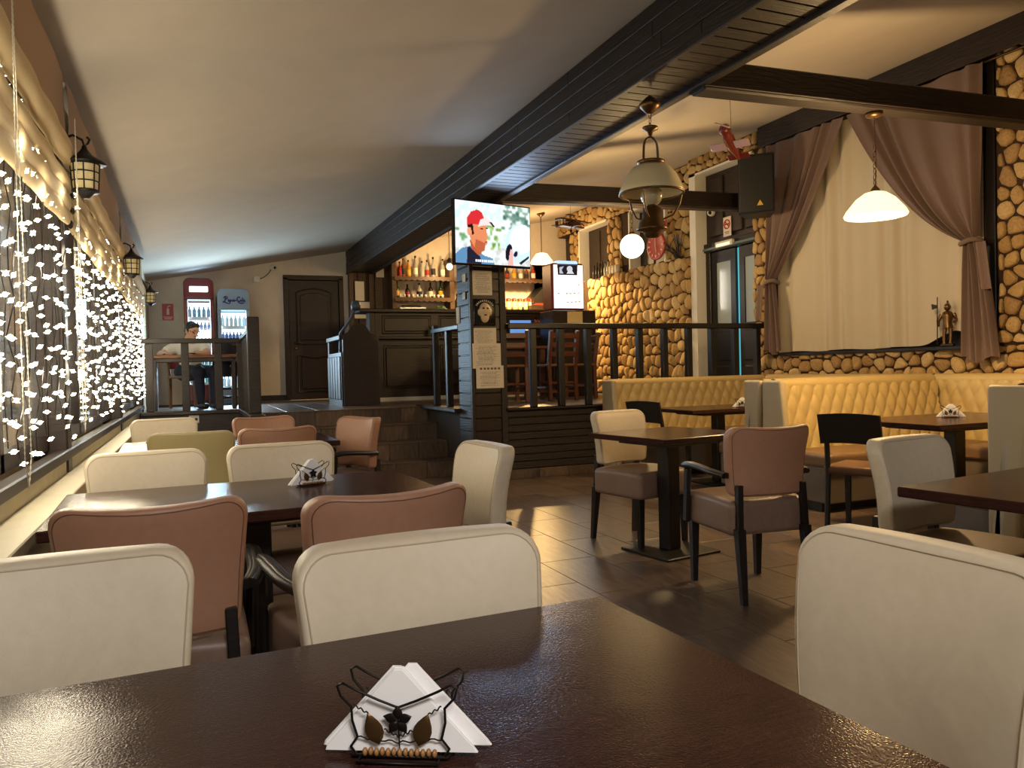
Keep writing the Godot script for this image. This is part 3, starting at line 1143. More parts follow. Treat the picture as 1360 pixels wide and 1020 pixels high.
func napkin_holder(at: Vector3, turn: float, label: String) -> Node3D:
	var t := thing("napkin_holder", at, turn, label, "napkin holder")
	var sc := 0.80
	t.scale = Vector3.ONE * sc
	var g := G.new()
	for s in [-1.0, 1.0]:
		var z: float = s * 0.019
		# outline of the side: waisted wire with two horns and a dip in the middle
		var top: float = 0.115
		var lean: float = 1.35
		var w := [Vector2(-0.062, 0.008), Vector2(-0.068, 0.018), Vector2(-0.058, 0.032), Vector2(-0.064, 0.055), Vector2(-0.064, 0.075), Vector2(-0.078, 0.09), Vector2(-0.082, 0.104), Vector2(-0.074, 0.108), Vector2(-0.055, 0.098), Vector2(-0.026, 0.085), Vector2(0.0, 0.075), Vector2(0.026, 0.085), Vector2(0.055, 0.098), Vector2(0.074, 0.108), Vector2(0.082, 0.104), Vector2(0.078, 0.09), Vector2(0.064, 0.075), Vector2(0.064, 0.055), Vector2(0.058, 0.032), Vector2(0.068, 0.018), Vector2(0.062, 0.008)]
		var p := []
		for q: Vector2 in w:
			p.append(Vector3(q.x, q.y, z + s * q.y * 0.10))
		g.tube(p, 0.0019, 6)
		# curly stems
		for e in [[-0.058, 0.032, 0.0, 0.026], [0.0, 0.026, 0.058, 0.032], [-0.06, 0.078, -0.038, 0.064], [0.06, 0.078, 0.038, 0.064], [-0.02, 0.044, 0.0, 0.034], [0.0, 0.034, 0.02, 0.044], [0.0, 0.01, 0.0, 0.06]]:
			p = []
			for k in 13:
				var u := k / 12.0
				var yy: float = lerpf(e[1], e[3], u) + (0.0018 * sin(u * 18) if e[0] != e[2] else 0.0)
				p.append(Vector3(lerpf(e[0], e[2], u), yy, z + s * yy * 0.10 + s * 0.001))
			g.tube(p, 0.0011, 5)
	g.tube([Vector3(-0.066, 0.006, -0.021), Vector3(0.066, 0.006, -0.021), Vector3(0.07, 0.006, 0.0), Vector3(0.066, 0.006, 0.021), Vector3(-0.066, 0.006, 0.021), Vector3(-0.07, 0.006, 0.0)], 0.0026, 6, true)
	g.tube([Vector3(-0.05, 0.004, -0.036), Vector3(0.05, 0.004, -0.036), Vector3(0.055, 0.004, 0.036), Vector3(-0.055, 0.004, 0.036)], 0.0026, 6, true)
	part("wire_frame", g, M.iron, t)
	for s in [-1.0, 1.0]:
		for e in [[-0.034, 0.046, 1.9], [0.034, 0.046, 1.24]]:
			g = G.new()
			leaf_shape(g, Vector3(e[0], e[1], s * 0.027), e[2], 0.046, 0.026, Basis.IDENTITY if s > 0 else Basis(Vector3.UP, PI))
			part("metal_leaf", g, M.bronze, t)
		g = G.new()
		for k in 5:
			leaf_shape(g, Vector3(cos(PI / 2 + TAU * k / 5) * 0.011, 0.058 + sin(PI / 2 + TAU * k / 5) * 0.011, s * 0.028), PI / 2 + TAU * k / 5, 0.019, 0.014, Basis.IDENTITY if s > 0 else Basis(Vector3.UP, PI))
		part("metal_flower", g, M.iron, t)
	g = G.new()
	for k in 13:
		for s in [-1.0, 1.0]:
			g.ball(Vector3(-0.048 + k * 0.008, 0.012 + 0.001 * (k % 2), s * 0.0225), Vector3(0.0037, 0.0058, 0.005), 8, 6)
	part("bead_row", g, mat(c8(150, 108, 62), 0.4), t)
	# folded napkins, a fan of triangles
	var nk: Node3D = thing("napkins", at, turn, label.replace("wire napkin holder", "folded white paper napkins in the holder"), "napkins")
	nk.scale = Vector3.ONE * sc
	for k in 5:
		g = G.new()
		var z2 := -0.012 + 0.006 * k
		var dx := 0.004 * sin(k * 2.1) + (0.012 if k < 2 else -0.004)
		var tilt := 0.02 * sin(k * 1.7)
		var poly := PackedVector2Array([Vector2(-0.106, 0), Vector2(0.106, 0), Vector2(0.10, 0.008), Vector2(0.006, 0.112), Vector2(-0.006, 0.112), Vector2(-0.104, 0.006)])
		g.prism(poly, Transform3D(Basis(Vector3.BACK, tilt), Vector3(dx, 0.0085 + absf(tilt) * 0.106, z2 - 0.0024)), 0.005, 0.001)
		part("napkin", g, M.napkin, nk)
	return t

func quilted(g: G, w: float, h: float, pw: float, ph: float, depth: float, f: Callable):
	# padded surface with stitched diamonds; f(x, y, bump) gives the point
	var nu := int(w / 0.0125)
	var nv := int(h / 0.0125)
	g.sheet(func(u, v):
		var x: float = u * w; var y: float = v * h
		var a: float = fposmod(x / pw + y / ph, 1.0); var b := fposmod(x / pw - y / ph, 1.0)
		var e: float = absf(sin(PI * a) * sin(PI * b))
		return f.call(x, y, depth * pow(e, 0.45)), nu, nv)

func sofa_run(t: Node3D, a: Vector3, along: Vector3, out: Vector3, len_: float, seat := true, top := 1.03, s0 := 0.0, s1 := -1.0):
	# one straight run: back with quilted face, seat and base. a = foot of the back's rear at the start, out = towards the sitter
	var up := Vector3.UP
	var bs := Basis(along, up, out) if along.cross(up).dot(out) > 0 else Basis(-along, up, out)
	var st := a if along.cross(up).dot(out) > 0 else a + along * len_
	var loc := Transform3D(bs, st)
	var g := G.new()
	var th := func(y): return 0.20 - 0.10 * clampf((y - 0.4) / 0.63, 0, 1)
	# solid core with a rounded top
	var prof := PackedVector2Array([Vector2(0, 0.02), Vector2(0.20, 0.02), Vector2(0.20, 0.42), Vector2(0.115, top - 0.05), Vector2(0.095, top - 0.015), Vector2(0.06, top), Vector2(0.03, top - 0.008), Vector2(0.005, top - 0.04)])
	g.prism(prof, loc * Transform3D(Basis(Vector3(0, 0, 1), Vector3(0, 1, 0), Vector3(-1, 0, 0)), Vector3(len_, 0, 0)), len_)
	part("back_shell", g, M.sofaside, t)
	g = G.new()
	var h := sqrt(pow(top - 0.05 - 0.44, 2) + 0.085 * 0.085) 
	quilted(g, len_ - 0.012, h, 0.125, 0.25, 0.024, func(x, y, b):
		var k: float = y / h
		return loc * Vector3(x + 0.006, lerpf(0.44, top - 0.05, k), lerpf(0.195, 0.112, k) + b))
	part("quilted_back", g, M.sofa, t)
	g = G.new()
	g.sheet(func(u, v):
		var ang: float = lerpf(-0.2, PI * 0.9, v)
		return loc * Vector3(0.004 + u * (len_ - 0.008), top - 0.05 + 0.058 * maxf(sin(ang), -0.3), 0.062 + 0.062 * cos(ang)), 8, 12)
	part("top_roll", g, M.sofa, t)
	if seat:
		g = G.new()
		if s1 < 0: s1 = len_
		var sm := (s0 + s1) / 2
		var sl := s1 - s0
		g.rbox(loc * Vector3(sm, 0.40, 0.43), Vector3(sl - 0.01, 0.12, 0.50), 0.035, 3, null, bs, 6)
		part("seat_cushion", g, M.sofaseat, t)
		g = G.new()
		g.box(loc * Vector3(sm, 0.21, 0.41), Vector3(sl - 0.02, 0.28, 0.48), 0.01, bs)
		part("seat_base", g, M.sofabase, t)
		g = G.new()
		g.box(loc * Vector3(sm, 0.035, 0.36), Vector3(sl - 0.06, 0.07, 0.40), 0.0, bs)
		part("plinth", g, M.black, t)

func end_panel(t: Node3D, x: float, z0: float, z1: float, top: float, flare: float):
	# padded side of a sofa back, seen from the aisle
	var g := G.new()
	var zc := (z0 + z1) / 2
	var w := z1 - z0
	g.rbox(V(x, top / 2 + 0.01, zc), Vector3(0.06, top - 0.02, w), 0.024, 3, func(p):
		var k: float = 1.0 - (p.y + top / 2) / top
		return Vector3(p.x, p.y, p.z + (0.0 if p.z < 0.0 else 1.0) * flare * k * (1.0 if flare > 0 else 1.0)), Basis.IDENTITY, 4)
	part("end_panel", g, M.sofaside, t)

func build_furniture():
	chair_shapes()
	# --- nearest table and its chairs
	table(0.125, 0.745, 1.16, 0.98, 0.75, deg_to_rad(2.4), "large dark table in the foreground with the big napkin holder on it")
	napkin_holder(V(0.205, 0.75, 0.835), -0.50, "wire napkin holder on the dark table in the foreground")
	make_chair(back_at(-0.235, 1.545, 0.05), 0.05, "beige", false, "beige chair cut off by the left edge, at the foreground table", "")
	make_chair(back_at(0.375, 1.415, 0.04), 0.04, "beige", false, "beige chair on the far side of the foreground table, directly behind its napkin holder", "")
	make_chair(back_at(1.135, 0.92, -PI / 2 + 0.05), -PI / 2 + 0.05, "beige", false, "large pale beige chair at the right end of the foreground table", "")
	# --- second table on the left
	table(0.195, 2.90, 1.24, 0.76, 0.75, 0.03, "long dark table in the second row, reflecting the fairy lights")
	napkin_holder(V(0.41, 0.75, 3.02), 0.28, "wire napkin holder on the second table along the windows")
	make_chair(back_at(-0.10, 2.09, PI), PI, "tan", true, "brown armchair nearest the window ledge, its back turned to the viewer", "")
	make_chair(back_at(0.485, 1.98, PI + 0.16), PI + 0.16, "tan", true, "brown armchair with its back turned, left of the free-standing beige chair", "")
	make_chair(back_at(1.15, 3.0, -PI / 2 + 0.06), -PI / 2 + 0.06, "beige", false, "beige chair standing sideways at the right end of the second table", "")
	make_chair(back_at(-0.18, 3.555, 0.1), 0.1, "beige", false, "beige chair on the far side of the second table, next to the ledge", "")
	make_chair(back_at(0.354, 3.59, 0.06), 0.06, "beige", false, "beige chair on the far side of the second table, behind its napkin holder", "")
	# --- third table on the left
	table(0.22, 5.32, 1.26, 0.76, 0.75, 0.03, "dark table in the third row, mostly hidden by chairs")
	make_chair(back_at(-0.01, 4.60, PI - 0.08), PI - 0.08, "olive", false, "olive yellow chair with its back turned at the third table", "")
	make_chair(back_at(0.475, 4.77, PI + 0.08), PI + 0.08, "tan", false, "brown chair with its back turned at the third table", "")
	make_chair(back_at(-0.20, 6.31, 0.16), 0.16, "beige", false, "farthest beige chair by the window ledge, below the seated man", "")
	make_chair(back_at(0.48, 6.14, 0.2), 0.2, "tan", false, "farthest brown chair on the left, near the stairs", "")
	make_chair(back_at(1.135, 5.50, -PI / 2 + 0.40), -PI / 2 + 0.40, "tan", true, "brown armchair standing sideways in front of the stairs", "")
	# --- small square table in the middle of the floor
	table(2.77, 4.16, 0.72, 0.70, 0.75, 0.16, "square dark table on a black pedestal in the middle of the room")
	make_chair(back_at(2.71, 4.74, 0.2), 0.2, "beige", false, "beige chair behind the square pedestal table", "")
	make_chair(back_at(2.64, 3.04, PI - 0.12), PI - 0.12, "tan", true, "brown armchair in front of the square pedestal table, back towards the viewer", "")
	# --- table at the right edge
	table(2.86, 1.56, 1.30, 0.86, 0.75, 0.13, "dark table cut off by the right edge of the picture")
	make_chair(back_at(2.585, 2.27, 0.14), 0.14, "beige", false, "beige chair on the far side of the table at the right edge", "")
	# --- booths along the stone wall
	var s := thing("sofa", Vector3.ZERO, 0, "mustard quilted corner sofa against the planked stage front", "sofa")
	sofa_run(s, V(4.25, 0, 7.56), Vector3.RIGHT, V(0, 0, -1), 2.09)
	end_panel(s, 4.22, 7.34, 7.57, 1.03, 0.12)
	s = thing("sofa", Vector3.ZERO, 0, "mustard sofa back along the stone wall in the far booth", "sofa")
	sofa_run(s, V(6.555, 0, 5.27), V(0, 0, 1), Vector3.LEFT, 2.29, true, 1.03, 0.68, 1.61)
	s = thing("sofa", Vector3.ZERO, 0, "sofa of the far booth standing back to back with the quilted one", "sofa")
	sofa_run(s, V(4.50, 0, 5.27), Vector3.RIGHT, V(0, 0, 1), 1.84)
	end_panel(s, 4.47, 5.27, 5.49, 1.03, -0.12)
	s = thing("sofa", Vector3.ZERO, 0, "large mustard quilted sofa facing the viewer below the curtained window", "sofa")
	sofa_run(s, V(4.50, 0, 5.25), Vector3.RIGHT, V(0, 0, -1), 1.84)
	end_panel(s, 4.47, 5.03, 5.26, 1.03, 0.12)
	s = thing("sofa", Vector3.ZERO, 0, "quilted sofa along the stone wall, cut off by the right edge", "sofa")
	sofa_run(s, V(6.555, 0, 2.62), V(0, 0, 1), Vector3.LEFT, 2.63, true, 1.03, 0.68, 1.95)
	s = thing("sofa", Vector3.ZERO, 0, "pale sofa end at the right edge of the picture", "sofa")
	sofa_run(s, V(3.93, 0, 2.62), Vector3.RIGHT, V(0, 0, 1), 2.4, true, 1.03)
	end_panel(s, 3.90, 2.60, 2.84, 1.03, -0.1)
	table(4.82, 6.35, 1.10, 0.72, 0.75, 0.0, "dark table of the far booth in front of the stage railing")
	napkin_holder(V(4.93, 0.75, 6.12), -0.5, "small distant wire napkin holder on the far booth's table")
	table(5.02, 3.92, 1.28, 0.80, 0.75, 0.0, "dark table in the booth of the large quilted sofa")
	napkin_holder(V(5.02, 0.75, 3.95), -0.9, "wire napkin holder on the table before the large quilted sofa")
	wooden_chair(V(4.22, 0, 3.98), PI / 2 + 0.42, "black wooden chair with a round hole in its backrest at the booth table", 0.82)
	wooden_chair(V(4.12, 0, 6.28), PI / 2 + 0.3, "black wooden chair back peeping over the beige chair behind the pedestal table", 0.84)

func wooden_chair(at: Vector3, turn: float, label: String, top: float):
	var t := thing("wooden_chair", at, turn, label, "chair")
	var g := G.new()
	g.rbox(Vector3(0, 0.44, 0), Vector3(0.40, 0.06, 0.40), 0.022, 3)
	part("seat", g, mat(c8(92, 60, 38), 0.4), t)
	for e in [[-0.17, 0.17], [0.17, 0.17]]:
		g = G.new()
		g.taper(Vector3(e[0], 0, e[1]), Vector3(e[0], 0.42, e[1]), 0.028, 0.038)
		part("leg", g, M.blackwood, t)
	for sx in [-0.17, 0.17]:
		g = G.new()
		g.tube([Vector3(sx, 0.0, -0.22), Vector3(sx, 0.42, -0.185), Vector3(sx, 0.62, -0.20), Vector3(sx, top - 0.02, -0.25)], 0.018, 6)
		part("leg", g, M.blackwood, t)
	# curved back board with a drilled hole
	g = G.new()
	g.sheet(func(u, v): return Vector3((u - 0.5) * 0.40, top - 0.20 + 0.20 * v + 0.012 * sin(PI * u), -0.225 - 0.05 * v - 0.022 * sin(PI * u) + 0.012), 10, 3)
	g.sheet(func(u, v): return Vector3((u - 0.5) * 0.40, top - 0.20 + 0.20 * v + 0.012 * sin(PI * u), -0.225 - 0.05 * v - 0.022 * sin(PI * u) - 0.012), 10, 3, true)
	g.sheet(func(u, v): return Vector3((u - 0.5) * 0.40, top + 0.012 * sin(PI * u), -0.275 - 0.022 * sin(PI * u) + 0.012 - 0.024 * v), 10, 1)
	g.sheet(func(u, v): return Vector3((u - 0.5) * 0.40, top - 0.20 + 0.012 * sin(PI * u), -0.225 - 0.022 * sin(PI * u) - 0.012 + 0.024 * v), 10, 1)
	for sx in [-1.0, 1.0]:
		g.sheet(func(u, v): return Vector3(sx * 0.20, top - 0.20 + 0.20 * v, -0.225 - 0.05 * v + 0.012 * sx - 0.024 * sx * u), 1, 3)
	part("back_board", g, M.blackwood, t)
	g = G.new()
	g.lathe(Vector3(0.10, top - 0.085, -0.24), [Vector2(0.0, -0.02), Vector2(0.016, -0.02), Vector2(0.018, 0.0), Vector2(0.016, 0.02), Vector2(0, 0.02)], 14, Basis(Vector3.RIGHT, PI / 2))
	part("back_stud", g, M.steel, t)

# ---------- railings, bar, stage ----------
func build_railings():
	var t := thing("railing", Vector3.ZERO, 0, "long dark wooden railing along the front of the raised floor", "railing")
	var g := G.new()
	bx(g, 3.10, XR - 0.05, 1.60, 1.66, 7.57, 7.67, 0.008)
	part("top_rail", g, M.blackwood, t)
	var x := 3.39
	while x < 6.5:
		g = G.new()
		bx(g, x - 0.034, x + 0.034, FL2 + 0.025, 1.60, 7.585, 7.655, 0.006)
		part("baluster", g, M.blackwood, t)
		x += 0.332
	t = thing("railing", Vector3.ZERO, 0, "short dark railing beside the stairs, left of the pillar", "railing")
	g = G.new()
	g.bar(V(2.74, 1.65, 8.07), V(2.74, 1.655, 9.1), 0.08, 0.05, 0.006)
	part("top_rail", g, M.blackwood, t)
	for z in [8.52, 9.02]:
		g = G.new()
		bx(g, 2.705, 2.775, FL2 + 0.02, 1.63 if z < 9 else 1.72, z - 0.035, z + 0.035, 0.006)
		part("baluster", g, M.blackwood, t)
	t = thing("railing", Vector3.ZERO, 0, "dark wooden railing in front of the seated man", "railing")
	g = G.new()
	bx(g, XW + 0.05, 0.64, 1.585, 1.645, 10.28, 10.36, 0.006)
	part("top_rail", g, M.beam, t)
	for e in [-0.46, -0.06, 0.32, 0.585]:
		g = G.new()
		bx(g, e - 0.045, e + 0.045, FL2 + 0.02, 1.585, 10.28, 10.36, 0.006)
		part("post", g, M.beam, t)
	t = thing("railing", Vector3.ZERO, 0, "side railing with thin balusters and a thick end post at the top of the stairs", "railing")
	g = G.new()
	g.bar(V(0.60, 1.63, 10.27), V(0.615, 1.66, 8.9), 0.07, 0.05, 0.006)
	part("top_rail", g, M.beam, t)
	g = G.new()
	bx(g, 0.565, 0.69, FL2 + 0.025, 1.80, 8.72, 8.86, 0.008)
	part("end_post", g, M.beam, t)
	for k in 10:
		g = G.new()
		var z := 8.97 + k * 0.128
		bx(g, 0.59, 0.622, FL2 + 0.025, 1.62, z - 0.016, z + 0.016, 0.003)
		part("baluster", g, M.beam, t)

func panel_on(p: Node3D, x0: float, x1: float, y0: float, y1: float, z: float, m: Material):
	var g := G.new()
	bx(g, x0, x1, y0, y1, z - 0.018, z + 0.01, 0.016)
	part("raised_panel", g, m, p)
	g = G.new()
	var f := 0.025
	g.tube([V(x0 - f, y0 - f, z - 0.006), V(x1 + f, y0 - f, z - 0.006), V(x1 + f, y1 + f, z - 0.006), V(x0 - f, y1 + f, z - 0.006)], 0.011, 6, true)
	part("panel_moulding", g, m, p)

func build_bar():
	var t := thing("bar_counter", Vector3.ZERO, 0, "dark panelled bar counter with a raised front", "bar counter")
	var g := G.new()
	bx(g, 2.52, 5.25, FL2, 1.66, 11.40, 11.95)
	part("body", g, M.darkwood, t)
	g = G.new()
	bx(g, 2.50, 5.25, 1.66, 1.70, 11.28, 12.0, 0.008)
	part("lower_ledge", g, M.darkwood, t)
	g = G.new()
	bx(g, 2.52, 5.25, 1.70, 2.06, 11.46, 11.62)
	part("upper_front", g, M.darkwood, t)
	g = G.new()
	bx(g, 2.30, 5.3, 2.06, 2.12, 11.36, 11.80, 0.012)
	part("bar_top", g, M.darkwood, t)
	g = G.new()
	bx(g, 2.46, 2.54, FL2, 2.06, 11.42, 11.66, 0.006)
	part("end_post", g, M.darkwood, t)
	for k in 3:
		panel_on(t, 2.68 + k * 0.88, 2.68 + k * 0.88 + 0.70, 0.96, 1.54, 11.40, M.darkwood)
		panel_on(t, 2.68 + k * 0.88, 2.68 + k * 0.88 + 0.70, 1.78, 1.99, 11.46, M.darkwood)
	g = G.new()
	bx(g, 2.52, 5.25, FL2, FL2 + 0.06, 11.36, 11.40, 0.004)
	part("kick_board", g, M.white, t)
	# counter at the left, open on top, with a shaped end
	t = thing("service_desk", Vector3.ZERO, 0, "narrow dark service desk with a shaped front, left of the bar", "desk")
	g = G.new()
	var pr := PackedVector2Array([Vector2(1.86, FL2), Vector2(2.34, FL2), Vector2(2.34, 1.66), Vector2(2.24, 1.70), Vector2(2.16, 1.82), Vector2(2.06, 1.84), Vector2(1.98, 1.80), Vector2(1.93, 1.72), Vector2(1.86, 1.68)])
	g.prism(pr, Transform3D(Basis.IDENTITY, V(0, 0, 10.36)), 0.04, 0.004)
	part("front_panel", g, M.darkwood, t)
	g = G.new()
	bx(g, 1.84, 1.88, FL2, 1.45, 10.36, 11.4)
	part("side_panel", g, M.beam, t)
	for k in 5:
		g = G.new()
		bx(g, 1.825, 1.845, FL2 + 0.08, 1.40, 10.40 + k * 0.2, 10.40 + k * 0.2 + 0.17, 0.008)
		part("side_slat", g, M.beam, t)
	g = G.new()
	bx(g, 1.82, 1.90, 1.62, 1.68, 10.36, 11.4, 0.006)
	bx(g, 1.84, 1.88, 1.45, 1.62, 11.30, 11.4)
	part("top_rail", g, M.beam, t)
	g = G.new()
	bx(g, 1.88, 2.34, 1.40, 1.44, 10.36, 11.3)
	part("worktop", g, M.darkwood, t)
	g = G.new()
	bx(g, 2.30, 2.34, FL2, 1.62, 10.36, 11.3)
	part("side_panel", g, M.darkwood, t)
	# leaning clamp arm and a red bag on the desk
	t = thing("desk_lamp", Vector3.ZERO, 0, "switched-off grey desk lamp leaning over the service desk", "lamp")
	g = G.new()
	g.tube([V(1.90, 1.44, 10.75), V(1.90, 1.72, 10.7), V(2.02, 1.90, 10.6), V(2.08, 2.06, 10.55)], 0.02, 8)
	part("arm", g, mat(c8(70, 84, 110), 0.4), t)
	g = G.new()
	g.lathe(V(2.09, 2.02, 10.55), [Vector2(0, 0.14), Vector2(0.05, 0.13), Vector2(0.065, 0.07), Vector2(0.06, 0.0), Vector2(0.05, 0.0), Vector2(0.05, 0.06), Vector2(0, 0.1)], 14)
	part("lamp_head", g, mat(c8(60, 72, 96), 0.4), t)
	g = G.new()
	g.rbox(V(2.17, 1.62, 10.75), Vector3(0.16, 0.36, 0.12), 0.05, 3, func(p): return Vector3(p.x * (1.0 - 0.5 * clampf(p.y / 0.18, 0, 1)), p.y, p.z))
	single("bag", g, mat(c8(120, 24, 26), 0.6), "dark red bag standing on the service desk", "bag")
	# back bar: board wall on the left, shelves
	t = thing("back_bar", Vector3.ZERO, 0, "wooden back bar with two bottle shelves and a boarded end", "shelves")
	for k in 5:
		g = G.new()
		bx(g, 2.62 + k * 0.15, 2.62 + k * 0.15 + 0.145, FL2, 3.30 if k else 3.1, ZB - 0.06 - 0.01 * (k % 2), ZB - 0.02, 0.005)
		part("wall_board", g, M.barwood, t)
	g = G.new()
	bx(g, 2.60, 2.68, FL2, 3.15, ZB - 0.14, ZB - 0.02, 0.005)
	bx(g, 2.95, 3.02, FL2, 3.25, ZB - 0.14, ZB - 0.02, 0.005)
	bx(g, 3.30, 3.38, FL2, 3.35, ZB - 0.40, ZB - 0.02, 0.005)
	part("upright", g, M.barwood, t)
	for xx in [4.36, 6.20]:
		g = G.new()
		bx(g, xx, xx + 0.09, FL2, 3.2, ZB - 0.40, ZB - 0.02, 0.005)
		part("upright", g, M.barwood, t)
	for e in [[2.86, 0.035], [2.49, 0.035], [2.28, 0.05]]:
		for s in [[3.34, 4.40], [4.42, 6.24]]:
			if e[0] < 2.6 and s[0] > 4:
				if e[0] > 2.3: continue
			g = G.new()
			bx(g, s[0], s[1], e[0] - e[1], e[0], ZB - 0.40, ZB - 0.02, 0.004)
			var sh := part("shelf", g, M.barwood, t)
			# scalloped fascia under the front edge
			g = G.new()
			var poly := PackedVector2Array([Vector2(s[1], e[0] - 0.01), Vector2(s[0], e[0] - 0.01)])
			var n := int((s[1] - s[0]) / 0.02)
			for k in n + 1:
				poly.append(Vector2(lerpf(s[0], s[1], float(k) / n), e[0] - e[1] - 0.022 - 0.022 * absf(sin(k * 0.6))))
			g.prism(poly, Transform3D(Basis.IDENTITY, V(0, 0, ZB - 0.405)), 0.018)
			part("scalloped_fascia", g, M.barwood, sh)
	bottles()
	bar_extras()

func bottle(at: Vector3, h: float, r: float, body: Material, cap: Material, lab: Material, label: String, group: String, kind := 0) -> Node3D:
	var t := thing("bottle", at, 0, label, "bottle", group)
	var g := G.new()
	var sh := 0.56 if kind == 0 else 0.66
	g.lathe(Vector3.ZERO, [Vector2(0, 0), Vector2(r * 0.95, 0), Vector2(r, 0.006), Vector2(r, h * sh), Vector2(r * 0.85, h * (sh + 0.07)), Vector2(r * 0.42, h * (sh + 0.16)), Vector2(r * 0.34, h * 0.93), Vector2(0, h * 0.93)], 12)
	part("glass_body", g, body, t)
	g = G.new()
	g.lathe(Vector3(0, h * 0.90, 0), [Vector2(0, 0), Vector2(r * 0.42, 0), Vector2(r * 0.42, h * 0.10), Vector2(0, h * 0.10)], 10)
	part("cap", g, cap, t)
	if lab:
		g = G.new()
		g.lathe(Vector3(0, h * 0.14, 0), [Vector2(r * 1.02, 0), Vector2(r * 1.02, h * 0.30)], 12)
		part("paper_label", g, lab, t)
	return t

func bottles():
	var clear := mat(c8(160, 158, 146), 0.1, {"spec": 0.7})
	var amber := mat(c8(120, 58, 18), 0.12, {"spec": 0.7})
	var gold := mat(c8(190, 130, 40), 0.12, {"spec": 0.7})
	var green := mat(c8(26, 58, 26), 0.12, {"spec": 0.7})
	var dark := mat(c8(34, 22, 16), 0.12, {"spec": 0.7})
	var red := mat(c8(140, 40, 26), 0.15, {"spec": 0.7})
	M.clear = clear; M.green = green
	var wl := mat(c8(226, 220, 204), 0.7); var yl := mat(c8(214, 170, 50), 0.7); var kl := mat(c8(30, 30, 34), 0.7); var rl := mat(c8(150, 32, 26), 0.7)
	var zz := ZB - 0.22
	var up := [[3.40, 0.30, amber, kl, "amber bottle at the left end of the upper bar shelf"], [3.49, 0.26, red, rl, "reddish brown bottle, second from left on the upper bar shelf"], [3.555, 0.32, amber, kl, "tall amber bottle, third from left on the upper bar shelf"], [3.65, 0.29, gold, yl, "golden bottle with a yellow band on the upper bar shelf"], [3.78, 0.37, clear, wl, "tallest clear bottle on the upper bar shelf"], [3.90, 0.28, clear, null, "clear unlabelled bottle right of the tallest one on the upper shelf"], [3.995, 0.30, clear, rl, "clear bottle with a red band on the upper bar shelf"], [4.11, 0.36, clear, kl, "tall clear bottle with a dark label on the upper bar shelf"], [4.29, 0.33, clear, wl, "clear bottle next to the shelf upright on the upper bar shelf"],
		[4.60, 0.30, amber, wl, "amber bottle right of the upright, half behind the screen"], [5.42, 0.25, red, wl, "first small red bottle under the screen's lower right corner"], [5.55, 0.24, dark, rl, "dark bottle with a red label under the screen"], [5.69, 0.25, gold, yl, "small yellow bottle under the screen on the right shelf"], [5.83, 0.25, clear, wl, "small clear bottle on the right bar shelf"], [5.95, 0.25, amber, kl, "small amber bottle on the right bar shelf"], [6.09, 0.28, red, wl, "wide red bottle at the right end of the right bar shelf"]]
	for e in up:
		bottle(V(e[0], 2.86, zz), e[1] + 0.02, 0.042, e[2], M.black, e[3], e[4], "bottles on the upper bar shelf")
	var lo := [[3.43, 0.30, green, yl, "green bottle with a yellow label on the lower bar shelf"], [3.62, 0.25, dark, rl, "dark bottle with a reddish label on the lower bar shelf"], [3.84, 0.27, clear, kl, "round clear bottle with a dark label on the lower bar shelf"], [4.05, 0.29, dark, wl, "dark bottle with a pale label on the lower bar shelf"], [4.24, 0.31, green, yl, "tall green bottle with a yellow label by the shelf upright"], [4.55, 0.30, dark, kl, "dark bottle right of the shelf upright on the lower shelf"]]
	for k in lo.size():
		var e = lo[k]
		bottle(V(e[0], 2.49 if k < 5 else 2.28, zz), e[1], 0.05 if k == 2 else 0.042, e[2], M.black, e[3], e[4], "bottles on the lower bar shelf")
	# rows of small glasses
	var gl := mat(c8(216, 214, 204), 0.08, {"spec": 0.8})
	var first: Node3D
	for k in 11:
		var lb: String = ORD[k] + " small shot glass in the row along the front of the lower bar shelf"
		var at := V(3.45 + k * 0.078, 2.49, ZB - 0.36)
		if k == 0:
			first = thing("shot_glass", at, 0, lb, "glass", "shot glasses on the lower bar shelf")
			var g := G.new()
			g.lathe(Vector3.ZERO, [Vector2(0, 0), Vector2(0.018, 0), Vector2(0.024, 0.055), Vector2(0.021, 0.055), Vector2(0.016, 0.008), Vector2(0, 0.008)], 10)
			part("glass_body", g, gl, first)
		else:
			copy_of(first, "shot_glass", at, 0, lb)
	# mugs with red lids and pale cups, right bay
	for k in 6:
		var t := thing("tumbler", V(5.42 + k * 0.115, 2.28, ZB - 0.30), 0, ORD[k] + " pale tumbler with a red band in the row right of the pillar", "glass", "tumblers behind the bar")
		var g := G.new()
		g.lathe(Vector3.ZERO, [Vector2(0, 0), Vector2(0.04, 0), Vector2(0.047, 0.17), Vector2(0.042, 0.17), Vector2(0.036, 0.01), Vector2(0, 0.01)], 12)
		part("cup", g, mat(c8(232, 214, 170), 0.3), t)
		g = G.new()
		g.lathe(Vector3(0, 0.17, 0), [Vector2(0.048, -0.01), Vector2(0.05, 0.05), Vector2(0.0, 0.06)], 12)
		part("red_lid", g, mat(c8(170, 40, 30), 0.4), t)
	for k in 5:
		var t := thing("upturned_glass", V(4.12 + 0.09 * (k % 3), 2.12, 11.62 - 0.09 * int(k / 3)), 0, ["left front", "middle front", "right front", "left rear", "middle rear"][k] + " upturned clear glass in the cluster on the bar top", "glass", "upturned glasses on the bar top")
		var g := G.new()
		g.lathe(Vector3.ZERO, [Vector2(0.038, 0), Vector2(0.034, 0.12 + 0.02 * (k % 2)), Vector2(0, 0.125 + 0.02 * (k % 2))], 12)
		part("glass_body", g, gl, t)

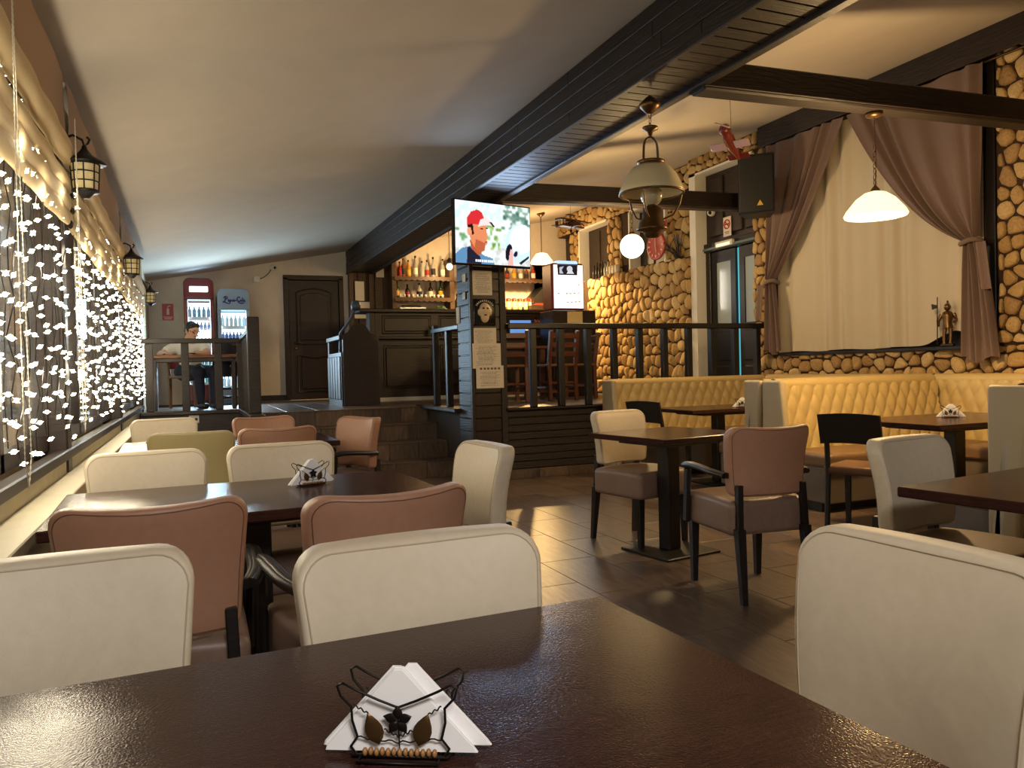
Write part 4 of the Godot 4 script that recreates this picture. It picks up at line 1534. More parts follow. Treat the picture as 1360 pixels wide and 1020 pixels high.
func bar_extras():
	var g := G.new()
	# things lying on the bar top
	var t := thing("tray", V(3.15, 2.12, 11.62), 0, "flat steel tray with black handles on the bar top", "tray")
	g = G.new()
	g.box(Vector3(0, 0.02, 0), Vector3(0.42, 0.04, 0.22), 0.01)
	part("tray", g, M.steel, t)
	g = G.new()
	g.box(Vector3(0, 0.055, 0), Vector3(0.30, 0.03, 0.16), 0.01)
	part("black_lid", g, M.black, t)
	t = thing("fruit_plate", V(3.62, 2.12, 11.60), 0, "green limes heaped on a small plate on the bar top", "plate")
	g = G.new()
	g.lathe(Vector3.ZERO, [Vector2(0, 0), Vector2(0.06, 0), Vector2(0.10, 0.02), Vector2(0.06, 0.008), Vector2(0, 0.008)], 16)
	part("plate", g, M.white, t)
	for k in 4:
		g = G.new()
		g.ball(V(3.57 + 0.034 * k, 2.12 + 0.036, 11.60 + 0.02 * (k % 2)), Vector3(0.03, 0.026, 0.026), 10, 8)
		single("lime", g, mat(c8(96, 140, 40), 0.4), ORD[k] + " green lime on the small plate on the bar top", "fruit", "limes on the bar")
	# bottles standing on the lower ledge near the short railing
	for e in [[3.44, 0.15, c8(206, 150, 34), "yellow sauce bottle on the lower ledge of the bar"], [3.36, 0.16, c8(40, 66, 30), "green sauce bottle on the lower ledge of the bar"], [3.54, 0.14, c8(60, 30, 20), "brown sauce bottle on the lower ledge of the bar"]]:
		bottle(V(e[0], 1.70, 11.36), e[1], 0.028, mat(e[2], 0.3), M.black, null, e[3], "sauce bottles on the bar ledge")
	# black hood over the right end of the bar
	t = thing("extractor_hood", Vector3.ZERO, 0, "black sloping extractor hood at the right end of the back bar", "hood")
	g = G.new()
	g.prism(PackedVector2Array([Vector2(6.28, 2.40), Vector2(6.86, 2.40), Vector2(6.86, 2.62), Vector2(6.66, 2.70), Vector2(6.60, 3.2), Vector2(6.50, 3.2), Vector2(6.50, 2.72), Vector2(6.28, 2.50)]), Transform3D(Basis.IDENTITY, V(-0.3, 0, ZB - 0.02)), 0.45)
	part("hood", g, M.black, t)
	g = G.new()
	bx(g, 6.0, 6.56, 2.365, 2.40, ZB - 0.5, ZB - 0.05, 0.006)
	part("red_edge", g, mat(c8(150, 40, 30), 0.4), t)
	g = G.new()
	bx(g, 5.92, 6.60, FL2, 2.365, ZB - 0.5, ZB - 0.02)
	single("back_cabinet", g, M.darkwood, "dark cabinet under the extractor hood behind the bar", "cabinet")
	# blue-lit cooler in the bar front and a small flag sticker
	t = thing("bar_cooler", Vector3.ZERO, 0, "small blue-lit glass cooler in the bar front right of the pillar", "cooler")
	g = G.new()
	bx(g, 4.66, 5.08, 1.70, 1.97, 11.40, 11.455, 0.006)
	part("frame", g, M.black, t)
	g = G.new()
	bx(g, 4.69, 5.05, 1.72, 1.95, 11.392, 11.40)
	part("lit_screen", g, mat(c8(90, 130, 190), 0.3, {"glow": c8(110, 160, 235), "power": 0.75}), t)
	g = G.new()
	bx(g, 4.70, 5.02, 1.835, 1.865, 11.37, 11.392, 0.004)
	part("dark_bar", g, M.black, t)
	g = G.new()
	g.uvquad(V(5.13, 1.87, 11.436), V(5.25, 1.87, 11.436), V(5.25, 1.965, 11.436), V(5.13, 1.965, 11.436))
	single("sticker", g, mat(Color.WHITE, 0.6, {"tex": flag_tex(), "uv": true}), "small faded red, white and blue crossed flag on the bar front", "sticker")
	# lit display cabinet on a dark stand
	t = thing("stand", Vector3.ZERO, 0, "dark cabinet carrying the bright display box beside the stone parapet", "cabinet")
	g = G.new()
	bx(g, 5.12, 5.86, FL2, 2.06, 10.72, 11.2, 0.008)
	part("body", g, M.darkwood, t)
	for k in 2:
		panel_on(t, 5.18 + k * 0.35, 5.45 + k * 0.35, 0.9, 1.75, 10.72, M.darkwood)
	t = thing("display_cabinet", Vector3.ZERO, 0, "bright white lit display cabinet with a dark picture on top", "display")
	g = G.new()
	bx(g, 5.17, 5.74, 2.06, 2.80, 10.84, 11.2, 0.03)
	part("case", g, mat(c8(120, 40, 36), 0.4), t)
	g = G.new()
	g.uvquad(V(5.20, 2.10, 10.832), V(5.71, 2.10, 10.832), V(5.71, 2.77, 10.832), V(5.20, 2.77, 10.832))
	var dt := display_tex()
	var dm := mat(Color.WHITE, 0.4, {"tex": dt, "uv": true})
	dm.emission_enabled = true
	dm.emission_texture = dt
	dm.emission = Color.WHITE
	dm.emission_operator = BaseMaterial3D.EMISSION_OP_MULTIPLY
	dm.emission_energy_multiplier = 1.12
	part("lit_screen", g, dm, t)
	g = G.new()
	bx(g, 5.27, 5.64, 2.78, 2.84, 10.85, 11.0, 0.02)
	part("top_light", g, mat(c8(150, 190, 230), 0.4, {"glow": c8(170, 205, 240), "power": 1.3}), t)
	area("display_light", V(5.455, 2.43, 10.81), V(0, 0, -1), Color(1, 0.96, 0.9), 0.7, 0.5, 0.64)
	g = G.new()
	bx(g, 5.36, 5.62, 1.86, 2.04, 10.705, 10.712)
	single("notice", g, mat(c8(220, 200, 150), 0.8), "pale yellow paper notice below the lit display cabinet", "notice")
	# papers on the boards left of the shelves
	for e in [[2.70, 2.86, 2.44, 2.78, "sheet of paper pinned on the board wall left of the bar shelves"], [2.68, 2.95, 2.13, 2.42, "larger white sheet under the first one, above the service desk"], [3.08, 3.22, 2.86, 3.04, "small framed card on the board wall by the bar shelves"]]:
		g = G.new()
		bx(g, e[0], e[1], e[2], e[3], ZB - 0.155, ZB - 0.145)
		single("paper", g, M.paper, e[4], "paper")

func flag_tex() -> ImageTexture:
	var im := Image.create(60, 40, false, Image.FORMAT_RGB8)
	for y in 40:
		for x in 60:
			var u := (x - 29.5) / 30.0; var v := (y - 19.5) / 20.0
			var c := Color(0.10, 0.12, 0.28)
			var d := minf(absf(u - v), absf(u + v))
			if d < 0.26: c = Color(0.8, 0.78, 0.72)
			if d < 0.10: c = Color(0.6, 0.12, 0.12)
			if absf(u) < 0.24 or absf(v) < 0.34: c = Color(0.8, 0.78, 0.72)
			if absf(u) < 0.13 or absf(v) < 0.2: c = Color(0.6, 0.12, 0.12)
			im.set_pixel(x, y, c)
	return tex(im)

func fill_poly(im: Image, pts: Array, c: Color):
	var p := PackedVector2Array()
	var w := im.get_width(); var h := im.get_height()
	var lo := Vector2(1e9, 1e9); var hi := -lo
	for q in pts:
		var v := Vector2(q[0] * w, q[1] * h)
		p.append(v)
		lo = lo.min(v); hi = hi.max(v)
	for y in range(maxi(0, int(lo.y)), mini(h, int(hi.y) + 1)):
		for x in range(maxi(0, int(lo.x)), mini(w, int(hi.x) + 1)):
			if Geometry2D.is_point_in_polygon(Vector2(x + 0.5, y + 0.5), p):
				im.set_pixel(x, y, c)

func oval(cx: float, cyy: float, rx: float, ry: float, rot := 0.0) -> Array:
	var o := []
	for k in 28:
		var a := TAU * k / 28
		var p := Vector2(cos(a) * rx, sin(a) * ry).rotated(rot)
		o.append([cx + p.x, cyy + p.y])
	return o

func display_tex() -> ImageTexture:
	var im := Image.create(128, 168, false, Image.FORMAT_RGB8)
	im.fill(Color(1, 0.985, 0.95))
	fill_poly(im, [[0.13, 0.0], [0.82, 0.0], [0.80, 0.235], [0.15, 0.235]], Color(0.06, 0.07, 0.12))
	fill_poly(im, [[0.2, 0.06], [0.36, 0.03], [0.28, 0.12], [0.34, 0.2], [0.2, 0.2]], Color(0.62, 0.66, 0.74))
	fill_poly(im, oval(0.55, 0.09, 0.10, 0.07), Color(0.7, 0.74, 0.8))
	fill_poly(im, [[0.44, 0.2], [0.7, 0.2], [0.62, 0.12], [0.5, 0.13]], Color(0.75, 0.78, 0.84))
	for e in [[0.16, 0.66], [0.44, 0.66], [0.56, 0.66], [0.7, 0.65], [0.84, 0.64], [0.46, 0.86], [0.6, 0.86], [0.74, 0.85], [0.86, 0.84], [0.84, 0.45]]:
		fill_poly(im, oval(e[0], e[1], 0.035, 0.012), Color(0.45, 0.44, 0.46))
	return tex(im)

func bar_chair(at: Vector3, turn: float, label: String):
	var t := thing("rustic_chair", at, turn, label, "chair", "")
	var w := 0.21
	for e in [[-w, w], [w, w]]:
		var g := G.new()
		g.taper(Vector3(e[0], 0, e[1]), Vector3(e[0], 0.46, e[1]), 0.045, 0.05)
		part("leg", g, M.redwood, t)
	for sx in [-w, w]:
		var g := G.new()
		g.bar(Vector3(sx, 0.0, -w - 0.02), Vector3(sx, 0.46, -w), 0.05, 0.05, 0.006)
		g.bar(Vector3(sx, 0.45, -w), Vector3(sx, 0.93, -w - 0.07), 0.05, 0.05, 0.006)
		part("leg", g, M.redwood, t)
	var s := G.new()
	s.box(Vector3(0, 0.475, 0.01), Vector3(0.48, 0.035, 0.48), 0.01)
	part("seat", s, M.midwood, t)
	for y in [0.62, 0.74, 0.86]:
		s = G.new()
		s.box(Vector3(0, y, -w - 0.015 - (y - 0.46) * 0.14), Vector3(2 * w - 0.04, 0.07, 0.02), 0.006)
		part("back_slat", s, M.redwood, t)
	for y in [0.12, 0.24]:
		s = G.new()
		s.bar(Vector3(-w, y, w), Vector3(w, y, w), 0.022, 0.03, 0.004)
		s.bar(Vector3(-w, y, -w), Vector3(w, y, -w), 0.022, 0.03, 0.004)
		part("stretcher", s, M.redwood, t)
	for sx in [-w, w]:
		s = G.new()
		s.bar(Vector3(sx, 0.18, -w), Vector3(sx, 0.18, w), 0.022, 0.03, 0.004)
		part("stretcher", s, M.redwood, t)

func build_stage_things():
	build_railings()
	build_bar()
	bar_chair(V(3.82, FL2, 9.45), PI - 0.1, "reddish wooden chair just right of the pillar, behind the railing")
	bar_chair(V(4.55, FL2, 9.55), PI + 0.15, "reddish wooden chair in the middle behind the railing balusters")
	bar_chair(V(5.15, FL2, 10.05), -PI / 2 - 0.2, "reddish wooden chair beside the stone parapet, turned sideways")
	var t := thing("table", V(4.05, FL2, 10.2), 0, "wooden table behind the reddish chairs on the raised floor", "table")
	var g := G.new()
	g.box(Vector3(0, 0.73, 0), Vector3(1.2, 0.04, 0.7), 0.008)
	part("tabletop", g, M.redwood, t)
	for e in [[-0.5, -0.28], [0.5, -0.28], [-0.5, 0.28], [0.5, 0.28]]:
		g = G.new()
		g.taper(Vector3(e[0], 0, e[1]), Vector3(e[0], 0.71, e[1]), 0.06, 0.07)
		part("leg", g, M.redwood, t)

# ---------- screen, papers, lamps ----------
func tv_tex() -> ImageTexture:
	var im := Image.create(320, 200, false, Image.FORMAT_RGB8)
	im.fill(Color(0.93, 0.97, 0.95))
	# soft garden behind
	var r := RandomNumberGenerator.new()
	r.seed = 4
	for k in 200:
		var x := r.randf(); var y := r.randf()
		var c := Color(0.86, 0.95, 0.93)
		if x > 0.62 and y < 0.42: c = Color(0.35, 0.5, 0.45).lerp(Color(0.62, 0.74, 0.68), r.randf())
		elif x > 0.42 and x < 0.58 and y > 0.32 and y < 0.75: c = Color(0.45, 0.62, 0.28).lerp(Color(0.72, 0.84, 0.6), r.randf())
		elif x < 0.14 and y > 0.4 and y < 0.62: c = Color(0.5, 0.66, 0.48)
		elif y > 0.7: c = Color(0.84, 0.84, 0.85)
		fill_poly(im, oval(x, y, r.randf_range(0.015, 0.04), r.randf_range(0.02, 0.05)), c)
	im.resize(40, 25, Image.INTERPOLATE_CUBIC)
	im.resize(320, 200, Image.INTERPOLATE_CUBIC)
	# riding helmet on the right
	fill_poly(im, oval(0.86, 0.62, 0.21, 0.34, 0.1), Color(0.82, 0.94, 0.97))
	fill_poly(im, oval(0.88, 0.55, 0.17, 0.25, 0.1), Color(0.97, 1.0, 1.0))
	fill_poly(im, oval(0.70, 0.78, 0.045, 0.14, 0.12), Color(0.05, 0.06, 0.14))
	fill_poly(im, oval(0.80, 0.82, 0.05, 0.10, 0.2), Color(0.85, 0.9, 0.95))
	fill_poly(im, oval(0.795, 0.80, 0.025, 0.05, 0.3), Color(0.06, 0.07, 0.18))
	fill_poly(im, [[0.72, 0.72], [0.75, 0.72], [0.76, 1.0], [0.68, 1.0]], Color(0.93, 0.72, 0.68))
	fill_poly(im, [[0.84, 0.95], [0.98, 0.82], [0.985, 0.85], [0.87, 0.97]], Color(0.08, 0.08, 0.14))
	# man in a red cap and a blue top
	fill_poly(im, [[0.0, 0.86], [0.08, 0.76], [0.20, 0.72], [0.36, 0.86], [0.48, 0.90], [0.5, 1.0], [0.0, 1.0]], Color(0.36, 0.56, 0.72))
	fill_poly(im, [[0.15, 0.74], [0.18, 0.73], [0.31, 0.88], [0.33, 1.0], [0.14, 1.0]], Color(0.08, 0.10, 0.2))
	fill_poly(im, [[0.18, 0.62], [0.33, 0.66], [0.33, 0.84], [0.28, 0.86], [0.20, 0.76]], Color(0.72, 0.36, 0.22))
	fill_poly(im, [[0.16, 0.34], [0.40, 0.30], [0.405, 0.42], [0.40, 0.47], [0.42, 0.56], [0.40, 0.60], [0.41, 0.66], [0.385, 0.70], [0.37, 0.78], [0.31, 0.82], [0.24, 0.74], [0.19, 0.62]], Color(0.90, 0.55, 0.38))
	fill_poly(im, [[0.26, 0.60], [0.38, 0.66], [0.37, 0.78], [0.31, 0.82], [0.24, 0.74]], Color(0.74, 0.38, 0.24))
	fill_poly(im, oval(0.175, 0.48, 0.025, 0.07), Color(0.93, 0.6, 0.46))
	fill_poly(im, [[0.15, 0.38], [0.22, 0.35], [0.235, 0.52], [0.215, 0.54], [0.20, 0.42], [0.155, 0.42]], Color(0.12, 0.07, 0.06))
	fill_poly(im, [[0.15, 0.39], [0.15, 0.27], [0.20, 0.17], [0.28, 0.12], [0.34, 0.16], [0.37, 0.25], [0.33, 0.36], [0.22, 0.36]], Color(0.85, 0.18, 0.2))
	fill_poly(im, [[0.29, 0.40], [0.32, 0.28], [0.40, 0.23], [0.47, 0.30], [0.50, 0.36], [0.36, 0.37]], Color(0.98, 0.88, 0.88))
	fill_poly(im, [[0.44, 0.31], [0.475, 0.31], [0.51, 0.375], [0.49, 0.38]], Color(0.12, 0.08, 0.1))
	fill_poly(im, oval(0.34, 0.425, 0.018, 0.012), Color(0.15, 0.08, 0.08))
	fill_poly(im, oval(0.405, 0.41, 0.012, 0.012), Color(0.15, 0.08, 0.08))
	fill_poly(im, [[0.37, 0.635], [0.41, 0.62], [0.41, 0.645], [0.375, 0.65]], Color(0.7, 0.28, 0.26))
	im.resize(110, 69, Image.INTERPOLATE_BILINEAR)
	im.resize(320, 200, Image.INTERPOLATE_CUBIC)
	# blurred caption: plain pale strokes
	for k in 9:
		fill_poly(im, [[0.25 + k * 0.027, 0.93], [0.272 + k * 0.027, 0.93], [0.272 + k * 0.027, 0.97], [0.25 + k * 0.027, 0.97]], Color(0.97, 0.98, 1.0))
	return tex(im)

func build_screen():
	var tl := V(2.369, 2.81, 7.04); var tr := V(3.303, 2.828, 7.326); var br := V(3.241, 2.202, 7.339); var bl := V(2.325, 2.182, 7.046)
	var xd := (tr - tl + br - bl).normalized()
	var yd := (tl - bl + tr - br).normalized()
	yd = (yd - xd * yd.dot(xd)).normalized()
	var zd := xd.cross(yd)
	var c := (tl + tr + br + bl) / 4
	var w := ((tr - tl).length() + (br - bl).length()) / 2
	var h := ((tl - bl).length() + (tr - br).length()) / 2
	var t := thing("television", c, 0, "flat television on the pillar showing a man in a red cap", "television")
	t.basis = Basis(xd, yd, zd)
	var g := G.new()
	g.box(Vector3(0, 0, -0.025), Vector3(w, h, 0.045), 0.006)
	part("housing", g, M.blackgloss, t)
	g = G.new()
	var e := 0.014
	g.uvquad(Vector3(-w / 2 + e, -h / 2 + e + 0.008, 0.0), Vector3(w / 2 - e, -h / 2 + e + 0.008, 0.0), Vector3(w / 2 - e, h / 2 - e, 0.0), Vector3(-w / 2 + e, h / 2 - e, 0.0))
	var tx := tv_tex()
	var m := mat(Color(0.02, 0.02, 0.02), 0.2)
	m.emission_enabled = true
	m.emission_texture = tx
	m.emission = Color.WHITE
	m.emission_operator = BaseMaterial3D.EMISSION_OP_MULTIPLY
	m.emission_energy_multiplier = 1.15
	part("screen", g, m, t, Vector3(0, 0, 0.001))
	g = G.new()
	var p0: Vector3 = t.transform.affine_inverse() * V(2.9, 2.5, 7.66)
	g.bar(Vector3(0.05, 0, -0.04), p0, 0.06, 0.10, 0.006)
	g.box(Vector3(0.05, 0, -0.055), Vector3(0.3, 0.3, 0.02), 0.004)
	part("wall_bracket", g, M.black, t)
	area("television_light", c + zd * 0.02, zd, Color(0.72, 0.84, 1.0), 1.6, w - 0.04, h - 0.04)

func page_tex(sd: int, title: bool) -> ImageTexture:
	# a printed page seen from afar: rows of greyish strokes
	var im := Image.create(96, 128, false, Image.FORMAT_RGB8)
	im.fill(Color(0.86, 0.84, 0.78))
	var r := RandomNumberGenerator.new()
	r.seed = sd
	var y := 14 if not title else 34
	if title:
		for k in 6:
			fill_poly(im, [[0.14 + k * 0.13, 0.08], [0.22 + k * 0.13, 0.08], [0.22 + k * 0.13, 0.17], [0.14 + k * 0.13, 0.17]], Color(0.42, 0.38, 0.34))
	while y < 118:
		var x := 10 + r.randi() % 14
		var end := 86 - r.randi() % 22
		while x < end:
			var l := r.randi() % 9 + 3
			for k in mini(l, end - x):
				im.set_pixel(x + k, y, Color(0.4, 0.37, 0.33))
				if r.randf() < 0.5: im.set_pixel(x + k, y + 1, Color(0.5, 0.46, 0.41))
			x += l + 2
		y += 4 + r.randi() % 4
	return tex(im)

func build_papers():
	for e in [[2.735, 2.952, 1.955, 2.21, 3, false, "paper notice on the pillar right under the television"], [2.715, 2.985, 1.43, 1.612, 5, false, "upper of the three overlapping papers low on the pillar"], [2.713, 3.03, 1.19, 1.45, 7, false, "middle of the three overlapping papers low on the pillar"], [2.748, 3.055, 0.98, 1.215, 9, true, "lowest paper on the pillar, with large lettering on top"]]:
		var z: float = 7.648 - 0.004 * [3, 5, 7, 9].find(e[4])
		var g := G.new()
		g.uvquad(V(e[0], e[2], z - 0.003), V(e[1], e[2], z - 0.003), V(e[1], e[3], z - 0.003), V(e[0], e[3], z - 0.003))
		var t := single("paper_notice", g, mat(Color(1.05, 1.03, 1.0), 0.8, {"tex": page_tex(e[4], e[5]), "uv": true}), e[6], "notice")
		var b := G.new()
		bx(b, e[0], e[1], e[2], e[3], z - 0.002, z + 0.004)
		part("backing", b, M.paper, t)
	# black plaque with a bearded mask, between the papers
	var t := thing("plaque", V(2.855, 1.775, 7.64), 0, "black plaque with a pale bearded mask, between the papers on the pillar", "plaque")
	var g := G.new()
	g.rbox(Vector3(0, 0, 0), Vector3(0.25, 0.28, 0.03), 0.012, 2)
	part("board", g, M.blackgloss, t)
	g = G.new()
	g.ball(Vector3(0, 0.03, 0.02), Vector3(0.06, 0.07, 0.03), 14, 10)
	g.ball(Vector3(0, -0.04, 0.018), Vector3(0.05, 0.07, 0.025), 12, 8)
	g.ball(Vector3(-0.05, 0.0, 0.018), Vector3(0.03, 0.04, 0.02), 10, 8)
	g.ball(Vector3(0.05, 0.0, 0.018), Vector3(0.03, 0.04, 0.02), 10, 8)
	part("mask", g, mat(c8(210, 186, 150), 0.35), t)
	g = G.new()
	for s in [-1, 1]:
		g.ball(Vector3(0.022 * s, 0.04, 0.046), Vector3(0.014, 0.01, 0.008), 8, 6)
	g.ball(Vector3(0, -0.03, 0.042), Vector3(0.02, 0.007, 0.006), 8, 6)
	part("dark_features", g, M.black, t)
	g = G.new()
	for k in 11:
		var a: float = PI * (0.15 + 0.7 * k / 10.0)
		g.box(Vector3(cos(a) * 0.10, 0.035 + sin(a) * 0.085, 0.017), Vector3(0.012, 0.02, 0.004), 0.001, Basis(Vector3.BACK, a - PI / 2))
	part("lettering_arc", g, mat(c8(190, 184, 170), 0.6), t)
	# little ornaments on the flank of the pillar
	for e in [[2.10, 2.19, 7.79, "white card on the bluish flank of the pillar, uppermost"], [1.92, 2.0, 7.80, "brown emblem on the bluish flank of the pillar, in the middle"], [1.68, 1.86, 8.02, "white card on the bluish flank of the pillar, lowest"]]:
		g = G.new()
		bx(g, 2.688, 2.70, e[0], e[1], e[2] - 0.05, e[2] + 0.05, 0.004)
		single("card", g, M.bronze if "emblem" in e[3] else M.paper, e[3], "card")

func glow(c: Color, p: float) -> StandardMaterial3D:
	return mat(Color(0.9, 0.87, 0.8), 0.3, {"glow": c, "power": p})

func chain(g: G, a: Vector3, b: Vector3, link: float):
	var n := int(a.distance_to(b) / link)
	for k in n:
		var c := a.lerp(b, (k + 0.5) / n)
		var pts := []
		for j in 8:
			var an := TAU * j / 8
			var s := Vector3(cos(an) * link * 0.32, sin(an) * link * 0.62, 0)
			if k & 1: s = Vector3(0, s.y, s.x)
			pts.append(c + s)
		g.tube(pts, link * 0.09, 4, true)

func build_lamps():
	# glass pendant in front of the curtains
	var at := V(4.515, 2.19, 4.12)
	var t := thing("pendant_lamp", at, 0, "glowing white glass pendant lamp before the curtained window", "lamp")
	var g := G.new()
	g.lathe(Vector3.ZERO, [Vector2(0.205, 0.0), Vector2(0.212, 0.012), Vector2(0.195, 0.045), Vector2(0.13, 0.125), Vector2(0.075, 0.165), Vector2(0.03, 0.178), Vector2(0.03, 0.172), Vector2(0.075, 0.158), Vector2(0.13, 0.115), Vector2(0.195, 0.03), Vector2(0.205, 0.0)], 32)
	part("glass_shade", g, glow(Color(1.0, 0.86, 0.62), 2.2), t)
	g = G.new()
	g.ball(Vector3(0, 0.02, 0), Vector3(0.045, 0.05, 0.045), 16, 10)
	part("bulb", g, glow(Color(1.0, 0.86, 0.62), 4.0), t)
	g = G.new()
	g.lathe(Vector3(0, 0.172, 0), [Vector2(0.034, 0), Vector2(0.03, 0.02), Vector2(0.01, 0.045), Vector2(0, 0.05)], 14)
	part("cap", g, M.bronze, t)
	g = G.new()
	chain(g, Vector3(0, 0.22, 0), Vector3(0, 0.50, 0), 0.04)
	g.tube([Vector3(0, 0.22, 0), Vector3(0.006, 0.4, 0.006), Vector3(0, 0.70, 0)], 0.003, 5)
	part("chain", g, M.bronze, t)
	g = G.new()
	g.lathe(Vector3(0, 0.70, 0), [Vector2(0.0, 0.0), Vector2(0.055, 0.008), Vector2(0.06, 0.024), Vector2(0, 0.03)], 18)
	part("ceiling_rose", g, M.bronze, t)
	omni("pendant_lamp_light", at + Vector3(0, 0.035, 0), WARM, P_PEND, 0.10)
	spot("pendant_lamp_light", at + Vector3(0, 0.03, 0), WARM, P_PENDS, 68, 0.08)
	# globe hanging over the railing
	at = V(4.65, 2.53, 7.62)
	t = thing("globe_lamp", at, 0, "round glowing white globe lamp hanging over the railing", "lamp")
	g = G.new()
	g.ball(Vector3.ZERO, Vector3(0.137, 0.137, 0.137), 28, 18)
	part("glass_globe", g, glow(Color(1.0, 0.92, 0.78), 2.5), t)
	g = G.new()
	g.lathe(Vector3(0, 0.13, 0), [Vector2(0.035, 0), Vector2(0.03, 0.03), Vector2(0, 0.035)], 12)
	part("cap", g, M.bronze, t)
	g = G.new()
	chain(g, Vector3(0, 0.16, 0), Vector3(0, 0.40, 0), 0.045)
	part("chain", g, M.bronze, t)
	omni("globe_lamp_light", at, Color(1.0, 0.84, 0.58), P_GLOBE, 0.13)
	# pendant over the bar
	at = V(5.76, 3.02, 12.46)
	t = thing("pendant_lamp", at, 0, "glowing glass pendant on a rod above the bar, beside the screen", "lamp")
	g = G.new()
	g.lathe(Vector3.ZERO, [Vector2(0.20, 0.0), Vector2(0.205, 0.015), Vector2(0.18, 0.06), Vector2(0.10, 0.17), Vector2(0.03, 0.19), Vector2(0.03, 0.18), Vector2(0.10, 0.155), Vector2(0.18, 0.045), Vector2(0.20, 0.0)], 28)
	part("glass_shade", g, glow(Color(1.0, 0.88, 0.66), 2.2), t)
	g = G.new()
	g.ball(Vector3(0, 0.03, 0), Vector3(0.05, 0.055, 0.05), 12, 8)
	part("bulb", g, glow(Color(1.0, 0.88, 0.66), 4.0), t)
	g = G.new()
	g.tube([Vector3(0, 0.18, 0), Vector3(0, cy(5.76) - 3.02, 0)], 0.008, 6)
	g.lathe(Vector3(0, cy(5.76) - 3.02 - 0.07, 0), [Vector2(0.0, 0), Vector2(0.02, 0.0), Vector2(0.075, 0.05), Vector2(0.075, 0.085), Vector2(0, 0.085)], 14)
	part("rod", g, M.bronze, t)
	omni("bar_pendant_light", at + Vector3(0, 0.05, 0), WARM, P_BAR, 0.1)
	spot("bar_pendant_light", at + Vector3(0, 0.03, 0), Color(1.0, 0.80, 0.50), P_BARS, 76, 0.05)
	# small bulb by the bar shelves
	at = V(4.20, 2.98, 12.9)
	t = thing("wall_bulb", at, 0, "small bare glowing bulb left of the screen, before the bar shelves", "lamp")
	g = G.new()
	g.ball(Vector3.ZERO, Vector3(0.055, 0.06, 0.055), 16, 10)
	part("bulb", g, glow(Color(1.0, 0.86, 0.62), 4.0), t)
	g = G.new()
	g.lathe(Vector3(0, 0.05, 0), [Vector2(0.03, 0), Vector2(0.045, 0.05), Vector2(0.02, 0.1), Vector2(0, 0.1)], 12)
	g.tube([Vector3(0, 0.14, 0), Vector3(0, cy(4.20) - 2.98, 0)], 0.006, 5)
	part("socket", g, M.black, t)
	omni("bar_bulb_light", at, WARM, P_BULB, 0.055)
	# switched-off oil-lamp pendant under the main beam
	at = V(2.79, 0, 4.32)
	t = thing("oil_lamp_pendant", at, 0, "vintage oil-lamp pendant with a pale glass shade under the main beam", "lamp")
	g = G.new()
	g.lathe(Vector3.ZERO, [Vector2(0, 2.80), Vector2(0.02, 2.80), Vector2(0.06, 2.84), Vector2(0.07, 2.86), Vector2(0.03, 2.90), Vector2(0, 2.92)], 18)
	part("ceiling_rose", g, M.bronze, t)
	g = G.new()
	chain(g, Vector3(0, 2.70, 0), Vector3(0, 2.81, 0), 0.035)
	part("chain", g, M.bronze, t)
	g = G.new()
	g.lathe(Vector3.ZERO, [Vector2(0, 2.655), Vector2(0.012, 2.66), Vector2(0.02, 2.685), Vector2(0.052, 2.70), Vector2(0.05, 2.715), Vector2(0, 2.72)], 16)
	var hp := []
	for k in 13:
		var a := PI * k / 12.0
		hp.append(Vector3(cos(a) * 0.052, 2.57 + (0.08 * sin(a)), 0))
	hp[0] = Vector3(0.056, 2.49, 0); hp[12] = Vector3(-0.056, 2.49, 0)
	g.tube(hp, 0.008, 6)
	part("hanger", g, M.bronze, t)
	g = G.new()
	g.lathe(Vector3.ZERO, [Vector2(0.07, 2.465), Vector2(0.088, 2.48), Vector2(0.09, 2.495), Vector2(0.07, 2.50), Vector2(0.06, 2.475)], 22)
	part("crown_ring", g, M.bronze, t)
	g = G.new()
	g.lathe(Vector3.ZERO, [Vector2(0.205, 2.285), Vector2(0.208, 2.30), Vector2(0.195, 2.335), Vector2(0.165, 2.40), Vector2(0.125, 2.45), Vector2(0.075, 2.475), Vector2(0.07, 2.47), Vector2(0.12, 2.443), Vector2(0.158, 2.395), Vector2(0.188, 2.33), Vector2(0.20, 2.295), Vector2(0.205, 2.285)], 36)
	part("glass_shade", g, M.milk, t)
	g = G.new()
	var ring := []
	for k in 28:
		ring.append(Vector3(cos(TAU * k / 28) * 0.205, 2.285, sin(TAU * k / 28) * 0.205))
	g.tube(ring, 0.007, 6, true)
	part("rim_ring", g, M.bronze, t)
	for k in 3:
		var a := TAU * k / 3 + 0.3
		var d := Vector3(cos(a), 0, sin(a))
		g = G.new()
		g.tube([d * 0.2 + Vector3(0, 2.285, 0), d * 0.185 + Vector3(0, 2.22, 0), d * 0.14 + Vector3(0, 2.15, 0), d * 0.07 + Vector3(0, 2.12, 0)], 0.006, 6)
		part("holder_arm", g, M.bronze, t)
	g = G.new()
	g.lathe(Vector3.ZERO, [Vector2(0.03, 2.21), Vector2(0.055, 2.23), Vector2(0.074, 2.265), Vector2(0.066, 2.30), Vector2(0.04, 2.33), Vector2(0.03, 2.42)], 20)
	part("glass_chimney", g, mat(c8(190, 180, 150), 0.1, {"spec": 0.8}), t)
	g = G.new()
	g.lathe(Vector3.ZERO, [Vector2(0, 2.0), Vector2(0.04, 2.005), Vector2(0.055, 2.03), Vector2(0.06, 2.045), Vector2(0.098, 2.05), Vector2(0.10, 2.062), Vector2(0.088, 2.07), Vector2(0.085, 2.10), Vector2(0.062, 2.13), Vector2(0.058, 2.19), Vector2(0.035, 2.205), Vector2(0.03, 2.22), Vector2(0, 2.22)], 24)
	part("oil_font", g, M.bronze, t)
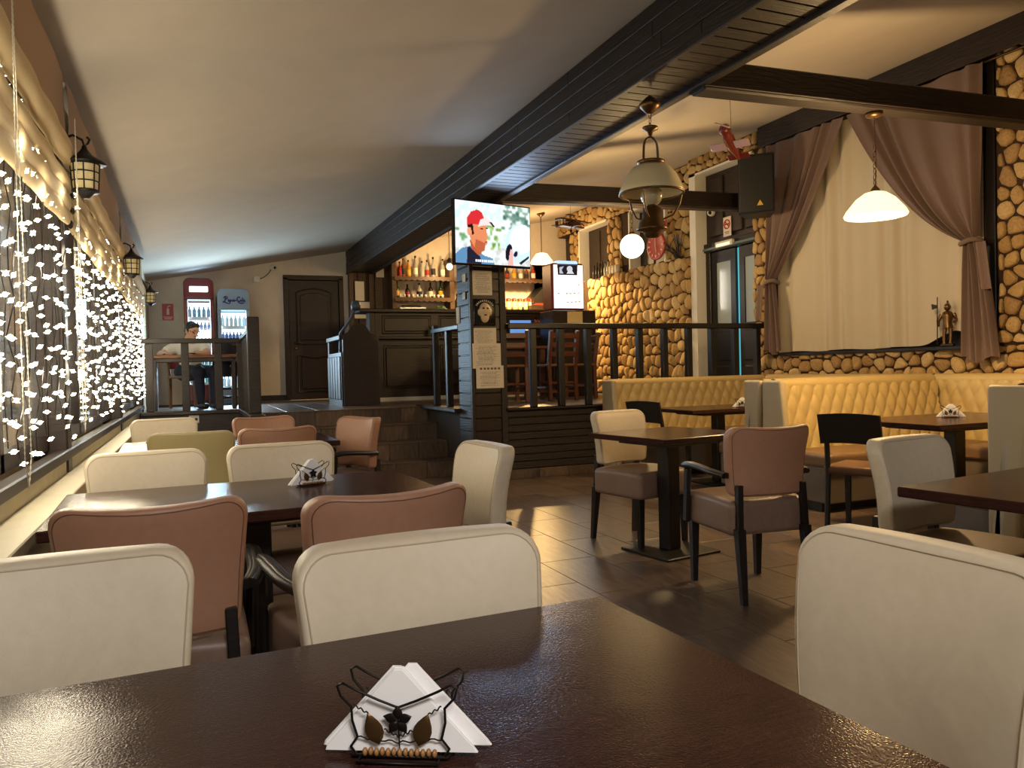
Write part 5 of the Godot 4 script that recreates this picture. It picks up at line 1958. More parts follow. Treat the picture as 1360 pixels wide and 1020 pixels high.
	# coach lanterns on the window posts
	for e in [[4.33, 2.06, "nearest black wall lantern high on the window side"], [7.57, 2.05, "second black wall lantern along the windows"], [11.0, 2.10, "farthest black wall lantern along the windows"]]:
		var z: float = e[0]
		t = thing("wall_lantern", V(-0.45, e[1] + 0.035, z), 0, e[2], "lantern")
		t.scale = Vector3.ONE * 0.8
		g = G.new()
		g.lathe(Vector3.ZERO, [Vector2(0.0, 0.285), Vector2(0.012, 0.275), Vector2(0.02, 0.25), Vector2(0.05, 0.215), Vector2(0.115, 0.175), Vector2(0.12, 0.165), Vector2(0.08, 0.162), Vector2(0.0, 0.162)], 20)
		part("roof", g, M.iron, t)
		g = G.new()
		g.lathe(Vector3.ZERO, [Vector2(0.068, 0.0), Vector2(0.078, 0.16)], 20)
		part("glass_cylinder", g, mat(c8(220, 206, 160), 0.3, {"back": Color(0.8, 0.75, 0.6)}), t)
		g = G.new()
		for k in 8:
			var a := TAU * k / 8
			g.tube([Vector3(cos(a) * 0.071, 0, sin(a) * 0.071), Vector3(cos(a) * 0.081, 0.162, sin(a) * 0.081)], 0.004, 5)
		for y in [0.0, 0.055, 0.11, 0.16]:
			ring = []
			for k in 20:
				var rr: float = 0.071 + 0.01 * y / 0.16
				ring.append(Vector3(cos(TAU * k / 20) * rr, y, sin(TAU * k / 20) * rr))
			g.tube(ring, 0.004, 5, true)
		part("cage", g, M.iron, t)
		g = G.new()
		g.lathe(Vector3.ZERO, [Vector2(0, -0.05), Vector2(0.02, -0.045), Vector2(0.05, -0.012), Vector2(0.078, -0.008), Vector2(0.078, 0.004), Vector2(0, 0.004)], 18)
		part("bottom_cap", g, M.iron, t)
		g = G.new()
		g.tube([Vector3(-0.18, 0.20, 0), Vector3(-0.13, 0.30, 0), Vector3(-0.06, 0.335, 0), Vector3(-0.01, 0.31, 0), Vector3(0, 0.275, 0), Vector3(0.02, 0.29, 0), Vector3(0.03, 0.315, 0), Vector3(0.015, 0.33, 0)], 0.008, 6)
		g.box(Vector3(-0.175, 0.22, 0), Vector3(0.02, 0.16, 0.06), 0.004)
		part("bracket", g, M.iron, t)

# ---------- window side: fairy lights and shades ----------
func build_fairy_lights():
	var bulb := G.new()
	bulb.ball(Vector3.ZERO, Vector3(0.0085, 0.0085, 0.0085), 6, 4)
	for k in 3:
		bulb.ball(Vector3.ZERO, Vector3(0.0150, 0.0042, 0.0055), 4, 2, Basis(Vector3.UP, k * PI / 3) * Basis(Vector3.BACK, -0.45))
	var bm := bulb.done()
	var lit := glow(Color(1.0, 0.94, 0.80), P_FAIRY)
	var names := ["curtain of warm white fairy lights in the nearest window bay", "curtain of warm white fairy lights in the middle window bay", "curtain of warm white fairy lights in the farthest window bay"]
	for k in 3:
		var z0: float = POSTS[k + 1] + 0.2 if k else 2.45
		var z1: float = POSTS[k + 2] - 0.16
		var t := thing("light_curtain", V(XW + 0.05, 0, 0), 0, names[k], "fairy lights")
		var wires := G.new()
		var spots := []
		var z := z0
		while z < z1:
			var bot := R(0.86, 1.05)
			var pts := []
			var y := 2.16
			var kk := 0
			while y > bot:
				pts.append(Vector3(R(-0.012, 0.012), y, -z + R(-0.02, 0.02)))
				if y < 2.36:
					spots.append(pts[-1] + Vector3(0.014, -0.012, R(-0.012, 0.012)))
				y -= R(0.085, 0.125) if k == 0 else R(0.075, 0.115)
			var w := G.new()
			w.tube(pts, 0.0022, 4)
			part("wire", w, M.black, t)
			z += R(0.09, 0.13) if k == 0 else R(0.10, 0.13)
		var top := G.new()
		top.tube([Vector3(0, 2.16, -z0), Vector3(0, 2.16, -z1)], 0.003, 4)
		part("top_wire", top, M.black, t)
		if k == 0:
			for s in spots:
				part("bulb", bm, lit, t, s).rotation = Vector3(R(-0.5, 0.5), R(0, 3), R(-0.4, 0.4))
		else:
			var mm := MultiMesh.new()
			mm.transform_format = MultiMesh.TRANSFORM_3D
			mm.mesh = bm
			mm.instance_count = spots.size()
			for i in spots.size():
				mm.set_instance_transform(i, Transform3D(Basis(Vector3.UP, i * 1.3) * Basis(Vector3.RIGHT, sin(i * 2.1) * 0.5), spots[i]))
			var mi := MultiMeshInstance3D.new()
			mi.name = "bulbs"
			mi.multimesh = mm
			mi.material_override = lit
			mi.set_meta("kind", "stuff")
			t.add_child(mi, true)
		# the light that the bulbs give, set in a few of them
		for j in 4:
			for y in [1.15, 1.55, 1.95]:
				omni("fairy_light", V(XW + 0.075, y + R(-0.1, 0.1), lerpf(z0, z1, (j + 0.5) / 4.0)), Color(1.0, 0.94, 0.82), P_FAIRYLIGHT, 0.04)

func build_shades():
	for k in 4:
		var z0: float = POSTS[k] + 0.05; var z1: float = POSTS[k + 1] - 0.05
		var t := thing("roman_shade", V(XW, 0, 0), 0, ["gathered beige roman shade nearest the viewer, mostly outside the picture", "gathered beige roman shade over the nearest fairy lights", "gathered beige roman shade over the middle fairy lights", "gathered beige roman shade over the farthest fairy lights"][k], "shade")
		var g := G.new()
		g.box(Vector3(0.03, 2.66, -(z0 + z1) / 2), Vector3(0.05, 0.03, z1 - z0), 0.004)
		part("head_rail", g, M.white, t)
		g = G.new()
		g.sheet(func(u, v): return Vector3(0.062 + 0.004 * sin(u * 23 + v * 3), 2.675 - 0.33 * v, -lerpf(z0, z1, u)), 40, 5)
		part("valance", g, M.valance, t)
		# one large padded fold and thin stacked ones below it
		for f in 4:
			g = G.new()
			var y0: float = [2.38, 2.23, 2.15, 2.08][f]
			var d: float = [0.092, 0.078, 0.074, 0.066][f]
			var big: float = [0.066, 0.042, 0.042, 0.040][f]
			g.sheet(func(u, v):
				var sag := sin(PI * u)
				var a: float = lerpf(PI * 0.52, -PI * 0.75, v)
				var rr: float = big + 0.004 * sin(u * 17 + f * 2.0) + 0.006 * sag
				return Vector3(0.04 + (d - 0.03) * (0.5 + 0.5 * cos(a)) + 0.004 * sin(u * 41 + f), y0 - 0.10 - 0.02 * sag * (0.4 + f * 0.4) + rr * sin(a) * (1.15 if sin(a) < 0 else 1.0) + 0.0, -lerpf(z0, z1, u)), 48, 12)
			part("fold", g, M.shade, t)
	# bead chains of the nearest shade
	for e in [[2.78, 0.84, "looped bead chain hanging nearest the viewer"], [4.18, 0.92, "looped bead chain beside the first window post"]]:
		var pts := []
		var rad := []
		for k in 361:
			var s := k / 360.0
			var zz: float = e[0] + (0.05 if s < 0.5 else -0.05) * sin(PI * s)
			var y: float = lerpf(2.4, e[1], s * 2) if s < 0.5 else lerpf(e[1], 2.4, s * 2 - 1)
			if absf(s - 0.5) < 0.03: zz = e[0] + (0.5 - s) * 1.66
			pts.append(V(XW + 0.13, y, zz))
			rad.append(0.0028 if k % 2 else 0.0010)
		var g := G.new()
		g.tube(pts, rad, 6)
		single("bead_chain", g, mat(c8(190, 184, 164), 0.4), e[2], "chain")

func build_curtains():
	var x := XR - 0.09
	# window behind
	var w := thing("window_8", Vector3.ZERO, 0, "dark window behind the sheer white curtain", "window")
	w.set_meta("kind", "structure")
	var g := G.new()
	for z in [4.88, 6.12, 7.37]:
		bx(g, XR + 0.15, XR + 0.22, 1.30, 3.75, z - 0.04, z + 0.04)
	for y in [1.32, 2.9, 3.72]:
		bx(g, XR + 0.15, XR + 0.22, y - 0.03, y + 0.03, 4.85, 7.4)
	part("window_frame", g, M.darkwood, w)
	for k in 2:
		g = G.new()
		bx(g, XR + 0.18, XR + 0.186, 1.33, 3.70, 4.92 + k * 1.25, 6.08 + k * 1.25)
		part("pane", g, M.glasspane, w)
	g = G.new()
	bx(g, XR - 0.06, XR + 0.16, 1.255, 1.29, 5.26, 7.42, 0.006)
	bx(g, XR - 0.12, XR + 0.16, 1.255, 1.29, 4.93, 5.26, 0.006)
	struct("trim_6", g, M.blackwood, "dark sill board below the curtained window", "sill")
	g = G.new()
	bx(g, XR - 0.03, XR + 0.02, 1.29, 3.78, 4.71, 4.80, 0.006)
	struct("trim_7", g, M.blackwood, "dark upright board at the right side of the curtained window", "trim")
	# sheer
	g = G.new()
	g.sheet(func(u, v):
		var z := lerpf(4.82, 7.44, u)
		var hem := 1.30 + 0.13 * exp(-pow((z - 5.12) / 0.24, 2)) + 0.006 * sin(z * 9)
		var y := lerpf(3.77, hem, v)
		var a: float = 0.02 + 0.014 * v
		return V(XR - 0.01 + a * sin(z * 27 + 1.6 * sin(z * 3.1)) * (0.6 + 0.4 * sin(z * 7.7 + 1)), y, z), 260, 10)
	single("sheer_curtain", g, M.sheer, "sheer off-white curtain hanging in soft folds before the window", "curtain")
	# the two tied-back drapes
	for e in [[0, "mauve brown drape tied back at the left of the window"], [1, "mauve brown drape tied back at the right of the window"]]:
		var right: bool = e[0] == 1
		var t := thing("drape", Vector3.ZERO, 0, e[1], "curtain")
		var top0 := 6.24 if right else 7.55      # outer/inner edge depths at the top
		var out_t := 4.735 if right else 7.56
		var in_t := 6.27 if right else 6.30
		var tie := Vector2(4.84, 2.21) if right else Vector2(7.46, 2.14)
		var tw := 0.10
		var dirz := 1.0 if right else -1.0       # from the outer edge to the inner edge
		g = G.new()
		g.sheet(func(u, v):
			# u from the outer edge to the inner edge, v from the rod to the tie
			var zt := lerpf(out_t, in_t, u)
			var p0 := Vector2(zt, 3.77)
			var p2 := Vector2(tie.x + dirz * tw * (u - 0.4), tie.y + 0.05 * (u - 0.5) * -1.0 + 0.02)
			var p1 := Vector2(lerpf(p0.x, p2.x, 0.22 + 0.25 * u), lerpf(3.77, tie.y, 0.62 + 0.18 * u))
			if not right:
				p1 = Vector2(lerpf(p0.x, p2.x, 0.45), lerpf(3.77, tie.y, 0.58))
			var p := p0.lerp(p1, v).lerp(p1.lerp(p2, v), v)
			var ph: float = u * 38.0 + 2.6 * sin(u * 8.0)
			var amp: float = lerpf(0.035, 0.055, v) * (0.65 + 0.35 * sin(u * 17.0 + 1.0))
			return V(x - 0.04 - 0.05 * v * sin(PI * u) + amp * sin(ph), p.y, p.x), 120, 22)
		part("swag", g, M.drape, t)
		g = G.new()
		var zb0 := 4.60 if right else 7.60
		var zb1 := 4.95 if right else 7.28
		g.sheet(func(u, v):
			var zt: float = tie.x + dirz * tw * (u - 0.4)
			var z := lerpf(zt, lerpf(zb0, zb1, u), pow(v, 0.6))
			var ph: float = u * 30.0
			return V(x - 0.05 + lerpf(0.05, 0.035, v) * sin(ph) * (0.7 + 0.3 * sin(u * 13.0)), lerpf(tie.y + 0.02, (1.16 if right else 1.30) + 0.03 * sin(u * 8), v), z), 70, 12)
		part("tail", g, M.drape, t)
		g = G.new()
		var band := []
		for k in 20:
			var a := TAU * k / 20
			band.append(V(x - 0.045 + 0.075 * cos(a), tie.y + 0.012 * sin(a * 2), tie.x + dirz * 0.02 + 0.085 * sin(a)))
		g.tube(band, 0.024, 6, true)
		part("tieback", g, M.drape, t)
		g = G.new()
		g.sheet(func(u, v): return V(x - 0.10 - 0.015 * sin(u * 9), tie.y - 0.02 - 0.42 * v, tie.x - dirz * (0.06 + 0.10 * u + 0.05 * v)), 8, 8)
		part("tie_end", g, M.drape, t)
	# knight figurine on the sill
	var t := thing("knight_figurine", V(XR - 0.065, 1.29, 5.16), -PI / 2 + 0.5, "small armoured knight figurine with a halberd on the window sill", "figurine")
	g = G.new()
	g.box(Vector3(0, 0.012, 0), Vector3(0.11, 0.024, 0.10), 0.006)
	part("base", g, M.blackwood, t)
	g = G.new()
	for s in [-1.0, 1.0]:
		g.tube([Vector3(0.026 * s, 0.02, 0.012), Vector3(0.028 * s, 0.10, 0.004), Vector3(0.022 * s, 0.19, 0)], [0.014, 0.016, 0.021], 8)
		g.tube([Vector3(0.026 * s, 0.03, 0.0), Vector3(0.026 * s, 0.03, 0.035)], 0.012, 6)
	g.lathe(Vector3(0, 0.17, 0), [Vector2(0.05, 0.0), Vector2(0.036, 0.05), Vector2(0.048, 0.11), Vector2(0.042, 0.145), Vector2(0.016, 0.16)], 14)
	g.tube([Vector3(-0.048, 0.30, 0), Vector3(-0.075, 0.24, 0.01), Vector3(-0.07, 0.19, 0.04)], [0.02, 0.016, 0.013], 8)
	g.tube([Vector3(0.048, 0.30, 0), Vector3(0.08, 0.25, 0.0), Vector3(0.06, 0.22, 0.05)], [0.02, 0.016, 0.013], 8)
	g.ball(Vector3(0, 0.365, 0), Vector3(0.03, 0.036, 0.032), 12, 8)
	g.tube([Vector3(0, 0.39, -0.01), Vector3(0, 0.42, -0.015), Vector3(0, 0.42, -0.035)], [0.006, 0.01, 0.004], 6)
	part("armour", g, M.bronze, t)
	g = G.new()
	g.tube([Vector3(-0.078, 0.02, 0.05), Vector3(-0.074, 0.46, 0.045)], 0.005, 6)
	g.prism(PackedVector2Array([Vector2(-0.074, 0.36), Vector2(-0.12, 0.345), Vector2(-0.125, 0.40), Vector2(-0.074, 0.385)]), Transform3D(Basis.IDENTITY, Vector3(0, 0, 0.04)), 0.008)
	part("halberd", g, M.iron, t)

# ---------- left corner of the raised floor ----------
func stroke(g: G, pts: Array, o: Vector3, ux: Vector3, uy: Vector3, s: float, r: float):
	var p := []
	for i in pts.size():
		if i:
			var a: Vector2 = pts[i - 1]; var b: Vector2 = pts[i]
			p.append(o + ux * (a.x + b.x) * 0.5 * s + uy * (a.y + b.y) * 0.5 * s)
		if i == 0 or i == pts.size() - 1:
			p.append(o + ux * pts[i].x * s + uy * pts[i].y * s)
	g.tube(p, r, 5)

func fridge(x0: float, x1: float, z: float, y0: float, y1: float, yg0: float, yg1: float, shell: Material, called: String, label: String, which: String, rows: Array):
	var t := thing(called, Vector3.ZERO, 0, label, "fridge")
	var d := 0.58
	var w := 0.045
	var g := G.new()
	bx(g, x0, x0 + w, y0, y1 - 0.1, z + 0.05, z + d)
	bx(g, x1 - w, x1, y0, y1 - 0.1, z + 0.05, z + d)
	bx(g, x0 + w, x1 - w, y0, yg0 - 0.01, z + 0.05, z + d)
	bx(g, x0 + w, x1 - w, yg1 + 0.02, y1 - 0.1, z + 0.05, z + d)
	bx(g, x0, x1, y0, y1 - 0.1, z + d - 0.03, z + d)
	part("body", g, shell, t)
	# front frame with round top corners: door rails and header
	g = G.new()
	var o := []
	for p: Vector2 in rr_outline(x1 - x0, x1 - x0, y1 - yg1 - 0.01, 0.09, 0.01):
		o.append(p)
	g.pillow(o, 0.07, 0.02, 0.0, func(p): return V((x0 + x1) / 2 + p.x, yg1 + 0.01 + p.y, z + 0.035 - p.z))
	var head := part("header", g, shell, t)
	g = G.new()
	bx(g, x0, x0 + w + 0.01, yg0 - 0.02, yg1 + 0.012, z, z + 0.05, 0.008)
	bx(g, x1 - w - 0.01, x1, yg0 - 0.02, yg1 + 0.012, z, z + 0.05, 0.008)
	bx(g, x0, x1, y0 + 0.06, yg0 - 0.015, z, z + 0.05, 0.008)
	part("door_frame", g, shell, t)
	g = G.new()
	bx(g, x0 + w, x1 - w, yg0 - 0.02, yg1 + 0.015, z + 0.02, z + 0.026)
	part("glass_door", g, M.glasspane, t)
	g = G.new()
	bx(g, x0 + w, x1 - w, yg0 - 0.01, yg1, z + d - 0.05, z + d - 0.035)
	part("light_panel", g, glow(Color(0.72, 0.90, 1.0), P_FRIDGE), t)
	for s in [x0 + w + 0.006, x1 - w - 0.006]:
		g = G.new()
		bx(g, s - 0.006, s + 0.006, yg0, yg1, z + 0.06, z + 0.075)
		part("light_tube", g, glow(Color(0.85, 0.95, 1.0), P_FRIDGE * 1.6), t)
	var n := rows.size()
	for k in n:
		var y := lerpf(yg0, yg1 - 0.02, float(k) / n)
		g = G.new()
		bx(g, x0 + w, x1 - w, y - 0.016, y, z + 0.08, z + d - 0.06, 0.002)
		bx(g, x0 + w, x1 - w, y - 0.024, y + 0.02, z + 0.075, z + 0.085, 0.002)
		part("shelf", g, M.white, t)
		var row = rows[k]
		for j in row[2]:
			var xx := lerpf(x0 + w + 0.035, x1 - w - 0.035, (j + 0.0) / maxf(row[2] - 1.0, 1.0))
			bottle(V(xx, y + 0.001, z + 0.17), (yg1 - yg0) / n * row[1], 0.026, row[0], row[3], null, "%s %s in the %s, %s shelf" % [["leftmost", "second", "third", "fourth", "fifth", "sixth", "seventh"][j], row[4], which, ["lowest", "second lowest", "third lowest", "fourth lowest", "topmost"][k]], "drinks in the " + which + ", shelf %d" % (k + 1), 1)
	return [t, head]

func build_left_corner():
	var green := mat(c8(40, 150, 84), 0.15); var blue := mat(c8(60, 120, 190), 0.15); var pale := mat(c8(210, 226, 232), 0.2)
	var teal := mat(c8(70, 150, 160), 0.15); var navy := mat(c8(56, 84, 160), 0.3); var wcap := mat(c8(236, 236, 236), 0.4); var dk := mat(c8(86, 128, 170), 0.3)
	var z := 12.95
	var f = fridge(-0.07, 0.365, z, FL2, 2.70, 1.06, 2.36, mat(c8(98, 16, 26), 0.3), "drinks_fridge", "tall dark red drinks fridge with a white lit panel on top", "red drinks fridge", [[teal, 0.78, 6, wcap, "blue-green bottle"], [teal, 0.78, 6, wcap, "pale blue bottle"], [green, 0.86, 6, wcap, "green bottle with a white cap"], [blue, 0.8, 6, wcap, "blue bottle with a white cap"], [dk, 0.72, 5, blue, "dark blue can-shaped bottle"]])
	var g := G.new()
	g.rbox(V(0.148, 2.525, z - 0.004), Vector3(0.27, 0.09, 0.03), 0.014, 3)
	part("lit_sign", g, glow(Color(1.0, 0.97, 0.97), 1.6), f[0])
	f = fridge(0.41, 0.89, z, FL2, 2.545, 1.0, 2.20, mat(c8(128, 146, 166), 0.35), "drinks_fridge", "grey-blue drinks fridge with dark blue script lettering, beside the red one", "grey-blue drinks fridge", [[pale, 0.72, 6, navy, "clear bottle with a dark cap"], [green, 0.75, 6, wcap, "green bottle"], [navy, 0.6, 7, navy, "dark blue can-shaped bottle"], [navy, 0.7, 7, blue, "blue bottle"], [pale, 0.8, 6, wcap, "pale bottle"]])
	g = G.new()
	var o := V(0.505, 2.335, z - 0.005)
	for p in [[Vector2(0.22, -0.05), Vector2(0.38, 1.0)], [Vector2(0.02, 0.72), Vector2(0.12, 1.02), Vector2(0.5, 1.18), Vector2(0.86, 0.95), Vector2(0.72, 0.58), Vector2(0.36, 0.5)], [Vector2(0.22, -0.05), Vector2(0.02, -0.18), Vector2(-0.16, -0.02), Vector2(-0.04, 0.14)],
			[Vector2(0.86, 0.26), Vector2(1.1, 0.34), Vector2(1.06, 0.5), Vector2(0.88, 0.44), Vector2(0.84, 0.14), Vector2(1.02, 0.02), Vector2(1.22, 0.2)], [Vector2(1.26, 0.46), Vector2(1.2, -0.32)], [Vector2(1.24, 0.3), Vector2(1.4, 0.46), Vector2(1.54, 0.3), Vector2(1.42, 0.04), Vector2(1.24, 0.1)],
			[Vector2(1.86, 0.44), Vector2(1.68, 0.38), Vector2(1.84, 0.2), Vector2(1.64, 0.06)], [Vector2(2.02, 0.44), Vector2(1.98, 0.04), Vector2(2.1, 0.1)], [Vector2(2.02, 0.6), Vector2(2.05, 0.64)], [Vector2(2.16, 0.3), Vector2(2.42, 0.33)],
			[Vector2(3.12, 0.82), Vector2(2.98, 1.08), Vector2(2.6, 0.9), Vector2(2.5, 0.4), Vector2(2.72, 0.02), Vector2(3.06, 0.16)], [Vector2(3.26, 0.44), Vector2(3.1, 0.24), Vector2(3.28, 0.04), Vector2(3.44, 0.24), Vector2(3.28, 0.44)], [Vector2(3.62, 0.9), Vector2(3.54, 0.08), Vector2(3.66, 0.08)],
			[Vector2(3.98, 0.42), Vector2(3.8, 0.4), Vector2(3.76, 0.1), Vector2(3.92, 0.08), Vector2(4.02, 0.4), Vector2(4.0, 0.06), Vector2(4.14, 0.12)], [Vector2(2.72, 0.02), Vector2(3.0, -0.3), Vector2(3.5, -0.34), Vector2(3.9, -0.12)], [Vector2(0.22, -0.05), Vector2(0.6, -0.3), Vector2(1.0, -0.34), Vector2(1.2, -0.32)]]:
		stroke(g, p, o, Vector3.RIGHT, Vector3.UP, 0.078, 0.0085)
	part("script_lettering", g, mat(c8(28, 36, 110), 0.4), f[0])
	area("fridge_light", V(0.15, 1.72, z - 0.02), Vector3(0, 0, 1), Color(0.75, 0.90, 1.0), P_FRIDGEL, 0.34, 1.25)
	area("fridge_light", V(0.65, 1.62, z - 0.02), Vector3(0, 0, 1), Color(0.80, 0.92, 1.0), P_FRIDGEL, 0.38, 1.15)
	# cold tube lamp lying on top of the fridges, washing the ceiling
	g = G.new()
	g.tube([V(-0.03, 2.625, 13.35), V(0.33, 2.625, 13.35)], 0.016, 8)
	single("light_tube", g, glow(Color(0.75, 0.88, 1.0), 3.0), "cold light tube lying on top of the red drinks fridge", "lamp")
	area("light_tube_light", V(0.15, 2.645, 13.25), Vector3(-0.15, 0.35, 1.0), Color(0.66, 0.83, 1.0), P_TUBE, 0.36, 0.05)
	# table of the seated man
	var t := thing("table", V(0.05, FL2, 11.15), 0, "narrow wooden table in front of the seated man", "table")
	g = G.new()
	g.box(Vector3(0, 0.70, 0), Vector3(1.08, 0.045, 0.48), 0.008)
	part("tabletop", g, M.midwood, t)
	g = G.new()
	g.box(Vector3(0, 0.655, -0.16), Vector3(0.96, 0.05, 0.04), 0.004)
	g.box(Vector3(0, 0.655, 0.16), Vector3(0.96, 0.05, 0.04), 0.004)
	part("apron", g, M.darkwood, t)
	for s in [-0.48, 0.48]:
		g = G.new()
		g.box(Vector3(s, 0.34, 0), Vector3(0.05, 0.68, 0.30), 0.006)
		part("leg", g, M.darkwood, t)
	# the chair the man sits on
	t = thing("wooden_chair", V(-0.01, FL2, 11.78), -0.38 + PI * 0.0 + 0.95, "light wooden chair with a dark red back under the seated man", "chair")
	g = G.new()
	g.box(Vector3(0, 0.435, 0), Vector3(0.44, 0.04, 0.44), 0.01)
	part("seat", g, M.midwood, t)
	for e in [[-0.19, 0.19], [0.19, 0.19], [-0.19, -0.19], [0.19, -0.19]]:
		g = G.new()
		g.taper(Vector3(e[0], 0, e[1]), Vector3(e[0], 0.42, e[1]), 0.03, 0.04)
		part("leg", g, M.midwood, t)
	for s in [-0.19, 0.19]:
		g = G.new()
		g.bar(Vector3(s, 0.42, -0.2), Vector3(s, 0.88, -0.25), 0.035, 0.035, 0.004)
		part("back_post", g, M.midwood, t)
	g = G.new()
	g.rbox(Vector3(0, 0.70, -0.235), Vector3(0.34, 0.30, 0.04), 0.015, 2)
	part("backrest", g, mat(c8(120, 28, 28), 0.5), t)
	# chair with a jacket over it
	t = thing("wooden_chair", V(0.46, FL2, 11.55), PI + 0.25, "wooden chair behind the side railing, with a dark jacket over its back", "chair")
	g = G.new()
	g.box(Vector3(0, 0.44, 0), Vector3(0.40, 0.035, 0.40), 0.01)
	part("seat", g, M.midwood, t)
	for e in [[-0.17, 0.17], [0.17, 0.17], [-0.17, -0.17], [0.17, -0.17]]:
		g = G.new()
		g.taper(Vector3(e[0], 0, e[1]), Vector3(e[0], 0.43, e[1]), 0.03, 0.04)
		part("leg", g, M.darkwood, t)
	for y in [0.14, 0.26]:
		g = G.new()
		g.box(Vector3(0, y, -0.17), Vector3(0.32, 0.03, 0.02))
		g.box(Vector3(0, y, 0.17), Vector3(0.32, 0.03, 0.02))
		part("stretcher", g, M.darkwood, t)
	g = G.new()
	for s in [-0.17, 0.17]:
		g.bar(Vector3(s, 0.43, -0.18), Vector3(s, 0.92, -0.23), 0.035, 0.035, 0.004)
	g.box(Vector3(0, 0.88, -0.228), Vector3(0.36, 0.07, 0.022), 0.006)
	part("back_frame", g, M.darkwood, t)
	var j := thing("jacket", V(0.46, FL2, 11.55), PI + 0.25, "dark navy jacket with a pale stripe hanging over the wooden chair", "jacket")
	g = G.new()
	g.sheet(func(u, v):
		var a: float = (v - 0.5) * 2.0
		var w: float = 0.20 + 0.05 * absf(a)
		return Vector3((u - 0.5) * 2 * w, 0.94 - 0.50 * pow(absf(a), 1.2) + 0.01 * sin(u * 9), -0.228 + 0.05 * a + (0.03 * a) + 0.012 * sin(u * 14 + v * 6)), 16, 16)
	part("cloth", g, mat(c8(26, 28, 44), 0.8, {"double": true}), j)
	g = G.new()
	g.sheet(func(u, v): return Vector3(-0.16 + 0.17 * v + 0.05 * u, 0.86 - 0.30 * v, -0.31 - 0.04 * v), 3, 6)
	part("pale_stripe", g, mat(c8(190, 190, 186), 0.8, {"double": true}), j)
	# door seal light at far left: glossy panel leaning beside the window
	g = G.new()
	g.rbox(V(-0.50, 1.10, 12.4), Vector3(0.06, 0.72, 0.34), 0.02, 2)
	single("radiator_panel", g, mat(c8(150, 170, 190), 0.25), "narrow grey-blue panel standing at the left behind the railing", "panel")
	# wall signs and small devices
	g = G.new()
	bx(g, -0.40, -0.23, 2.10, 2.37, ZB - 0.006, ZB - 0.001)
	t = single("safety_sign", g, mat(c8(188, 78, 78), 0.5), "red fire extinguisher sign on the back wall above the seated man", "sign")
	g = G.new()
	g.tube([V(-0.315, 2.19, ZB - 0.009), V(-0.315, 2.29, ZB - 0.009)], 0.02, 8)
	g.tube([V(-0.315, 2.30, ZB - 0.009), V(-0.315, 2.325, ZB - 0.009), V(-0.275, 2.335, ZB - 0.009)], 0.008, 6)
	bx(g, -0.385, -0.245, 2.148, 2.158, ZB - 0.009, ZB - 0.004)
	bx(g, -0.37, -0.26, 2.12, 2.132, ZB - 0.009, ZB - 0.004)
	part("white_symbol", g, mat(c8(240, 226, 220), 0.5), t)
	t = thing("security_camera", V(1.35, 3.0, ZB), 0, "small white camera with a black lens high on the back wall", "camera")
	g = G.new()
	g.lathe(Vector3.ZERO, [Vector2(0, 0), Vector2(0.055, 0), Vector2(0.05, 0.03), Vector2(0.0, 0.035)], 16, Basis(Vector3.RIGHT, PI / 2))
	g.ball(Vector3(0, 0, 0.05), Vector3(0.04, 0.04, 0.04), 14, 10)
	part("housing", g, M.white, t)
	g = G.new()
	g.ball(Vector3(0.015, -0.01, 0.082), Vector3(0.02, 0.022, 0.014), 12, 8)
	part("lens", g, M.blackgloss, t)
	g = G.new()
	bx(g, 1.02, 1.13, 2.74, 2.85, ZB - 0.04, ZB, 0.01)
	single("junction_box", g, M.white, "white junction box on the back wall left of the camera", "box")
	g = G.new()
	g.tube([V(1.13, 2.80, ZB - 0.02), V(1.20, 2.84, ZB - 0.012), V(1.27, 2.90, ZB - 0.012), V(1.31, 2.97, ZB - 0.012)], 0.007, 6)
	single("cable", g, M.black, "short black cable between the junction box and the wall camera", "cable")
	t = thing("wall_socket", V(0.02, 0.655, 10.278), 0, "white double socket on the dark panel below the railing", "socket")
	g = G.new()
	g.box(Vector3(0, 0, 0), Vector3(0.115, 0.10, 0.018), 0.006)
	part("cover", g, M.white, t)
	g = G.new()
	for s in [-0.026, 0.026]:
		g.lathe(Vector3(s, 0, 0.006), [Vector2(0.0, 0.004), Vector2(0.018, 0.004), Vector2(0.018, 0.006), Vector2(0, 0.006)], 12, Basis(Vector3.RIGHT, PI / 2))
	part("socket_hole", g, mat(c8(70, 66, 60), 0.5), t)

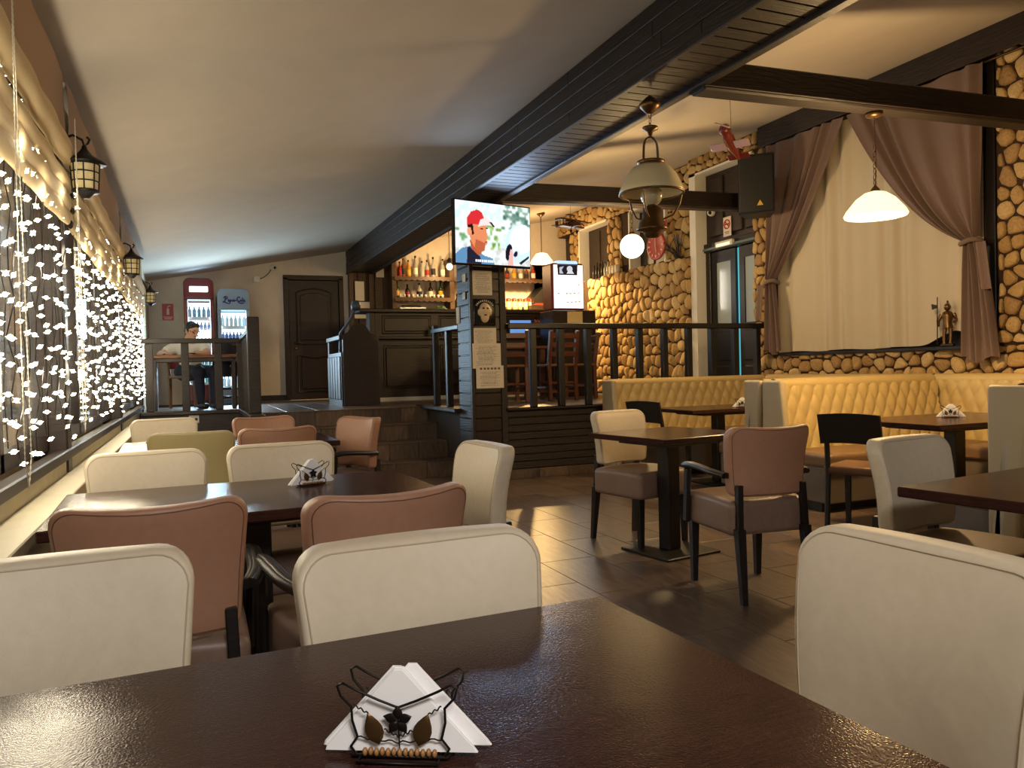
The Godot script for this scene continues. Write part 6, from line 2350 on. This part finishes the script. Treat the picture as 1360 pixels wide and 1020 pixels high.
func build_wall_things():
	# red clock standing on the parapet, with a bow
	var t := thing("wall_clock", V(XR - 0.04, 2.985, 10.05), -PI / 2 + 0.12, "round red clock with pale numerals and a red bow, on the stone parapet", "clock")
	var g := G.new()
	g.lathe(Vector3.ZERO, [Vector2(0, -0.02), Vector2(0.20, -0.02), Vector2(0.215, 0.0), Vector2(0.20, 0.022), Vector2(0.185, 0.018), Vector2(0, 0.018)], 36, Basis(Vector3.RIGHT, PI / 2))
	part("dial", g, mat(c8(170, 62, 56), 0.4), t)
	g = G.new()
	for k in 12:
		var a := TAU * k / 12
		g.box(Vector3(sin(a) * 0.155, cos(a) * 0.155, 0.021), Vector3(0.016 if k % 3 else 0.026, 0.04, 0.004), 0.001, Basis(Vector3.BACK, -a))
	part("numeral", g, mat(c8(226, 190, 176), 0.5), t)
	g = G.new()
	g.bar(Vector3(0, -0.02, 0.026), Vector3(0.005, 0.13, 0.026), 0.004, 0.010)
	g.bar(Vector3(0, 0.02, 0.029), Vector3(0.02, -0.10, 0.029), 0.004, 0.012)
	part("hand", g, mat(c8(230, 210, 196), 0.5), t)
	g = G.new()
	for s in [-1.0, 1.0]:
		g.sheet(func(u, v): return Vector3(s * (0.02 + 0.24 * u), 0.25 + 0.05 * u * (2 * v - 1) * 1.6 + 0.04 * u, 0.03 + 0.02 * sin(u * 5)), 8, 4)
		g.sheet(func(u, v): return Vector3(s * (0.01 + 0.10 * u), 0.24 - 0.10 * u + 0.02 * (2 * v - 1), 0.035 + 0.01 * sin(u * 6)), 6, 3)
	g.ball(Vector3(0, 0.25, 0.03), Vector3(0.035, 0.03, 0.025), 10, 8)
	part("bow", g, mat(c8(184, 48, 40), 0.5, {"double": true}), t)
	g = G.new()
	g.ball(Vector3(-0.10, 0.20, 0.04), Vector3(0.028, 0.028, 0.028), 12, 8)
	part("white_bauble", g, M.white, t)
	# dried twigs right of the clock
	g = G.new()
	var r := RandomNumberGenerator.new()
	r.seed = 8
	for k in 22:
		var p := V(XR + 0.06, 2.73, 9.6 + r.randf() * 0.1)
		var q := p + Vector3(r.randf_range(-0.14, 0.02), r.randf_range(0.15, 0.4), r.randf_range(-0.22, 0.2))
		g.tube([p, p.lerp(q, 0.5) + Vector3(0, 0.03, 0), q], 0.006, 4)
	t = single("dried_twigs", g, M.darkwood, "bunch of dark dried twigs on the parapet right of the red clock", "twigs")
	# bottles and candle glasses on the left end of the parapet
	for k in 6:
		bottle(V(XR + 0.06, 2.72, 12.2 - k * 0.10), 0.26 + 0.03 * (k % 2), 0.035, mat(c8(44, 40, 34), 0.15) if k < 4 else M.clear, M.black, null, ORD[k] + " slim bottle in the row on the left end of the stone parapet", "bottles on the stone parapet")
	for k in 3:
		g = G.new()
		g.lathe(V(XR + 0.05, 2.72, 11.58 - k * 0.10), [Vector2(0.03, 0), Vector2(0.045, 0.01), Vector2(0.05, 0.16), Vector2(0.046, 0.16), Vector2(0.04, 0.012), Vector2(0, 0.012)], 14)
		single("glass_vase", g, mat(c8(220, 214, 196), 0.1, {"spec": 0.8}), ["left", "middle", "right"][k] + " small pale glass vase of the three on the parapet beside the bottle row", "vase", "glass vases on the stone parapet")
	# speaker hung in the corner by the drape
	t = thing("loudspeaker", V(6.12, 3.22, 7.26), -0.75, "large black loudspeaker with a small yellow triangle, hung beside the drape", "loudspeaker")
	g = G.new()
	g.prism(PackedVector2Array([Vector2(-0.20, 0.15), Vector2(0.20, 0.15), Vector2(0.13, -0.16), Vector2(-0.13, -0.16)]), Transform3D(Basis(Vector3(1, 0, 0), Vector3(0, 0, 1), Vector3(0, -1, 0)), Vector3(0, 0.34, 0)), 0.68, 0.0)
	part("cabinet", g, M.black, t)
	g = G.new()
	g.rbox(Vector3(0, 0.0, 0.155), Vector3(0.38, 0.64, 0.04), 0.018, 2)
	part("grille", g, mat(c8(20, 20, 21), 0.7, {"bump": M.fine, "bh": 0.2, "scale": Vector3(9, 9, 9)}), t)
	g = G.new()
	g.prism(PackedVector2Array([Vector2(-0.035, -0.25), Vector2(0.035, -0.25), Vector2(0.0, -0.19)]), Transform3D(Basis.IDENTITY, Vector3(0.04, 0, 0.172)), 0.006)
	part("triangle_badge", g, mat(c8(206, 170, 60), 0.4), t)
	g = G.new()
	g.bar(Vector3(0, 0.05, -0.15), Vector3(0.12, 0.12, -0.42), 0.04, 0.04)
	part("wall_bracket", g, M.black, t)
	# dome camera, no-smoking sign, emergency lamp over the entrance
	var xf := XR + 0.155
	t = thing("security_camera", V(xf - 0.02, 3.28, 8.93), 0, "white dome camera on the dark transom above the double door", "camera")
	g = G.new()
	g.ball(Vector3.ZERO, Vector3(0.06, 0.055, 0.06), 16, 10)
	part("housing", g, M.white, t)
	g = G.new()
	g.ball(Vector3(-0.042, -0.01, 0.022), Vector3(0.026, 0.026, 0.026), 12, 8)
	part("lens", g, M.blackgloss, t)
	g = G.new()
	bx(g, xf - 0.012, xf - 0.004, 2.90, 3.16, 8.53, 8.69)
	t = single("no_smoking_sign", g, mat(c8(226, 216, 204), 0.5), "white no-smoking sign on the transom above the double door", "sign")
	g = G.new()
	var ring := []
	for k in 24:
		ring.append(V(xf - 0.014, 3.06 + 0.058 * sin(TAU * k / 24), 8.61 + 0.058 * cos(TAU * k / 24)))
	g.tube(ring, 0.009, 5, true)
	g.tube([V(xf - 0.014, 3.10, 8.65), V(xf - 0.014, 3.02, 8.57)], 0.008, 5)
	part("red_ring", g, mat(c8(190, 36, 34), 0.5), t)
	g = G.new()
	bx(g, xf - 0.018, xf - 0.012, 3.053, 3.067, 8.57, 8.65)
	bx(g, xf - 0.016, xf - 0.012, 2.955, 2.962, 8.56, 8.66)
	bx(g, xf - 0.016, xf - 0.012, 2.935, 2.942, 8.57, 8.65)
	part("cigarette", g, M.black, t)
	t = thing("emergency_light", V(xf - 0.05, 2.80, 8.62), 0, "narrow emergency exit lamp on top of the double door frame", "lamp")
	g = G.new()
	g.box(Vector3(0, 0, 0), Vector3(0.06, 0.08, 0.36), 0.012)
	part("housing", g, M.white, t)
	g = G.new()
	g.box(Vector3(-0.031, -0.012, 0), Vector3(0.006, 0.035, 0.28), 0.002)
	part("lit_strip", g, glow(Color(1.0, 0.95, 0.75), 1.2), t)
	# model aeroplanes hanging from the ceiling
	t = thing("model_biplane", V(5.02, 3.20, 9.86), 0.35, "dark wooden model biplane hanging above the bar lamp", "model aeroplane")
	g = G.new()
	for e in [[0.055, 0.52], [-0.035, 0.46]]:
		var wg := G.new()
		wg.rbox(Vector3(0.0, e[0], 0.0), Vector3(e[1], 0.022, 0.12), 0.01, 2)
		part("wing", wg, M.redwood, t)
	g.tube([Vector3(0, 0, 0.16), Vector3(0, 0, 0.05), Vector3(0, 0.01, -0.28)], [0.04, 0.046, 0.014], 10)
	part("fuselage", g, M.redwood, t)
	g = G.new()
	for sx in [-0.18, -0.06, 0.06, 0.18]:
		g.tube([Vector3(sx, -0.035, 0.03), Vector3(sx, 0.055, 0.03)], 0.006, 5)
		g.tube([Vector3(sx, -0.035, -0.03), Vector3(sx, 0.055, -0.03)], 0.006, 5)
	part("strut", g, M.darkwood, t)
	g = G.new()
	g.box(Vector3(0, 0.02, -0.27), Vector3(0.16, 0.01, 0.06), 0.003)
	g.box(Vector3(0, 0.05, -0.27), Vector3(0.01, 0.08, 0.06), 0.003)
	part("tail", g, M.redwood, t)
	g = G.new()
	g.box(Vector3(0, 0, 0.175), Vector3(0.02, 0.2, 0.008), 0.003, Basis(Vector3.BACK, 1.2))
	g.ball(Vector3(0, 0, 0.175), Vector3(0.015, 0.015, 0.02), 8, 6)
	part("propeller", g, M.midwood, t)
	g = G.new()
	for s in [-0.06, 0.06]:
		g.tube([Vector3(s * 0.5, -0.04, 0.05), Vector3(s, -0.10, 0.06)], 0.005, 5)
		g.ball(Vector3(s, -0.11, 0.06), Vector3(0.01, 0.025, 0.025), 10, 6)
	part("wheel", g, M.black, t)
	g = G.new()
	g.tube([Vector3(0, 0.06, 0), Vector3(0, 0.13, 0)], 0.012, 6)
	g.box(Vector3(0, 0.13, 0), Vector3(0.13, 0.02, 0.07), 0.005)
	g.tube([Vector3(0, 0.14, 0), Vector3(0, cy(5.02) - 3.215, 0)], 0.003, 4)
	part("hanger", g, M.midwood, t)
	t = thing("model_aeroplane", V(4.56, 3.17, 5.75), 0, "red-brown model aeroplane with a round nose hanging above the speaker", "model aeroplane")
	t.basis = Basis(Vector3.UP, -1.05) * Basis(Vector3.RIGHT, -0.55)
	g = G.new()
	g.ball(Vector3(0, 0, 0.16), Vector3(0.052, 0.052, 0.05), 14, 10)
	part("nose", g, mat(c8(96, 30, 26), 0.35), t)
	g = G.new()
	g.tube([Vector3(0, 0, 0.13), Vector3(0, 0, 0.06), Vector3(0, 0.0, -0.05), Vector3(0, 0.01, -0.22)], [0.034, 0.05, 0.046, 0.014], 12)
	part("fuselage", g, mat(c8(110, 44, 32), 0.3), t)
	for s in [-1.0, 1.0]:
		g = G.new()
		g.rbox(Vector3(s * 0.11, -0.035, 0.0), Vector3(0.14, 0.016, 0.085), 0.007, 2)
		part("wing", g, mat(c8(168, 142, 148), 0.3), t)
	g = G.new()
	g.box(Vector3(0, 0.05, -0.2), Vector3(0.012, 0.09, 0.07), 0.004)
	g.box(Vector3(0, 0.02, -0.2), Vector3(0.2, 0.012, 0.07), 0.004)
	part("tail", g, mat(c8(96, 30, 26), 0.35), t)
	g = G.new()
	g.box(Vector3(0, 0, 0.215), Vector3(0.016, 0.19, 0.008), 0.003, Basis(Vector3.BACK, 1.0))
	part("propeller", g, mat(c8(200, 180, 160), 0.3), t)
	g = G.new()
	g.tube([Vector3(0, 0.04, 0), t.basis.inverse() * Vector3(0, cy(4.56) - 3.185, 0)], 0.002, 4)
	part("thread", g, M.black, t)

# ---------- the seated man ----------
func nets(g: G, bones: Array, cell: float, k: float):
	# smooth union of tapered capsules, meshed as surface nets. bone = [a, b, ra, rb]
	var lo := Vector3.ONE * 1e9
	var hi := -lo
	for b in bones:
		var r := maxf(b[2], b[3]) + cell * 2.5
		for p: Vector3 in [b[0], b[1]]:
			lo = lo.min(p - Vector3.ONE * r)
			hi = hi.max(p + Vector3.ONE * r)
	var n := Vector3i(((hi - lo) / cell).ceil()) + Vector3i.ONE
	var f := PackedFloat32Array()
	f.resize(n.x * n.y * n.z)
	f.fill(9.0)
	for b in bones:
		var a: Vector3 = b[0]
		var ab: Vector3 = b[1] - a
		var l2 := maxf(ab.length_squared(), 1e-8)
		var r := maxf(b[2], b[3]) + k + cell * 2.0
		var i0 := Vector3i(((a.min(b[1]) - Vector3.ONE * r - lo) / cell).floor()).clamp(Vector3i.ZERO, n - Vector3i.ONE)
		var i1 := Vector3i(((a.max(b[1]) + Vector3.ONE * r - lo) / cell).ceil()).clamp(Vector3i.ZERO, n - Vector3i.ONE)
		for z in range(i0.z, i1.z + 1):
			for y in range(i0.y, i1.y + 1):
				for x in range(i0.x, i1.x + 1):
					var p := lo + Vector3(x, y, z) * cell
					var t := clampf((p - a).dot(ab) / l2, 0, 1)
					var d: float = p.distance_to(a + ab * t) - lerpf(b[2], b[3], t)
					var id := (z * n.y + y) * n.x + x
					var o := f[id]
					var h := maxf(k - absf(o - d), 0.0) / k
					f[id] = minf(o, d) - h * h * k * 0.25
	g.smooth()
	var vert := {}
	var sx := 1; var sy := n.x; var sz := n.x * n.y
	var offs := [0, sx, sy, sx + sy, sz, sx + sz, sy + sz, sx + sy + sz]
	var edges := [[0, 1], [2, 3], [4, 5], [6, 7], [0, 2], [1, 3], [4, 6], [5, 7], [0, 4], [1, 5], [2, 6], [3, 7]]
	for z in n.z - 1:
		for y in n.y - 1:
			for x in n.x - 1:
				var id := (z * n.y + y) * n.x + x
				var m := 0
				for c in 8:
					if f[id + offs[c]] < 0: m |= 1 << c
				if m == 0 or m == 255: continue
				var s := Vector3.ZERO
				var cnt := 0
				for e in edges:
					var i: int = e[0]; var j: int = e[1]
					if ((m >> i) & 1) == ((m >> j) & 1): continue
					var fa := f[id + offs[i]]; var fb := f[id + offs[j]]
					var t := fa / (fa - fb)
					var pa := Vector3(i & 1, (i >> 1) & 1, i >> 2)
					var pb := Vector3(j & 1, (j >> 1) & 1, j >> 2)
					s += pa.lerp(pb, t)
					cnt += 1
				vert[id] = lo + (Vector3(x, y, z) + s / cnt) * cell
	for id in vert:
		var here: bool = f[id] < 0
		for e in [[sx, sy, sz], [sy, sz, sx], [sz, sx, sy]]:
			if (f[id + e[0]] < 0) == here: continue
			var a: int = id - e[1] - e[2]; var b: int = id - e[2]; var c: int = id; var d: int = id - e[1]
			if not (vert.has(a) and vert.has(b) and vert.has(d)): continue
			if here: g.quad(vert[a], vert[b], vert[c], vert[d])
			else: g.quad(vert[a], vert[d], vert[c], vert[b])

func hand_bones(w: Vector3, fwd: Vector3, across: Vector3, down: Vector3) -> Array:
	# palm, four bent fingers of unequal length and a thumb from the side of the palm
	var o := []
	for i in 4:
		var s := (i - 1.5) * 0.021
		var base := w + fwd * 0.085 + across * s
		o.append([w + across * s * 0.6 + fwd * 0.01, base, 0.014, 0.012])
		var l: float = [0.062, 0.074, 0.070, 0.054][i]
		var mid := base + fwd * l * 0.55 + down * 0.006
		o.append([base, mid, 0.0095, 0.0085])
		o.append([mid, mid + fwd * l * 0.42 + down * 0.022, 0.0085, 0.007])
	var tb := w + fwd * 0.03 - across * 0.035
	o.append([w + fwd * 0.015 - across * 0.015, tb, 0.015, 0.012])
	o.append([tb, tb + fwd * 0.045 - across * 0.018 + down * 0.008, 0.011, 0.009])
	return o

func build_person():
	var hip := V(0.0, 1.255, 11.78)
	var chest := V(0.01, 1.50, 11.72)
	var neck := V(0.02, 1.655, 11.66)
	var sl := V(-0.19, 1.585, 11.72); var sr := V(0.18, 1.585, 11.62)
	var el := V(-0.37, 1.485, 11.55); var er := V(0.22, 1.49, 11.36)
	var wl := V(-0.30, 1.492, 11.30); var wr := V(0.05, 1.492, 11.25)
	var hl := V(-0.09, 1.245, 11.76); var hr := V(0.10, 1.245, 11.70)
	var kl := V(0.10, 1.25, 11.40); var kr := V(0.30, 1.25, 11.38)
	var al := V(0.12, 0.83, 11.47); var ar := V(0.30, 0.83, 11.40)
	var face := (V(0.62, -0.30, -0.72)).normalized()
	var side := Vector3.UP.cross(face).normalized()
	var up := face.cross(side)
	var hb := Basis(side, up, face)
	var hc := V(0.03, 1.80, 11.61)
	var P := func(x, y, z): return hc + hb * Vector3(x, y, z)
	var t := thing("person", V(0.0, 1.195, 11.75), 0, "seated man with dark hair and glasses in a white polo shirt, looking down", "person")
	var off := -t.position
	var shift := func(bs: Array, grow: float) -> Array:
		var o := []
		for b in bs:
			o.append([b[0] + off, b[1] + off, b[2] + grow, b[3] + grow])
		return o
	var torso := [[hl, hr, 0.11, 0.11], [hip, chest, 0.125, 0.135], [chest + side * 0.05, chest - side * 0.05, 0.12, 0.12], [sl, sr, 0.065, 0.065], [chest, neck, 0.11, 0.06]]
	var uarms := [[sl, el, 0.058, 0.045], [sr, er, 0.058, 0.045]]
	var farms := [[el, wl, 0.043, 0.027], [er, wr, 0.043, 0.027]]
	var legs := [[hl, kl, 0.088, 0.065], [hr, kr, 0.088, 0.065], [kl, al, 0.06, 0.04], [kr, ar, 0.06, 0.04]]
	var g := G.new()
	nets(g, shift.call(torso + uarms + farms + legs + [[neck, P.call(0, -0.06, -0.02), 0.055, 0.052]], 0.0), 0.018, 0.03)
	# head with face
	nets(g, shift.call([[P.call(0, 0.035, -0.02), P.call(0, 0.03, 0.015), 0.082, 0.078], [P.call(0, -0.03, 0.025), P.call(0, -0.07, 0.04), 0.062, 0.045], [P.call(0, -0.092, 0.06), P.call(0, -0.096, 0.062), 0.026, 0.026],
		[P.call(0, 0.02, 0.088), P.call(0, -0.022, 0.108), 0.010, 0.015], [P.call(-0.012, -0.025, 0.096), P.call(0.012, -0.025, 0.096), 0.010, 0.010], [P.call(-0.03, 0.032, 0.08), P.call(0.03, 0.032, 0.08), 0.012, 0.012],
		[P.call(0.078, 0.0, -0.01), P.call(0.082, -0.025, -0.005), 0.016, 0.012], [P.call(-0.078, 0.0, -0.01), P.call(-0.082, -0.025, -0.005), 0.016, 0.012], [P.call(0, -0.07, -0.02), P.call(0, -0.17, -0.045), 0.055, 0.055]], 0.0), 0.008, 0.015)
	for e in [[wl, (wl - el).normalized()], [wr, (wr - er).normalized()]]:
		var fw: Vector3 = e[1]
		var ac := Vector3.UP.cross(fw).normalized()
		nets(g, shift.call(hand_bones(e[0], fw, ac if e[0] == wl else -ac, Vector3.DOWN), 0.0), 0.005, 0.006)
	var body := part("body", g, mat(c8(206, 160, 134), 0.55), t)
	g = G.new()
	nets(g, shift.call([[P.call(0, 0.055, -0.03), P.call(0, 0.05, 0.0), 0.084, 0.08], [P.call(0, 0.0, -0.055), P.call(0, 0.02, -0.05), 0.068, 0.07], [P.call(-0.045, 0.085, 0.03), P.call(0.045, 0.09, 0.034), 0.03, 0.032], [P.call(0.07, 0.03, 0.0), P.call(0.072, 0.0, 0.005), 0.02, 0.012], [P.call(-0.07, 0.03, 0.0), P.call(-0.072, 0.0, 0.005), 0.02, 0.012]], 0.0), 0.009, 0.02)
	part("hair", g, mat(c8(26, 20, 18), 0.5), body)
	g = G.new()
	var sleeves := []
	for b in uarms:
		sleeves.append([b[0], b[0].lerp(b[1], 0.5), b[2] + 0.006, b[3] + 0.016])
	nets(g, shift.call(torso.slice(1) + sleeves + [[hip, chest, 0.128, 0.135]], 0.013), 0.016, 0.025)
	part("polo_shirt", g, mat(c8(226, 222, 214), 0.8), body)
	g = G.new()
	var ring := []
	for k in 16:
		var a := TAU * k / 16
		ring.append(off + neck + Vector3(0, 0.02, 0) + side * cos(a) * 0.072 + face * (sin(a) * 0.07 + 0.01) + Vector3.UP * -0.02 * sin(a))
	g.tube(ring, 0.018, 6, true)
	part("collar", g, mat(c8(226, 222, 214), 0.8), body)
	g = G.new()
	nets(g, shift.call([[hl, hr, 0.112, 0.112]] + legs, 0.014), 0.018, 0.03)
	part("trousers", g, mat(c8(30, 34, 54), 0.8), body)
	g = G.new()
	for a: Vector3 in [al, ar]:
		var fd := V(0.35, 0, -0.94)
		g.rbox(off + a + fd * 0.06 + Vector3(0, -0.055, 0), Vector3(0.09, 0.07, 0.26), 0.03, 3, null, Basis(Vector3.UP.cross(fd), Vector3.UP, fd))
	part("shoe", g, M.black, body)
	g = G.new()
	for s in [-1.0, 1.0]:
		var o2 := []
		for k in 14:
			var a := TAU * k / 14
			o2.append(off + P.call(s * 0.034 + cos(a) * 0.026, 0.012 + sin(a) * 0.019, 0.098 - 0.012 * absf(cos(a))))
		g.tube(o2, 0.0035, 5, true)
		g.tube([off + P.call(s * 0.06, 0.016, 0.09), off + P.call(s * 0.084, 0.014, 0.0)], 0.003, 5)
	g.tube([off + P.call(-0.008, 0.016, 0.104), off + P.call(0.008, 0.016, 0.104)], 0.003, 5)
	part("glasses", g, M.blackgloss, body)
	g = G.new()
	for s in [-1.0, 1.0]:
		g.ball(off + P.call(s * 0.032, 0.008, 0.078), Vector3(0.012, 0.008, 0.010), 8, 6, hb)
		g.tube([off + P.call(s * 0.018, 0.042, 0.092), off + P.call(s * 0.05, 0.04, 0.082)], 0.0035, 5)
	part("eye", g, M.black, body)
	g = G.new()
	g.tube([off + P.call(-0.022, -0.052, 0.084), off + P.call(0, -0.05, 0.092), off + P.call(0.022, -0.052, 0.084)], 0.0045, 5)
	part("mouth", g, mat(c8(160, 92, 84), 0.5), body)
	# phone in his hands
	g = G.new()
	g.box(V(0.0, 1.486, 11.16), Vector3(0.08, 0.012, 0.15), 0.004, Basis(Vector3.UP, 0.4))
	single("phone", g, M.blackgloss, "dark phone lying on the table before the seated man", "phone")

# ---------- lights that have no fitting in view, and the strengths of the others ----------
const WARM := Color(1.0, 0.83, 0.58)
const P_PEND := 2.2
const P_PENDS := 1.7
const P_GLOBE := 2.0
const P_BAR := 1.5
const P_BARS := 10.0
const P_BULB := 1.0
const P_FAIRY := 16.0
const P_FAIRYLIGHT := 0.085
const P_FRIDGE := 5.0
const P_FRIDGEL := 4.0
const P_TUBE := 0.2
func lights():
	# lamp of the room behind the viewer
	area("room_light", V(0.3, 2.6, -1.4), Vector3(0.1, -1, -0.35), Color(1.0, 0.97, 0.94), 8.0, 0.9, 0.5)

func _ready():
	rng.seed = 20240
	camera_and_light()
	lights()
	make_materials()
	build_setting()
	build_furniture()
	build_stage_things()
	build_screen()
	build_papers()
	build_lamps()
	build_fairy_lights()
	build_shades()
	build_curtains()
	build_left_corner()
	build_wall_things()
	build_person()
